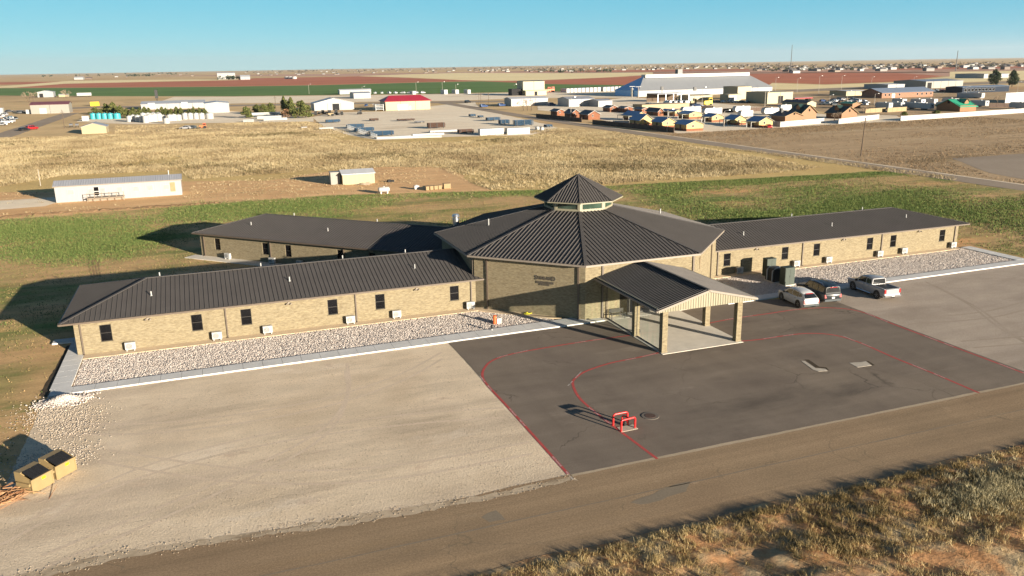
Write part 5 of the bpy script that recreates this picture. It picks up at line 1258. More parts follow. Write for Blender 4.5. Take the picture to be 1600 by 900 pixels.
P, Q = at(592,303.5), at(610.5,302.5); t = thing('propane_tank', 'white horizontal propane tank on short legs in the dirt', 'tank', ((P.x+Q.x)/2,P.y,Z0))
mb = MB(); r = .48; L_ = Q.x-P.x; cy = P.y+.5; prof = [(0,.12),(.05,.30),(.14,.42),(.28,r),(L_-.28,r),(L_-.14,.42),(L_-.05,.30),(L_,.12)]
mb.loft([[(P.x+u, cy+rr*math.cos(2*math.pi*k/16), .78+rr*math.sin(2*math.pi*k/16)) for k in range(16)] for u, rr in prof]); mb.build('tank_shell', M['whitepaint'], t, smooth=True)
for u in (.5, L_-.5): mb = MB(); mb.box(P.x+u-.12,P.x+u+.12,cy-.35,cy+.35,Z0,.42); mb.build('leg', M['concrete'], t)
mb = MB(); mb.cyl((P.x+L_/2,cy,1.2),(P.x+L_/2,cy,1.42),.16,.16,10); mb.build('valve_cover', M['whitepaint'], t)
names = ['leftmost of the five pale timber boxes', 'second from left of the pale timber boxes', 'middle one of the five pale timber boxes', 'fourth of the pale timber boxes', 'widest pale timber box, at the right end of the row']
for i, (a, b) in enumerate(((666,671),(672.5,677.5),(679,684.5),(685.5,690.5),(694,704.5))):
    xa, xb, yy = front(a, b, 298.3-i*.6); t = thing('timber_box', names[i]+' on bare dirt', 'timber box', ((xa+xb)/2,yy,Z0), group='timber boxes in a row')
    mb = MB(); hh = .75 if i < 4 else 1.0; mb.box(xa,xb,yy,yy+1.0,Z0+.1,hh)
    for s in (xa+.1, xb-.2): mb.box(s,s+.1,yy-.03,yy+1.03,Z0,Z0+.1)
    mb.build('crate', M['tanwood'], t); mb = MB(); mb.box(xa-.05,xb+.05,yy-.05,yy+1.05,hh,hh+.06); mb.build('lid', M['tanwood'], t)
xa, xb, yy = front(648,655.5,296.6); mb = MB(); mb.box(xa,xb,yy,yy+.8,.2,.75); mb.box(xa+.1,xb-.1,yy+.1,yy+.7,.0,.2); mb.cyl((xa+.3,yy+.4,.75),(xb-.3,yy+.4,.75),.12,.12,8)
tag(mb.build('chest_box', M['whitepaint']), 'small white metal chest lying left of the timber boxes', 'chest')
q = at(612, 284); mb = MB(); mb.cyl((q.x-.9,q.y,.0),(q.x-.2,q.y,.0),.55,.55,16); mb.cyl((q.x-.1,q.y+.1,-.1),(q.x+.5,q.y+.1,-.1),.5,.5,16); tag(mb.build('tyre_heap', M['rubber']), 'black tyres lying on the dirt right of the cream shed', 'tyres')

# --- left yard
t, g_ = shed('metal_warehouse', 'grey metal warehouse with maroon roof at the left by the road', 49, 109, 178.3, 164, 14, GREY_(), ROOFM(), 'x', ypeak=159.5, doors=(('door',62.5,73.5,3.2),))
t, g_ = shed('farm_shed', 'white arched farm shed before the green field at far left', 59, 84, 152.3, 144, 14, W_(), ROOFW(), 'y', ypeak=141.6, doors=(('open',62,68,3.6),))
shed('office_hut', 'low cream hut right of the white farm shed', 92, 107, 151.6, 148, 8, CREAM_(), ROOFW(), 'x', rise=.6)
boxhouse('box_trailer', 'white box trailer at the left edge of the green field', 120.5, 143, 151.4, 145.3, 3, M['whitepaint'], 'trailer', wheels=True)
boxhouse('container', 'bright yellow container behind the juniper trees', 141.5, 155, 165.8, 159.5, 3, M['yellow'], 'container')
shed('tan_shed', 'tan gabled shed with grey roof beside the left road', 128.3, 167, 209.6, 198.4, 9.5, CREAM_(), ROOFG(), 'y', ypeak=192.2, cat='shed')
t, g_ = shed('white_warehouse', 'white gabled warehouse with plain walls behind the white tanks', 321, 359, 176.8, 162.2, 26, W_(), ROOFW(), 'y', ypeak=159.5)
shed('white_warehouse', 'long low white warehouse behind the row of small junipers', 221, 321, 171.5, 163.2, 30, W_(), ROOFW(), 'x', ypeak=158.5, doors=(('door',232,243,4),('door',284,294,4)))
t, g_ = shed('machine_barn', 'white gabled barn with dark open doorway and old machinery in front', 491.5, 553.5, 173.2, 161.8, 15, W_(), ROOFW(), 'y', ypeak=153.2, doors=(('open',520,530.5,3.6),))
shed('cold_store', 'long white store behind the white barn, upper of two', 531, 580, 147.6, 141, 10, W_(), ROOFW(), 'x', rise=.8)
shed('cold_store', 'shorter white store with shaded left end behind the barn', 553, 579.5, 154.2, 145.8, 18, W_(), ROOFG(), 'x', rise=.8)
t, (x0,x1,y0,y1,eh,pk) = shed('red_roofed_store', 'cream store with bright red hipped roof at the back of the yard', 603, 672.5, 173, 158, 15, CREAM_(), ROOFR(), 'x', ypeak=149.8, hip=4.5, over=.8, doors=(('door',621.5,638,3.3),('door',640,642.5,2.2)), trim=M['redpaint'])
t = thing('pipe_rack', 'grey steel pipe rack in the shade beside the red roofed store', 'rack', (x0-4,y0+3,Z0)); 
for k in range(4):
    mb = MB(); mb.box(x0-5.5,x0-1,y0+1+.0,y0+9,.7+.8*k,.82+.8*k); mb.build('shelf', M['steel'], t)
for xx, yy in ((x0-5.4,y0+1),(x0-1.1,y0+1),(x0-5.4,y0+8.9),(x0-1.1,y0+8.9)): mb = MB(); mb.box(xx-.08,xx+.08,yy-.08,yy+.08,Z0,3.6); mb.build('post', M['steel'], t)
# tanks
def tank(name, cpx, bpy_, tpx, r, m, label, group):
    P = at(cpx, bpy_, Z0); y = P.y+r; h = max(1.2, z_at(P.x, y, tpx)); mb = MB()
    prof = [(r*.98,Z0),(r,Z0+.1),(r,h*.82),(r*.93,h*.9),(r*.6,h*.97),(r*.25,h),(.22,h+.02),(.2,h+.14),(.05,h+.15)]
    # moulded rings down the side
    ring = [prof[0], prof[1]]
    for k in range(1, 5): z = h*.82*k/5; ring += [(r,z-.05),(r*.97,z),(r,z+.05)]
    ring += prof[2:]
    n = 18; mb.loft([[(P.x+rr*math.cos(2*math.pi*k/n), y+rr*math.sin(2*math.pi*k/n), z) for k in range(n)] for rr, z in ring])
    t = thing(name, label, 'tank', (P.x,y,Z0), group=group); mb.build('tank_shell', m, t, smooth=True, sharp=40)
    mb = MB(); mb.cyl((P.x,y,h+.1),(P.x,y,h+.24),.26,.24,12); mb.build('lid', M['greyfan'], t)
M['cyan'] = plain('cyan_plastic', (.035,.29,.33), .45, 0, .08)
ordn = ['leftmost','second','third','fourth','rightmost']
for i, cx in enumerate((145.5, 154.7, 163.6, 172.6, 183)):
    tank('water_tank', cx, 186.4-i*.12, 176.4, 1.5 if i < 4 else 1.75, M['cyan'], ordn[i]+' of five bright cyan poly tanks in a row', 'cyan poly tanks in a row')
WT = [(202.3,190.6,180.5,1.25),(208.5,190.2,179,1.35),(215.5,190.6,179.5,1.4),(222,191.4,181,1.35),(228,192,180,1.4),(234.5,190.5,178,1.4),(241.5,190,177.5,1.5),(249,189,177,1.5),(255.5,188.6,179.5,1.2),(260.5,193,184,1.4),(266,189.2,178.5,1.4),(272,188.8,178,1.4),(279.5,188.2,178.6,1.35),(224,186.5,176,1.4),(232,186,176,1.4),(240,185.6,175.6,1.4),(248,185.4,175.6,1.4)]
for i, (cx, b, tp, r) in enumerate(WT): tank('poly_tank', cx, b, tp, r, M['whitepaint'], 'white round poly tank crowded in the middle tank cluster', 'white poly tanks in the crowded cluster')
for i, cx in enumerate((289.5, 298, 307, 315.5, 328)):
    tank('poly_tank', cx, 186.6-i*.2, 176.2, 1.45 if i < 4 else 1.9, M['whitepaint'], ordn[i]+' of the five white tanks in the row before the warehouse', 'white poly tanks in a tidy row')
t, g_ = boxhouse('tool_trailer', 'small white enclosed trailer left of the cyan tanks', 128.5, 139, 189, 181.6, 2.2, M['whitepaint'], 'trailer')
for i, (a, b) in enumerate(((108.5,114),(118,123))):
    xa, xb, yy = front(a, b, 199.2); t = thing('oil_barrel_rack', ('left' if i == 0 else 'right')+' grey metal drum stand near the tan shed', 'drum stand', ((xa+xb)/2,yy,Z0), group='drum stands by the road'); mb = MB(); mb.cyl((xa,yy+.7,1.0),(xb,yy+.7,1.0),.65,.65,12); mb.build('drum', M['steel'], t)
    for xx in (xa+.15, xb-.15): mb = MB(); mb.box(xx-.06,xx+.06,yy+.1,yy+1.3,Z0,.6); mb.build('leg', M['black'], t)
# stacked beams and flat trailers by the dark trees
def beams(label, a, b, py, yt, m, rows=3, d=1.6, name='beam_stack', cat='beam stack', group=None):
    xa, xb, yy = front(a, b, py); h = max(.35, z_at(xa, yy, yt)); t = thing(name, label, cat, ((xa+xb)/2,yy,Z0), group=group)
    for k in range(rows):
        z = .2+(h-.2)*k/rows; mb = MB(); mb.box(xa,xb,yy+.05*k,yy+d-.05*k,z,z+(h-.2)/rows*.72); mb.build('beam', m, t)
    for xx in (xa+(xb-xa)*.15, xa+(xb-xa)*.8): mb = MB(); mb.box(xx-.1,xx+.1,yy+.05,yy+d,Z0,.2); mb.build('skid', M['wood'], t)
t, g_ = boxhouse('box_trailer', 'white trailer with a brown stripe in front of the dark trees', 394, 439, 183.5, 176.5, 2.6, M['whitepaint'], 'trailer', wheels=True)
mb = MB(); mb.box(g_[0]+3,g_[1]-2.5,g_[2]-.02,g_[2]-.004,g_[3]*.62,g_[3]*.74); mb.build('stripe', M['bark'], t)
beams('white beams stacked in front of the striped white trailer', 402, 440, 186.6, 181.5, M['whitepaint'])
beams('lowest stack of white beams nearest the dry grass, by the trees', 412, 449, 189.4, 184.6, M['whitepaint'])
beams('short pale bundle lying left of the white beams', 380, 397, 191.4, 186.5, M['steel'], 2)
beams('low white frame half hidden in the dry grass', 499, 521, 202.6, 199.3, M['whitepaint'], 2)
beams('white pipes lying by the brown weeds', 471, 480, 200.3, 198.2, M['whitepaint'], 1)
# machinery in front of the barn: dark lumps with wheels
def machine(label, p, py, w_, h, m, cat='machine', name='farm_machine', group=None, s=1):
    P = at(p, py, Z0); t = thing(name, label, cat, (P.x,P.y,Z0), group=group); x, y = P.x, P.y
    mb = MB(); mb.box(x-w_*.45,x+w_*.1,y-.5,y+.7,.7,h*.62); mb.box(x+w_*.05,x+w_*.45,y-.6,y+.8,.6,h); mb.box(x-w_*.5,x+w_*.5,y-.25,y+.35,.45,.7); mb.build('body', m, t)
    mb = MB(); mb.box(x+w_*.07,x+w_*.43,y-.62,y+.82,h*.68,h*.93); mb.build('cab_window', M['carglass'], t)
    for dx, r in ((-.36,.42),(.28,.62)):
        for yy in (-.75, .85): mb = MB(); mb.cyl((x+dx*w_,y+yy-.15,r),(x+dx*w_,y+yy+.15,r),r,r,14); mb.build('wheel', M['rubber'], t)
for i, (p, py, w_, h, l) in enumerate(((491,180.5,3.2,2.2,'leftmost dark farm machine before the white barn'),(502,178,3.6,2.0,'second dark farm machine before the white barn'),(512,178.5,4.0,2.1,'dark farm machine left of the barn doorway'),(523,179.5,3.4,2.5,'dark tractor standing at the barn doorway'),(532,180,3.0,1.9,'small dark machine right of the barn doorway'))): machine(l, p, py, w_, h, M['pblack'], group='old machinery at the barn')
machine('rusty tan loader among the machines before the barn', 517, 181.5, 3, 2.4, M['bin'], cat='loader')
machine('lone dark skid loader on the pale yard', 562, 178.8, 2.2, 2.4, M['pblack'], cat='loader')
far_car(at(572.5,166,0), 1.2, M['pblue'], 'blue car parked between the white barn and the red roof')
# things lying about the yard
def rackpile(label, a, b, py, yt, m, d=3, cat='pipe rack', name='pipe_rack', rows=5, group=None):
    xa, xb, yy = front(a, b, py); h = max(.5, z_at(xa, yy, yt)); t = thing(name, label, cat, ((xa+xb)/2,yy,Z0), group=group); n = 6
    for k in range(3):
        xx = xa+(xb-xa)*(.1+.4*k); mb = MB(); mb.box(xx-.08,xx+.08,yy,yy+.15,Z0,h); mb.box(xx-.08,xx+.08,yy+d-.15,yy+d,Z0,h); mb.box(xx-.07,xx+.07,yy,yy+d,.25,.4); mb.build('frame', M['black'], t)
    mb = MB()
    for r in range(rows):
        z = .4+(h-.4)*(r+.5)/rows
        for k in range(n): y = yy+.25+(d-.5)*k/(n-1); mb.cyl((xa,y,z),(xb,y,z),.12,.12,6)
    mb.build('pipe_bundle', m, t)
M['rust'] = plain('rusty_steel', (.075,.042,.03), .8, .2, .3, 3); M['bluepipe'] = plain('blue_painted_pipe', (.02,.052,.095), .5, 0, .2)
rackpile('rusty pipe rack on the left part of the pale yard', 579, 592, 189.5, 185.8, M['rust'])
rackpile('long low rusty rack in the middle of the pale yard', 622, 649, 189.8, 186.4, M['rust'], rows=2)
rackpile('low grey rack lying right of the rusty rack in the yard', 650, 664, 193, 190, M['steel'], rows=2)
rackpile('tall rust brown rack near the white beams in the yard', 670, 696, 201.5, 192.5, M['rust'], rows=6)
for i, (a, b, py, yt, l) in enumerate(((544,569,201.2,194.8,'upper blue pipe stack inside the white picket fence'),(556,585,207,200.2,'middle blue pipe stack inside the white picket fence'),(580,616,213.8,205.8,'largest blue pipe stack at the corner of the picket fence'),(510,532,192.4,187.6,'small faded blue pipe stack left of the picket fence'),
    (735,744,183,178.8,'small blue pipe rack by the road bend'),(749,756,184.5,181,'pale blue pipe rack second along the road'),(762,782,189.5,184,'blue pipe rack stack third along the road'),(782,797,195,187.5,'big blue pipe rack near the white containers'),(805,834,197.8,188,'dark blue pipe rack behind the right white container'),(854,864,199.6,195.4,'last small blue rack at the right end of the yard'))):
    rackpile(l, a, b, py, yt, M['bluepipe'], group='blue pipe racks')
beams('long white beam trailer on the yard, upper one', 672, 718, 208, 203.4, M['whitepaint'], 1)
beams('long white beam trailer on the yard, lower right one', 645, 694, 213.4, 208.8, M['whitepaint'], 1)
beams('long thin white beam along the front of the yard', 590, 643, 216.8, 213.6, M['whitepaint'], 1)
rackpile('dark scrap rack between the white beam and containers', 718, 741, 210, 203, M['rust'])
boxhouse('shipping_container', 'left white shipping container at the edge of the dry field', 750.5, 787, 212, 202, 2.44, M['whitepaint'], 'container', group='white containers by the field')
boxhouse('shipping_container', 'right white shipping container at the edge of the dry field', 793, 828, 210.6, 200.8, 2.44, M['whitepaint'], 'container', group='white containers by the field')
for i, (p, py, l) in enumerate(((841,203,'small white tank right of the containers'),(848,204,'second small white tank right of the containers'))): tank('poly_tank', p, py, py-5, .8, M['whitepaint'], l, 'small tanks by the containers')
# fences
def fence(label, a, b, h, m, post=2.4, name='picket_fence', gap=.32, slats=True, cat='fence', t_=.05):
    a, b = Vector((a.x,a.y,0)), Vector((b.x,b.y,0)); d = (b-a); Ln = d.length; d.normalize(); n = Vector((-d.y,d.x,0)); t = thing(name, label, cat, ((a.x+b.x)/2,(a.y+b.y)/2,Z0))
    if slats:
        mb = MB(); k = int(Ln/gap)
        for i in range(k): mb.obox(a+d*(gap*(i+.5))+Vector((0,0,h/2+.05)), d*.035, n*.02, Vector((0,0,h/2-.03)))
        mb.build('pickets', m, t)
        for z in (.35, h*.8): r = MB(); r.obox((a+b)/2+n*.05+Vector((0,0,z)), d*Ln/2, n*.02, Vector((0,0,.05))); r.build('rail', m, t)
    else:
        mb = MB(); mb.obox((a+b)/2+Vector((0,0,h/2)), d*Ln/2, n*t_, Vector((0,0,h/2+.03))); mb.build('panel', m, t)
    for i in range(min(40, int(Ln/post)+1)): p = MB(); p.obox(a+d*min(Ln,i*Ln/max(1,int(Ln/post)))+Vector((0,0,h/2+.06)), d*.07, n*(t_+.05), Vector((0,0,h/2+.1))); p.build('post', m, t)
fence('white picket fence around the blue pipe stacks', at(541.5,200.5), at(589,217), 1.5, plain('dull_white_fence', (.22,.23,.24), .6), 3, gap=.5)
fence('low white panel fence along the dry field by the yard', at(589,217.2), at(690,214.6), .7, M['whitepaint'], 6, 'panel_fence', slats=False)
M['brownfence'] = plain('brown_fence_boards', (.085,.055,.04), .85, 0, .25, 2); M['whitefence'] = plain('white_block_wall', (.36,.36,.355), .7, 0, .06); M['tanfence'] = plain('tan_fence_boards', (.27,.21,.12), .85, 0, .15, 2)
fence('dark brown board fence before the three brick cabins', at(838,183.5), at(909,190.8), 1.7, M['brownfence'], 3, 'board_fence', slats=False)
fence('dark brown board fence in front of the yellow gabled cabins', at(926,194.3), at(1053,207.3), 1.8, M['brownfence'], 3, 'board_fence', slats=False)
fence('low white wall beside the cabin entrance', at(958,193.2), at(983,193.6), 1.2, M['whitefence'], 5, 'low_wall', slats=False, cat='wall')
fence('white wall in front of the two tall brown lodges', at(1219,198.3), at(1287,192), 1.8, M['whitefence'], 9, 'boundary_wall', slats=False, cat='wall')
fence('white wall in front of the single dark roofed lodge', at(1310,193.4), at(1373,185.8), 1.8, M['whitefence'], 9, 'boundary_wall', slats=False, cat='wall')
fence('long white wall before the green roofed lodge and campers', at(1407,188.8), at(1720,168), 1.8, M['whitefence'], 12, 'boundary_wall', slats=False, cat='wall')
fence('grey side wall joined to the wall before the lodges', at(1219,198.3), at(1206,196), 1.8, M['whitefence'], 5, 'boundary_wall', slats=False, cat='wall')
fence('tan board fence left of the campers, longer piece', at(1386.5,175.3), at(1416,173.4), 1.9, M['tanfence'], 3, 'board_fence', slats=False)
fence('tan board fence left of the campers, shorter piece', at(1352,176.6), at(1383,174.8), 1.9, M['tanfence'], 3, 'board_fence', slats=False)
fence('rust brown fence at the right end of the camper rows', at(1545,168), at(1581,167.6), 1.9, M['brownfence'], 3, 'board_fence', slats=False)
fence('brown fence below the yellow loader', at(1078,170.8), at(1114,171.2), 1.8, M['brownfence'], 3, 'board_fence', slats=False)
fence('brown fence behind the white campers by the stacked offices', at(1127,176), at(1200,173), 1.8, M['brownfence'], 3, 'board_fence', slats=False)
# ---------------------------------------------------------------- centre and right background
t, g_ = shed('tall_store', 'tall cream store tower with dark roof edge beyond the highway', 817.5, 850.8, 149.2, 127.3, 14, CREAM_(), ROOFDK(), 'x', rise=.5, over=.3)
x0,x1,y0 = g_[0],g_[1],g_[2]; M['greentrim'] = plain('green_trim', (.03,.16,.08), .5)
mb = MB(); mb.box(x0+.3,x1-.4,y0-5,y0-.05,Z0,3.6); mb.build('annex_wall', CREAM_(), t); mb = MB(); mb.box(x0-.6,x1+.3,y0-5.4,y0-.02,3.6,4.0); mb.build('annex_roof', M['greentrim'], t)
mb = MB(); mb.box(x0+(x1-x0)*.42,x0+(x1-x0)*.55,y0-5.06,y0-5.0,Z0,3.0); mb.build('door_opening', M['dark'], t)
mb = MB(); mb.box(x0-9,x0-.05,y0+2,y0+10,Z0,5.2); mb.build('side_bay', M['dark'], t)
shed('white_office', 'white low office behind the bare tree by the bend', 799, 856, 166.2, 154.8, 12, W_(), ROOFW(), 'x', rise=.9, over=.4)
shed('white_workshop', 'larger white workshop with shaded end behind the brick cabins', 889, 928, 167, 155.3, 16, W_(), ROOFG(), 'x', rise=1.2)
shed('white_workshop', 'smaller white workshop right of the larger one', 935, 956.5, 167.2, 157.6, 13, W_(), ROOFG(), 'x', rise=.8)
# row of parked trailers beyond the highway
for i in range(14):
    a = 885.5+i*6.05+(i > 8)*3; lab = 'white box trailer standing in the long row beyond the highway'
    boxhouse('box_trailer', lab, a, a+4.5, 144.8-i*.22, 138.6-i*.25, 13, M['whitepaint'], 'trailer', group='white trailers in the long row', wheels=False)
# the great barn: low walls, hipped roof, white ridge vent
xa, xb, y0 = front(998, 1206, 151.3); dep = 62; eh = 4.2
xb = x_at(1207, y0, eh); yb = y_at(961, xa); ym = (y0+yb)/2
pk = z_at(x_at(1008, ym, 14), ym, 119); xr0, xr1 = x_at(1006, ym, pk), x_at(1167, ym, pk)
t = thing('great_barn', 'huge pale metal barn with white ridge strip and blue shaded end', 'barn', ((xa+xb)/2,y0,Z0))
mb = MB(); mb.box(xa,xb,y0,yb,Z0,eh,skip='tbl'); mb.face([(xa,yb,Z0),(xa,y0,Z0),(xa,y0,eh),(xa,yb,eh)],1); mb.build('wall', [gmat('barn_wall', (.25,.255,.26), spacing=1.0, var=.05, bs=.3), gmat('barn_end_shade', (.24,.47,.75), spacing=1.0, var=.06, bs=.3)], t)
mb = MB(); e0,e1,e2,e3 = (xa-.4,y0-.4,eh),(xb+.4,y0-.4,eh),(xb+.4,yb+.4,eh),(xa-.4,yb+.4,eh); r0, r1 = (xr0,ym,pk),(xr1,ym,pk)
mb.face((e0,e1,r1,r0)); mb.face((e2,e3,r0,r1)); mb.face((e1,e2,r1)); mb.build('roof', gmat('barn_roof', (.205,.215,.23), spacing=1.0, var=.06, bs=.3), t)
mb = MB(); mb.face((e3,e0,r0)); mb.build('end_roof', gmat('barn_end_shade', (.24,.47,.75), spacing=1.0, var=.06, bs=.3), t)  # blue shadow on this end is put into its colour, wall and roof
mb = MB(); mb.box(xr0-.3,xr1+.3,ym-3.2,ym+3.2,pk-1.2,pk+1.1); mb.build('ridge_vent', M['whitepaint'], t)
mb = MB(); mb.box(x_at(1060.5,ym,pk)-2,x_at(1060.5,ym,pk)+2,ym-2,ym+2,pk+1.1,pk+4.5); mb.build('roof_hopper', M['greyfan'], t)
mb = MB(); mb.box(xa-.46,xa-.41,y0+8,y0+11,Z0,6); mb.build('access_panel', M['steel'], t)
# open sheds and offices before the great barn
xa, xb, y0 = front(1028, 1076, 160.2)
t = thing('carport', 'long open carport with dark shade before the great barn', 'carport', ((xa+xb)/2,y0,Z0)); h = z_at(xa,y0,147.4)
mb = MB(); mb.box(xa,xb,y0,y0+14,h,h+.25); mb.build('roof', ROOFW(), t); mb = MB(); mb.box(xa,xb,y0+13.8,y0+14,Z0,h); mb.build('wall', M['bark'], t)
for k in range(5): mb = MB(); xx = xa+(xb-xa)*k/4; mb.box(xx-.12,xx+.12,y0,y0+.24,Z0,h); mb.build('post', M['steel'], t)
shed('cream_office', 'low cream office with sloping roof right of the carport', 1076, 1113, 157.8, 149.8, 12, CREAM_(), CREAM_(), 'x', rise=.6)
shed('office_block', 'tall block with grey end and cream front before the great barn', 1152, 1173, 155.2, 135.6, 16, CREAM_(), CREAM_(), 'x', rise=.3, over=.15)
shed('stair_lobby', 'low lobby with white door at the foot of the tall block', 1138, 1158, 158.3, 147.8, 9, CREAM_(), CREAM_(), 'x', rise=.3, over=.15, doors=(('door',1139,1150,3.2),))
shed('cream_workshop', 'cream workshop with one dark open doorway right of the tall block', 1198.5, 1238, 162.4, 144.6, 20, CREAM_(), CREAM_(), 'x', rise=.5, over=.2, doors=(('open',1215.3,1223,4.2),))
# cabins
def cabin(kind, label, gx0, gx1, py, peak_y, eave_y, left_px, group, porch=False, lower=True):
    x0, x1, y0 = front(gx0, gx1, py); xm = (x0+x1)/2; eh = max(2.2, z_at(x0,y0,eave_y)); pk = max(eh+.6, z_at(xm,y0,peak_y)); y1 = y0+9.0
    yl = y_at(left_px, x0-.4, eh); y1 = min(max(y0+6, yl), y0+14)
    wm, rm = {'brick': (M['cabinbrick'], ROOFDK()), 'yellow': (M['yellowwall'], ROOFBL())}[kind]
    t = thing('cabin', label, 'cabin', (xm,y0,Z0), group=group)
    mb = MB(); lo = .34*eh
    for z0_, z1_, mi in (((Z0,lo,1),(lo,eh,0)) if kind == 'yellow' else ((Z0,eh,0),)): mb.box(x0,x1,y0,y1,z0_,z1_,mi,skip='tb')
    mb.face([(x0,y0,eh),(x1,y0,eh),(xm,y0,pk)],0); mb.face([(x0,y1,eh),(x1,y1,eh),(xm,y1,pk)],0); mb.build('wall', [wm, M['cabinbrick']], t)
    # the long side walls of the yellow cabins are board
    rb = MB(); o = .45; sl = (pk-eh)/((x1-x0)/2)
    for sx, xe in ((-1,x0),(1,x1)):
        a = Vector((xe+sx*o, y0-o, eh-sl*o+.06)); b = Vector((xe+sx*o, y1+o, eh-sl*o+.06)); c = Vector((xm,y1+o,pk+.06)); d = Vector((xm,y0-o,pk+.06))
        P4 = [a,b,c,d]; rb.face(P4); rb.face([p-Vector((0,0,.14)) for p in P4])
        for p, q in zip(P4, P4[1:]+P4[:1]): rb.face([p-Vector((0,0,.14)), q-Vector((0,0,.14)), q, p], 1)
    rb.build('roof', [rm, M['whitepaint'] if kind == 'brick' else M['cream']], t)
    a = xm-(x1-x0)*.12; mb = MB(); mb.box(a-.35,a+.35,y0-.05,y0-.01,lo+.35,lo+1.35,0); mb.box(a-.27,a+.27,y0-.07,y0-.05,lo+.43,lo+1.27,1); mb.build('window', [M['whitepaint'], M['winglass']], t)
    mb = MB(); ya = (y0+y1)/2; mb.box(x0-.06,x0-.01,ya-.5,ya+.5,Z0,2.1); mb.build('door', M['bark'], t)
    if porch:
        mb = MB(); mb.box(x0-3.0,x0-.3,y0+.6,y1-.3,eh-.35,eh-.2); mb.build('porch_roof', M['cream'], t)
        for yy in (y0+.8, (y0+y1)/2, y1-.5): p = MB(); p.box(x0-2.9,x0-2.75,yy-.08,yy+.08,Z0,eh-.35); p.build('porch_post', M['whitepaint'], t)
    return t
M['cabinbrick'] = brick('orange_brick', (.215,.085,.048), (.18,.068,.038), (.21,.12,.07), .3, .1)
M['yellowwall'] = panelled('yellow_siding', (.41,.26,.075), .25, bs=.3)
BC = 'brick cabins with dark roofs'; YC = 'yellow gabled cabins with blue roofs'
cabin('brick', 'brick cabin with dark roof, leftmost of three beside the road', 870.5, 881.8, 181, 170.5, 175.3, 859.3, BC)
cabin('brick', 'brick cabin with dark roof, middle of three beside the road', 893.2, 906, 184.2, 171, 177.5, 881, BC)
cabin('brick', 'brick cabin with dark roof, nearest of three beside the road', 919.2, 937.3, 187.3, 172.8, 178.6, 904, BC)
cabin('brick', 'brick cabin at the left end of the back row', 953, 965.5, 175.2, 164.8, 170, 941, BC)
cabin('brick', 'brick cabin second from left in the back row', 976, 988.5, 175.8, 166.5, 171.5, 964, BC)
cabin('brick', 'brick cabin partly behind the first blue porch roof', 1003, 1016, 177.8, 168, 172.8, 990, BC)
cabin('brick', 'brick cabin with black roof between blue roofs', 1028, 1036.5, 181.5, 169, 175.5, 1009, BC)
cabin('yellow', 'yellow cabin with broad porch roof at the left end of the blue roofs', 993, 1011, 188.8, 174.5, 181, 972, YC, True)
cabin('yellow', 'yellow gabled cabin left in the front row', 1000, 1020, 196.6, 178.4, 187.4, 982.5, YC)
cabin('yellow', 'yellow gabled cabin middle of the front row', 1034.5, 1055.5, 200, 183.8, 191.4, 1017, YC)
cabin('yellow', 'yellow gabled cabin nearest the road at the right of the front row', 1072.5, 1098.5, 205.3, 188.2, 194.4, 1052.5, YC)
cabin('yellow', 'yellow gabled cabin half hidden at the left of the middle row', 1054.5, 1064.5, 181.6, 171.5, 177, 1033, YC, True)
cabin('yellow', 'yellow gabled cabin second in the middle row', 1076.5, 1096, 186, 173.8, 180.2, 1059, YC, True)
cabin('yellow', 'yellow gabled cabin with dark car port, third in the middle row', 1112, 1130, 191, 177.5, 184, 1097.5, YC, True)
cabin('yellow', 'yellow gabled cabin fourth in the middle row behind the lamp pole', 1147, 1165.5, 195.6, 180, 187.5, 1132.5, YC, True)
cabin('yellow', 'yellow gabled cabin with red car parked in front', 1185.5, 1207, 199.4, 182.6, 189.4, 1166.5, YC, True)
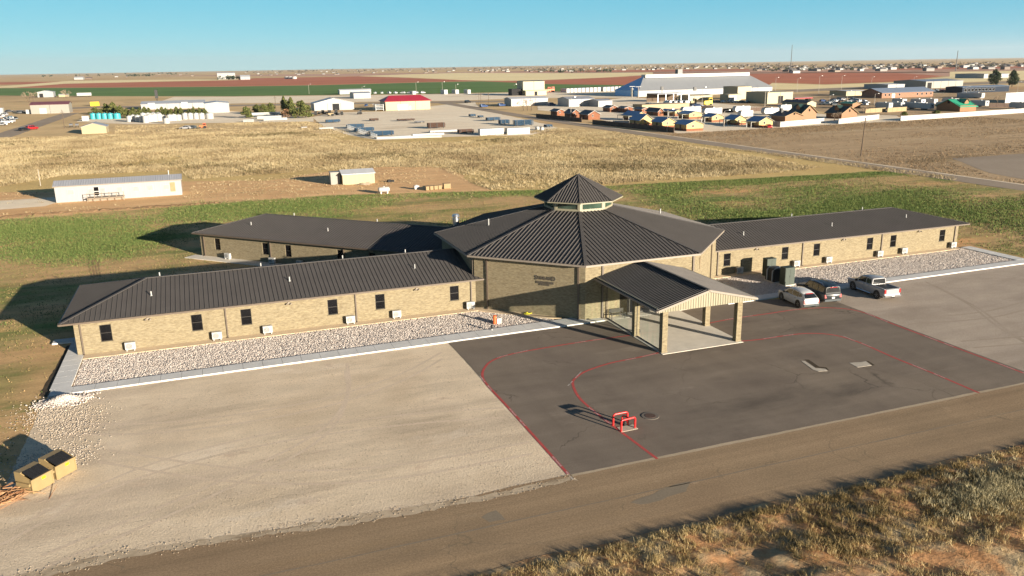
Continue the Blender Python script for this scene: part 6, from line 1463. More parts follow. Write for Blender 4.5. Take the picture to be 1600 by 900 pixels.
# lodges
M['lodgewall'] = panelled('orange_brown_boards', (.20,.078,.018), .25, var=.12, bs=.3)
def lodge(label, gx0, gx1, py, peak_y, eave_y, left_px, rm, dormer=False, chim=False, deep=16):
    x0, x1, y0 = front(gx0, gx1, py); xm = (x0+x1)/2; eh = max(2.4, z_at(x0,y0,eave_y)); pk = z_at(xm,y0,peak_y); y1 = min(max(y0+8, y_at(left_px, x0-.4, eh)), y0+deep)
    t = thing('lodge', label, 'lodge', (xm,y0,Z0), group='tall brown lodges')
    mb = MB(); mb.box(x0,x1,y0,y1,Z0,eh,skip='tb'); mb.face([(x0,y0,eh),(x1,y0,eh),(xm,y0,pk)]); mb.face([(x0,y1,eh),(x1,y1,eh),(xm,y1,pk)]); mb.build('wall', M['lodgewall'], t)
    rb = MB(); o = .6; sl = (pk-eh)/((x1-x0)/2)
    for sx, xe in ((-1,x0),(1,x1)):
        P4 = [Vector((xe+sx*o,y0-o,eh-sl*o+.08)),Vector((xe+sx*o,y1+o,eh-sl*o+.08)),Vector((xm,y1+o,pk+.08)),Vector((xm,y0-o,pk+.08))]
        rb.face(P4); rb.face([p-Vector((0,0,.22)) for p in P4])
        for p, q in zip(P4, P4[1:]+P4[:1]): rb.face([p-Vector((0,0,.22)), q-Vector((0,0,.22)), q, p], 1)
    rf = rb.build('roof', [rm, M['tanwood']], t)
    if dormer:
        yc = (y0+y1)/2; xe = x0+(xm-x0)*.35; zc = eh+sl*(xe-x0); mb = MB()
        mb.face([(xe-.1,yc-1.2,zc),(xe-.1,yc+1.2,zc),(xe-.1,yc+1.2,zc+1.1),(xe-.1,yc,zc+2.0),(xe-.1,yc-1.2,zc+1.1)],0)
        for s in (-1,1): mb.face([(xe-.4,yc+s*1.6,zc+.9),(xe-.4,yc,zc+2.15),(xm,yc,zc+2.15),(xm,yc+s*1.6,zc+.9)],1)
        mb.build('dormer', [M['lodgewall'], rm], rf)
    if chim: mb = MB(); xc = xm-(xm-x0)*.3; mb.box(xc-.5,xc+.5,y1-3,y1-2,eh,pk+1.2); mb.build('chimney', M['black'], rf)
    mb = MB(); mb.box(xm-.45,xm+.45,y0-.06,y0-.01,eh+.2,eh+1.4,0); mb.box(xm-.36,xm+.36,y0-.08,y0-.06,eh+.3,eh+1.3,1); mb.build('window', [M['tanwood'], M['winglass']], t)
    return t
lodge('brown lodge with dark roof and chimney, front left of the pair', 1226.5, 1253.5, 191, 174.8, 184.5, 1204, ROOFDK(), chim=True)
lodge('taller brown lodge with dormer, behind the left lodge', 1252.5, 1275, 186, 164, 175.6, 1232, ROOFDG(), True)
lodge('single brown lodge with dark green roof beside a bare tree', 1314.5, 1338.5, 186, 166.5, 179, 1290, ROOFDG(), True)
lodge('small brown lodge far behind between bare trees', 1331.5, 1344, 169.6, 159.4, 165, 1322, ROOFGN())
# green roofed lodge: ridge along the street
xa, xb, y0 = front(1499.5, 1524.5, 174.5); dep = 13; eh = 2.6; ym = y0+dep/2; pk = z_at(xa, ym, 155.5); xa2 = xa
t = thing('lodge', 'dark lodge with bright green metal roof and wooden dormer', 'lodge', ((xa+xb)/2,y0,Z0), group='tall brown lodges')
mb = MB(); mb.box(xa,xb,y0,y0+dep,Z0,eh,skip='tb'); mb.face([(xa,y0,eh),(xa,y0+dep,eh),(xa,ym,pk)]); mb.face([(xb,y0,eh),(xb,y0+dep,eh),(xb,ym,pk)]); mb.build('wall', M['lodgewall'], t)
mb = MB()
for p4 in ([(xa-.6,y0-.6,eh-.5),(xb+.6,y0-.6,eh-.5),(xb+.6,ym,pk+.1),(xa-.6,ym,pk+.1)],[(xb+.6,y0+dep+.6,eh-.5),(xa-.6,y0+dep+.6,eh-.5),(xa-.6,ym,pk+.1),(xb+.6,ym,pk+.1)]):
    P4 = [Vector(p) for p in p4]; mb.face(P4); mb.face([p-Vector((0,0,.2)) for p in P4])
    for p, q in zip(P4, P4[1:]+P4[:1]): mb.face([p-Vector((0,0,.2)), q-Vector((0,0,.2)), q, p], 0)
rf = mb.build('roof', ROOFGN(), t); xc = xa+(xb-xa)*.58; zc = eh+(pk-eh)*.28; yc = y0+dep/2*.28; mb = MB()
mb.face([(xc-1.2,yc,zc),(xc+1.2,yc,zc),(xc+1.2,yc,zc+1.0),(xc,yc,zc+2.1),(xc-1.2,yc,zc+1.0)],0)
for s in (-1,1): mb.face([(xc+s*1.6,yc-.4,zc+.7),(xc,yc-.4,zc+2.25),(xc,ym-.6,zc+2.25),(xc+s*1.6,ym-2.2,zc+.7)],1)
mb.build('dormer', [M['lodgewall'], ROOFGN()], rf)
mb = MB(); mb.box(xa-.06,xa-.01,ym-.7,ym+.7,eh+.8,eh+2.4); mb.build('window', M['winglass'], t)
# campers (travel trailers)
M['camper'] = plain('white_camper_shell', (.37,.37,.365), .4, 0, .05); M['cstripe'] = plain('grey_camper_stripe', (.16,.15,.15), .5)
def camper_mesh(L_=9.0, w_=2.5, h=3.1):
    t = thing('camper', None, 'camper', world=False); mb = MB(); hl = L_/2
    prof = [(-hl,.55),(hl-.9,.55),(hl-.15,1.0),(hl,1.6),(hl-.25,2.6),(hl-.8,h),(-hl+.25,h),(-hl,h-.25)]
    mb.loft([[(x,y,z) for x, z in prof] for y in (-w_/2, w_/2)]); mb.build('body', M['camper'], t)
    for x, l in ((-hl*.55,1.3),(-.1*hl,.9),(hl*.45,1.3)):
        g = MB(); g.box(x-l/2,x+l/2,-w_/2-.02,-w_/2-.004,1.55,2.35); g.build('window', M['winglass'], t)
    g = MB(); g.box(hl*.14,hl*.14+.75,-w_/2-.03,-w_/2-.004,.7,2.6); g.build('door', M['cstripe'], t)
    g = MB(); g.box(-hl+.1,hl-.8,-w_/2-.015,-w_/2-.003,.9,1.2); g.box(-hl-.015,-hl-.003,-w_/2+.2,w_/2-.2,.9,1.15); g.build('stripe', M['cstripe'], t)
    g = MB(); g.box(-hl-.02,-hl-.004,-.4,.4,1.75,2.3); g.build('rear_window', M['winglass'], t)
    for x in (-.45,.45):
        g = MB(); g.cyl((x,-w_/2+.02,.38),(x,w_/2-.02,.38),.38,.38,12); g.build('wheel', M['rubber'], t)
    g = MB(); g.tube([(hl-.9,-.6,.5),(hl+1.0,0,.5),(hl-.9,.6,.5)], .06, 6); g.cyl((hl+.9,0,Z0+.05),(hl+.9,0,.6),.05,.05,6); g.build('hitch', M['black'], t)
    g = MB(); g.box(-1.2,-.4,-.4,.4,h,h+.3); g.build('roof_unit', M['camper'], t)
    return t
camp0 = camper_mesh(); cu_ = []
def camper(a, b, py, rz, label, group='campers and travel trailers'):
    P = at((a+b)/2, py, Z0); ll = abs((at(b,py)-at(a,py)).length)
    o = camp0 if not cu_ else copy_tree(camp0); cu_.append(o)
    s = 1.0 if abs(math.sin(rz)) > .5 else min(1.25, max(.7, ll/9.0)); o.location = (P.x, P.y+1.3, Z0); o.rotation_euler = (0,0,rz); o.scale = (s, 1.0, 1.0)
    o['label'] = label; o['group'] = group
RVS = [(1064,1098,177.2,0,'white camper at the left behind the second blue roof'),(1098,1131,179.5,0,'white camper behind the third blue roof with a small dark window'),(1146,1175,176.2,0,'boxy white camper standing alone before the brown fence'),(1157,1177,184,0,'white camper just behind the fourth yellow gable'),(1191,1220,179.5,0,'white camper left of the front brown lodge'),(1222,1234,174,0,'white camper top showing above the dark lodge roof'),
 (1373,1394,170.2,1.57,'camper nearest the tan fences with white end to the sun'),(1395,1409,169.6,1.57,'small white ended camper second by the tan fence'),(1398,1417,163.5,1.4,'white camper behind the tan fence campers'),(1417,1441,170,1.57,'grey sided camper left in the main camper row'),(1434,1461,171.5,1.57,'large camper in the middle of the main row'),(1428,1445,164,1.4,'white camper in the back row over the middle one'),(1447,1461,163.5,1.57,'back row camper right of its white neighbour'),(1464,1494,169.8,1.57,'camper beside the dark end of the green roofed lodge'),(1478,1496,163,1.5,'camper behind the green roofed lodge on its left'),(1520,1546,166.8,1.57,'grey sided camper right of the green roofed lodge'),(1582,1610,170.5,1.57,'camper at the right edge of the picture'),(1519,1538,153.5,1.57,'camper or box far behind the green roof')]
for a, b, py, rz, l in RVS: camper(a, b, py, rz+math.pi*(rz < .5), l)
# right: shops, metal buildings
t, g_ = shed('brick_shop', 'long pinkish brick shop with blue grey roof behind the campers', 1377.5, 1457.5, 153.6, 144.4, 17, M['cabinbrick2'] if 'cabinbrick2' in M else brick('pink_brick', (.27,.145,.10), (.23,.12,.08), (.26,.18,.13), .3, .1), ROOFB(), 'x', ypeak=138, over=1.0, wins=((1383,1.2,1.2,2.6),(1389,1.2,1.2,2.6),(1405,1.2,1.2,2.6),(1433,1.2,1.2,2.6),(1440,1.2,1.2,2.6),(1447,1.2,1.2,2.6),(1454,1.2,1.2,2.6)), doors=(('door',1393,1398,2.6),))
shed('white_shop', 'white shop with blue shaded side behind the brick shop', 1387, 1413, 139.6, 132.2, 26, W_(), ROOFW(), 'x', rise=.5)
shed('flat_roofed_canopy', 'long low shop with white roof left of the brick shop', 1322, 1350, 150, 142.2, 16, CREAM_(), ROOFW(), 'x', rise=.3, over=1.2)
shed('grey_warehouse', 'big beige metal warehouse with slate end below the far fields', 1446, 1504, 138.2, 127.3, 34, GREY_(), ROOFB(), 'x', rise=1.2, doors=(('open',1448.5,1455,4.5),))
t, g_ = shed('blue_store', 'long dark blue store with many windows at the right', 1503, 1576, 145.5, 136.3, 14, plain('dark_blue_wall', (.008,.016,.032), .9), ROOFB(), 'x', rise=.6, wins=tuple((1508+i*5.5, 2.2, 1.0, 2.8) for i in range(9)))
shed('far_shed', 'dark sided shed with white front between fields and conifers', 1537, 1543.5, 122.4, 115.6, 40, W_(), ROOFB(), 'x', rise=.5)
shed('far_shed', 'white shed between the two dark conifers', 1564, 1576, 121.5, 115.5, 16, W_(), ROOFW(), 'x', rise=.5)
boxhouse('box_trailer', 'white ended box trailer near the blue store', 1530, 1537.5, 153.6, 146, 16, M['whitepaint'], 'trailer')
boxhouse('container', 'rusty orange container before the blue store', 1507, 1516.5, 151.8, 147, 3, M['rust'], 'container')
fence('pale wall with dark openings at the right edge', at(1570,161), at(1640,157), 5.2, M['whitefence'], 8, 'boundary_wall', slats=False, cat='wall')
boxhouse('long_canopy', 'long pale yellow canopy roof behind the blue roofed cabins', 1003, 1077, 171.5, 163.8, 10, M['bin'], 'canopy')
shed('tan_shop', 'small tan shop behind the tall lodge', 1261, 1275, 167.5, 160.3, 20, CREAM_(), ROOFDK(), 'y', rise=1.0)
boxhouse('red_trailer', 'long red trailer parked behind the cream workshop', 1242, 1270, 157.2, 153.2, 3, M['pred'], 'trailer', wheels=True)
machine('yellow wheel loader above the brown fence', 1106, 165, 5.5, 4.2, M['yellow'], cat='loader', name='wheel_loader')
machine('tan forklift left of the yellow loader', 1083, 164.5, 4.2, 3.8, M['bin'], cat='forklift', name='forklift')
machine('orange tractor beside the tall cream tower', 855, 144.5, 7, 4.5, M['orange'], cat='tractor', name='tractor'); machine('second orange tractor right of the tall cream tower', 861, 144, 7, 4.5, M['orange'], cat='tractor', name='tractor')
machine('orange tractor on the grass by the grey car', 317, 201, 3, 2.2, M['orange'], cat='tractor', name='tractor')
# distant vehicles
far_car(at(290,201.5), 2.9, M['psilver'], 'silver car with dark shadow standing on the dry grass edge'); far_car(at(298,201.2), 3.0, M['pgrey'], 'grey car beside the silver car on the dry grass edge')
far_car(at(50.5,202.5), .9, M['pred'], 'dark red pickup driving on the left road', kind='suv'); far_car(at(38,204), .9, M['pblack'], 'dark car towing ahead of the red pickup on the left road')
far_car(at(34,177.5), .2, M['pblack'], 'black van parked left of the grey warehouse', kind='suv'); far_car(at(15,175), .2, M['pblack'], 'small dark car at the far left lot')
boxhouse('box_trailer', 'white trailer end beside the black van', 41, 48.5, 178.2, 171.6, 3, M['whitepaint'], 'trailer'); boxhouse('box_trailer', 'white box at the very left edge by the road', -6, 5, 178.6, 169, 4, M['whitepaint'], 'trailer')
far_car(at(731,160.8), .6, M['pblack'], 'black pickup raising dust at the road bend', kind='suv')
far_car(at(1200,199.8), 1.2, M['pred'], 'red car in front of the yellow cabin'); far_car(at(756,167.5), .3, M['pblue'], 'blue car left of the white office, nearer', kind='suv'); far_car(at(784,166), .3, M['pblue'], 'dark blue car parked against the white office', kind='suv'); far_car(at(862,165), .3, M['pblue'], 'blue car between the white office and workshop', kind='suv')
rg = random.Random(12); pal = [M['pwhite'],M['pwhite'],M['psilver'],M['pgrey'],M['pblack'],M['pblue']]
for i in range(9): far_car(at(1041+i*4.1,161.5+.5*(i%2)), 1.5+rg.uniform(-.1,.1), M['pwhite'], 'white van parked in the row under the carport', 'white vans under the carport', 'suv', cat='van')
for i in range(12): far_car(at(998+i*8.5,166.5+rg.uniform(-1,1)), rg.uniform(0,6.2), rg.choice(pal), 'car parked in the lot before the carport', 'cars in the lot before the carport', rg.choice(['car','suv']))
for i in range(26): far_car(at(1284+rg.uniform(0,70),156+rg.uniform(0,9)), rg.choice([1.5,1.6,.1])+rg.uniform(-.1,.1), rg.choice(pal), 'car in the crowded lot left of the brick shop', 'cars in the crowded lot', rg.choice(['car','suv']))
for i in range(9): far_car(at(1120+i*9.5,160.5+rg.uniform(-.6,.6)), rg.uniform(1.2,1.8), rg.choice(pal), 'car parked along the dark fence by the tall block', 'cars along the dark fence', 'car')
for i in range(7): far_car(at(1446+i*9,143+rg.uniform(-.6,.6)), rg.uniform(0,.4), rg.choice(pal+[M['pred']]), 'vehicle parked before the grey warehouse', 'vehicles before the grey warehouse', 'suv')
for i in range(9): far_car(at(576+i*10.6,146.6-i*.1), rg.uniform(0,3), M['pwhite'], 'tiny white vehicle along the edge of the green field', 'white vehicles by the green field', 'suv')
for i, (a, b, py, yt) in enumerate(((645,650,147.6,142.5),(694.5,699.5,147.4,140.4),(712,717,146.6,140.2),(731,735.5,146.4,140.2))): boxhouse('box_trailer', ['first','second','third','fourth'][i]+' small white box trailer from the left by the green field', a, b, py, yt, 12, M['whitepaint'], 'trailer', group='box trailers by the green field')
for i in range(22): far_car(at(*(lambda y: (rg.uniform(-6, 44-(y-181)*2.6), y))(rg.uniform(181,196))), rg.uniform(0,6), rg.choice([M['pwhite'],M['pwhite'],M['psilver'],M['psilver'],M['pgrey']]), 'old vehicle in the junk yard left of the road', 'old vehicles in the junk yard', rg.choice(['car','suv']))
shed('far_hangar', 'big white hangar on the horizon above the red field', 340, 368, 124, 114.6, 30, W_(), ROOFW(), 'x', rise=2, over=.5)
shed('far_hangar', 'lower white shed right of the horizon hangar', 376, 391, 124.6, 120, 30, W_(), ROOFW(), 'x', rise=4, over=.5)
shed('far_hangar', 'small white shed on the horizon at far left', 116, 130, 124.6, 121.3, 40, W_(), ROOFW(), 'x', rise=3, over=.5)
for i, p in enumerate((449, 454.5, 460.5)): tank('silo', p, 123.3, 119.3, 6, M['whitepaint'], ['left','middle','right'][i]+' of three white silos above the red field', 'white silos above the red field')
# poles
def pole(label, p, pb, pt, r=.14, m=None, head=None, cat='utility pole', group='utility and lamp poles', lean=0):
    P = at(p, pb, Z0); h = z_at(P.x, P.y, pt); t = thing('utility_pole' if not head else 'lamp_pole', label, cat, (P.x,P.y,Z0), group=group); mb = MB(); T = Vector((P.x+lean*h,P.y,h))
    mb.cyl((P.x,P.y,Z0),T,r,r*.7,8); mb.build('pole', m or M['bark'], t)
    if head == 'T': mb = MB(); mb.box(P.x-2.2,P.x+2.2,P.y-.1,P.y+.1,h-.1,h+.15); mb.build('lamp_bar', M['whitepvc'], t)
    elif head == 'box': mb = MB(); mb.box(P.x-.9,P.x+.9,P.y-.5,P.y+.5,h-2,h+.2); mb.build('lamp_head', M['black'], t)
    elif head == 'arm': mb = MB(); mb.tube([(P.x,P.y,h),(P.x+1.6,P.y-.4,h+.3)], .07, 6); mb.box(P.x+1.5,P.x+2.2,P.y-.55,P.y-.25,h+.2,h+.4); mb.build('lamp_arm', M['steel'], t)
    elif m is None: mb = MB(); mb.box(P.x-.9,P.x+.9,P.y-.07,P.y+.07,h-1.1,h-.95); mb.build('cross_arm', M['bark'], t)
wp = plain('pale_pole', (.30,.27,.23), .7)
pole('leaning dark wooden pole alone on the brown mown field', 1345, 243.5, 184, .16, None, None, lean=.04)
pole('pale pole in front of the middle brick cabin', 892, 184.4, 152.5, .15, wp, 'arm'); pole('pale pole in front of the yellow cabins near the road', 1042.3, 206.5, 172, .13, wp, 'arm')
pole('pale lamp pole before the fourth yellow gable', 1131, 198.8, 173.5, .13, wp, 'arm'); pole('pale pole left of the front brown lodge', 1194.6, 170, 143, .18, wp, 'arm')
pole('left T headed light mast by the great barn', 987.5, 152.5, 135.2, .3, wp, 'T'); pole('right T headed light mast by the great barn', 997, 152.5, 135.6, .3, wp, 'T')
pole('dark headed lamp mast before the great barn wall', 1034, 155, 135.6, .22, M['black'], 'box'); pole('lamp mast in front of the cream office', 1085, 158, 136.6, .13, wp, 'box'); pole('slim pale mast between cream office and barn', 1096.8, 164, 137, .13, wp, 'arm')
pole('slim pale pole before the left red field lot', 1163.5, 0+145, 127, .13, wp, 'arm')
pole('pale mast by the green field, left one', 650.5, 147, 128.6, .13, wp, 'arm'); pole('pale mast by the green field, second one', 691.5, 147, 128.4, .13, wp, 'arm'); pole('pale mast by the green field, short third one', 712.5, 146.5, 132, .13, wp, 'arm'); pole('pale mast by the green field right of the white trailers', 803.5, 147, 132, .13, wp, 'arm'); pole('pale mast above the two white stores', 566.5, 152, 135.6, .13, wp, 'arm'); pole('slim pole in the green field centre left', 483, 147, 132, .13, wp, 'arm')
pole('pole standing before the dark juniper at the centre left', 431.5, 175, 150, .16); pole('pole by the left road near the grey warehouse', 101, 200.5, 171.5, .16); pole('thin pole behind the mobile home', 63.5, 290.5, 264.5, .08, wp)
for i, (p, pb, pt) in enumerate(((748.5,163,144.5),(751.5,163,145),(763.5,162,144.5))): pole(['left','middle','right'][i]+' of three dark poles by the road bend', p, pb, pt, .14)
for i, (p, pb, pt) in enumerate(((1211,146,121.5),(1245,146,122.5),(1279,145,119),(1314,142,118.5),(1361,138,120.5),(1427,136,120.5))): pole('slim pale pole along the far highway, number %s from the left' % ['one','two','three','four','five','six'][i], p, pb, pt, .13, wp, 'arm')
for i, (p, pb, pt) in enumerate(((1323,163.5,143),(1366,164,147),(1296,160.5,149),(1509.5,148,135.5),(1589,147,128))): pole(['pale pole before the low white roofed shop','pale pole left of the campers','pale pole in the crowded car lot','pale pole before the blue store','pale pole at the right edge by the conifers'][i], p, pb, pt, .12, wp, 'arm')
P = at(246, 162); h = z_at(P.x,P.y,139.5); t = thing('flare_tower', 'black lattice tower with two dark boxes behind the junipers', 'tower', (P.x,P.y,Z0))
mb = MB()
for sx in (-.5,.5):
    for sy in (-.5,.5): mb.cyl((P.x+sx,P.y+sy,Z0),(P.x+sx*.8,P.y+sy*.8,h),.12,.1,5)
for k in range(8): z = h*k/8; mb.cyl((P.x-.5,P.y-.5,z),(P.x+.5,P.y-.5,z+h/8),.07,.07,4); mb.cyl((P.x-.5,P.y+.5,z),(P.x-.5,P.y-.5,z+h/8),.07,.07,4)
mb.build('lattice', M['black'], t)
for z0, z1, q in ((h-6.5,h-.5,2.1),(h-13,h-8.5,1.6)): mb = MB(); mb.box(P.x-q/2,P.x+q/2,P.y-q/2,P.y+q/2,z0,z1); mb.build('tower_box', M['black'], t)
for i, (p, pb, pt) in enumerate(((1235,100,70),(1493,100,79))):
    P = at(p, 111); h = z_at(P.x,P.y,pt); mb = MB(); mb.cyl((P.x,P.y,Z0),(P.x,P.y,h),1.0,.6,6); tag(mb.build('radio_mast', M['redsteel'] if i == 9 else M['greyfan']), ['tall thin radio mast standing on the horizon','fainter radio mast on the horizon at the right'][i], 'radio mast', 'radio masts')
# ---- far town: scattered roofs and trees along the horizon
rg = random.Random(44); MB_h = [MB(), MB(), MB(), MB()]; tr = MB()
def far_bits(n, xr, f, big=1.0):
    for _ in range(n):
        p = rg.uniform(*xr); y = f(p)+rg.uniform(.6, 7.5)**1.0; P = at(p, y); w_ = rg.uniform(9,24)*big; d = rg.uniform(8,16); h = rg.uniform(3,5.5)*big; m = rg.choice(MB_h); a = rg.choice([0, 1])
        if a: w_, d = d, w_
        m.box(P.x,P.x+w_,P.y,P.y+d,Z0,h,0); r = rg.uniform(1.2,2.2)
        m.face([(P.x-.5,P.y-.5,h),(P.x+w_+.5,P.y-.5,h),(P.x+w_+.5,P.y+d/2,h+r),(P.x-.5,P.y+d/2,h+r)],1); m.face([(P.x-.5,P.y+d+.5,h),(P.x+w_+.5,P.y+d+.5,h),(P.x+w_+.5,P.y+d/2,h+r),(P.x-.5,P.y+d/2,h+r)],1)
hor = lambda p: 118.3-p*.0163
far_bits(60, (400, 800), lambda p: hor(p)-.6, .7); far_bits(120, (740, 1200), lambda p: hor(p)+.4, .75); far_bits(150, (1180, 1640), lambda p: hor(p)+4.5, .72); far_bits(30, (1230, 1640), lambda p: hor(p)+9); far_bits(14, (100, 400), lambda p: hor(p)+.2)
cols = [((.17,.16,.15),(.13,.12,.12)),((.15,.115,.085),(.11,.09,.08)),((.30,.30,.29),(.24,.24,.24)),((.11,.075,.055),(.085,.075,.07))]
for k, mb in enumerate(MB_h): tag(mb.build('far_town', [plain('far_wall_%d'%k, cols[k][0]), plain('far_roof_%d'%k, cols[k][1])], uv=False), kind='stuff')
# ---------------------------------------------------------------- trees
M['juniper'] = island('juniper_leaves', [(0,(.03,.042,.015)),(.5,(.075,.09,.028)),(1,(.17,.165,.055))]); M['pineleaf'] = island('dark_conifer_needles', [(0,(.012,.022,.013)),(.6,(.028,.045,.024)),(1,(.06,.075,.035))]); M['dead'] = island('dead_brown_foliage', [(0,(.14,.07,.04)),(1,(.30,.18,.10))]); M['twig'] = plain('pale_bare_twigs', (.24,.18,.125), .9, 0, .2, 4)
def crown_cards(clumps, n, size):
    """leaf cards in many small clumps"""
    V = []; 
    for (c, r, k) in clumps:
        m_ = int(n*k); d = RNG.normal(size=(m_,3)); d /= np.linalg.norm(d,axis=1)[:,None]+1e-9; rr = RNG.uniform(.35,1.05,m_)**.6
        p = np.array(c)+d*rr[:,None]*np.array(r); a = RNG.normal(size=(m_,3)); a /= np.linalg.norm(a,axis=1)[:,None]; b = np.cross(a, d+RNG.normal(size=(m_,3))*.4); b /= np.linalg.norm(b,axis=1)[:,None]+1e-9
        s = size*RNG.uniform(.5,1.3,m_)[:,None]
        V.append(np.stack([p-a*s-b*s*.5, p+a*s*.2-b*s*.7, p+a*s, p+b*s*.8], 1))
    return np.concatenate(V)
def cards_obj(name, V, m, parent):
    V = V-np.array(OFF.get(parent.name,(0,0,0)))
    o = mesh_np(name, V.reshape(-1,3), np.arange(len(V)*4).reshape(-1,4), m, 4); del o['kind']; o.parent = parent; return o
def tree(label, p, pb, pt, wpx, kind='juniper', group='trees and bushes of the yards', name=None, seed=0):
    P = at(p, pb, Z0); h = max(1.0, z_at(P.x,P.y,pt)); rw = max(.5, (at(p+wpx/2,pb)-P).length); rg = np.random.default_rng(seed+int(p*7))
    t = thing(name or {'juniper':'juniper_tree','pine':'conifer_tree','dead':'dead_shrub','bush':'bush'}[kind], label, 'bush' if kind in ('bush','dead') else 'tree', (P.x,P.y,Z0), group=group)
    mb = MB(); mb.cyl((P.x,P.y,Z0),(P.x+rg.normal()*.1,P.y,h*.75),max(.08,h*.03),max(.03,h*.008),7)
    for k in range(7):
        a = rg.uniform(0,6.28); z = h*rg.uniform(.2,.65); mb.cyl((P.x,P.y,z),(P.x+math.cos(a)*rw*.7,P.y+math.sin(a)*rw*.7,z+h*.16),h*.012,h*.004,5)
    mb.build('trunk', M['bark'], t)
    cl = []; nC = 24 if kind != 'pine' else 34
    for k in range(nC):
        u = (k+.5)/nC; z = h*(.10+.86*u) if kind != 'pine' else h*(.16+.82*u)
        prof = {'juniper': min(1, 1.25*(1-u)**.75+.05), 'pine': min(1,1.5*(1-u)**.7)*min(1,.55+u*2), 'dead': 1-.5*u, 'bush': math.sqrt(max(.05,1-u*u))}[kind]
        a = rg.uniform(0,6.28); rr = rw*prof*rg.uniform(.3,.75)
        cl.append(((P.x+math.cos(a)*rr, P.y+math.sin(a)*rr, z), (rw*prof*rg.uniform(.35,.55)+.15, rw*prof*rg.uniform(.35,.55)+.15, h*.09+.1), rg.uniform(.5,1.2)))
    sz = max(.16, min(.34, h*.045)); cards_obj('crown', crown_cards(cl, 150 if kind != 'dead' else 26, sz), {'juniper':M['juniper'],'bush':M['juniper'],'pine':M['pineleaf'],'dead':M['dead']}[kind], t)
def bare_tree(label, p, pb, pt, wpx, seed=1, dens=1.0, group='bare winter trees'):
    P = at(p, pb, Z0); h = z_at(P.x,P.y,pt); rw = (at(p+wpx/2,pb)-P).length; rg = random.Random(seed); t = thing('bare_tree', label, 'tree', (P.x,P.y,Z0), group=group); tw_ = MB(); tk = MB()
    def grow(a, d, l, r, lv):
        b = a+d*l; (tk if lv < 2 else tw_).cyl(a, b, r, r*.6, 6 if lv < 2 else 3, 0, False)
        if lv >= 5: return
        for _ in range(int(rg.choice([2,3,3])*(dens if lv else 1)) or 2):
            n = Vector((rg.gauss(0,1), rg.gauss(0,1), rg.gauss(.35,.5))).normalized(); nd = (d*.75+n*.62).normalized(); nd.x *= rw/(h*.42) if lv < 2 else 1; nd.normalize()
            grow(b, nd, l*rg.uniform(.62,.82), max(r*.58, .035), lv+1)
    for k in range(3 if rw > h*.6 else 1): grow(Vector((P.x+rg.uniform(-1,1)*rw*.4*k,P.y,Z0)), Vector((rg.gauss(0,.12),0,1)).normalized(), h*.27, h*.03, 0)
    tk.build('trunk', M['bark'], t, uv=False); tw_.build('crown', M['twig'], t, uv=False)
JL = ['broad juniper behind the cyan tanks, left end', 'tall juniper with pale tip behind the cyan tanks', 'tall juniper right of centre behind the cyan tanks', 'juniper tapering down behind the last cyan tank', 'low juniper between cyan and white tanks, first', 'low juniper between cyan and white tanks, second', 'low juniper above the crowded white tanks']
for i, (p, pb, pt, w_) in enumerate(((150,179,167,16),(166,178.6,162,16),(178,179,160,16),(189,180,165,15),(199,184.5,170,14),(209,184.5,168.5,13),(219,183.5,169,12))): tree(JL[i], p, pb, pt, w_, 'juniper', seed=i)
for i, p in enumerate((226.5, 233, 247, 254, 260, 268, 276, 283, 296, 303, 312, 320)): tree('small pointed juniper in the row before the white warehouse', p, 179.4, 167+(i%3)*1.4, 7, 'juniper', 'small junipers in the warehouse row', seed=i)
DT = ['round dark bush left of the striped white trailer', 'low dark bush behind the striped trailer, first', 'low dark bush behind the striped trailer, second', 'dark bush behind the striped trailer, nearest the tall tree', 'tallest dark evergreen above the striped trailer', 'dark evergreen leaning right of the tallest one', 'broad yellow green evergreen beside the white barn', 'reddish dead scrub under the dark evergreens']
for i, (p, pb, pt, w_, k) in enumerate(((385.5,184.6,167,15,'bush'),(401,178,163.5,14,'bush'),(413,177.5,162.5,14,'bush'),(424,177,161,13,'bush'),(446,181,150.5,17,'juniper'),(456,182,152.5,15,'juniper'),(473.5,184.6,157.5,27,'bush'),(447,184.4,170,16,'dead'))): tree(DT[i], p, pb, pt, w_, k, seed=20+i)
tree('left of two big dark conifers at the right', 1552.5, 134.5, 108.8, 23, 'pine', 'big dark conifers', seed=3); tree('right of two big dark conifers at the right', 1581, 135.5, 110, 24, 'pine', 'big dark conifers', seed=9)
bare_tree('wide bare tree in front of the white office', 818, 173, 149, 38, 3, 1.3); bare_tree('bare tree beside the single dark roofed lodge', 1304, 188.5, 172, 22, 5, 1.3); bare_tree('bare tree between the small lodge and tan fence', 1351, 178, 163, 24, 8, 1.3); bare_tree('bare tree by the far left farm sheds', 45, 160, 138.5, 18, 11); bare_tree('pale bare tree behind the low cream hut', 104, 153, 136.5, 16, 14); bare_tree('bare tree in the crowded car lot', 1316, 163, 154.5, 24, 17); bare_tree('bare tree left of the pale right wall', 1558, 164, 147, 16, 19)
for i, (p, pb, pt, w_) in enumerate(((1413,180.5,174.5,10),(1463,177.5,173,14),(1454,146,141.5,9))): tree(['dark green bush near the tan fence','wide dark bush before the campers','dark bush at the end of the brick shop'][i], p, pb, pt, w_, 'bush', seed=40+i)
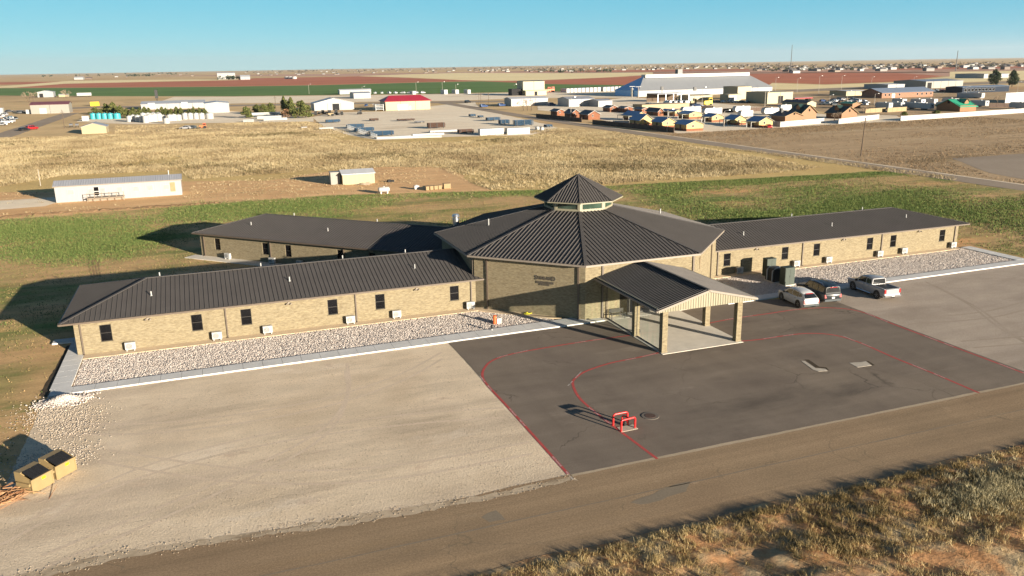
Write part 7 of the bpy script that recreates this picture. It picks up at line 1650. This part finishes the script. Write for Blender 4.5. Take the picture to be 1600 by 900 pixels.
# tree belts and bushes of the far town
rg_ = np.random.default_rng(5)
def belt(n, xr, f, s=(3,7), name='far_trees', m=None):
    V = []
    for _ in range(n):
        p = rg_.uniform(*xr); P = at(p, f(p)); r = rg_.uniform(*s); cl = [((P.x+rg_.normal()*r*.6, P.y+rg_.normal()*r*.6, r*.8+rg_.normal()*r*.2),(r*.6,r*.6,r*.55),1) for _ in range(4)]
        V.append(crown_cards(cl, 9, r*.28))
    V = np.concatenate(V); mesh_np(name, V.reshape(-1,3), np.arange(len(V)*4).reshape(-1,4), m or M['pineleaf'], 4)
hor = lambda p: 118.3-p*.0163
M['farleaf'] = island('far_bare_tree_crowns', [(0,(.09,.075,.06)),(.6,(.15,.115,.085)),(1,(.05,.06,.04))])
belt(70, (380,830), lambda p: hor(p)+rg_.uniform(.6,3.6), (5,11), m=M['farleaf']); belt(130, (800,1240), lambda p: hor(p)+rg_.uniform(1.2,7), (4,8), m=M['farleaf']); belt(200, (1180,1640), lambda p: hor(p)+rg_.uniform(4.5,13), (3,6), m=M['farleaf']); belt(60, (1200,1640), lambda p: hor(p)+rg_.uniform(5,14), (3,6)); belt(16, (200,240), lambda p: hor(p)+4.6, (5,9)); belt(10, (342,372), lambda p: 124.4, (4,7)); belt(26, (60,330), lambda p: hor(p)+rg_.uniform(1,3.5), (5,9))
belt(20, (830,960), lambda p: 112+rg_.uniform(0,2), (4,7))
# scruffy scrub at the edges of the yards
SC1 = px((380,190),(480,190),(545,206),(540,216),(480,207),(330,203),(180,210),(180,197),(330,195))
tufts('yard_weeds', scatter(3000, SC1, lambda P: np.clip(.4+.5*fbm(P,.08,61),.03,1)), M['straw'], (.2,.6), 7, .4, .09, .5, -.03)
SC2 = px((748,213),(868,206),(1000,213),(1300,256),(1490,282),(1490,277),(1300,250),(1080,225),(960,206),(870,200))
tufts('roadside_weeds', scatter(2600, SC2), M['straw'], (.15,.5), 7, .35, .08, .5, -.03)
MW = [(108.5,20),(108.5,165),(200,170),(260,172),(260,60),(160,20)]
tufts('mown_stubble', scatter(20000, MW, lambda P: np.clip(.35+.5*fbm(P*np.array([.4,1.6]),.06,71),.04,1)*~inside(P, px((1475,250),(1600,238),(1680,240),(1680,300),(1600,284),(1540,272)))), M['stub'] if 'stub' in M else island('mown_stubble_blades', [(0,(.10,.065,.035)),(.5,(.18,.125,.07)),(1,(.28,.205,.125))]), (.08,.3), 4, .4, .16, .5, -.03)

SPARSE = px((300,287),(480,272),(520,267),(640,258),(700,262),(742,288),(772,299),(720,312),(500,318),(300,322),(200,327),(0,338),(0,300),(90,300),(95,325),(290,315))
tufts('sparse_grass', scatter(1500, SPARSE, lambda P: np.clip(.25+.6*fbm(P,.12,91),.02,1)), M['straw'], (.1,.4), 5, .25, .09, .5, -.03)
# ---------------------------------------------------------------- thin air over the plain
hz = MB(); hz.box(-17000,23000,-3000,22500,-1.2,330)
m, nt, b = new_mat('thin_air'); nt.nodes.remove(b); v = nt.nodes.new('ShaderNodeVolumePrincipled'); v.inputs['Density'].default_value = HAZE; v.inputs['Color'].default_value = (.80,.86,.92,1); v.inputs['Anisotropy'].default_value = .2
nt.links.new(v.outputs['Volume'], nt.nodes['Material Output'].inputs['Volume'])
o = hz.build('haze', m, uv=False); tag(o, kind='stuff')
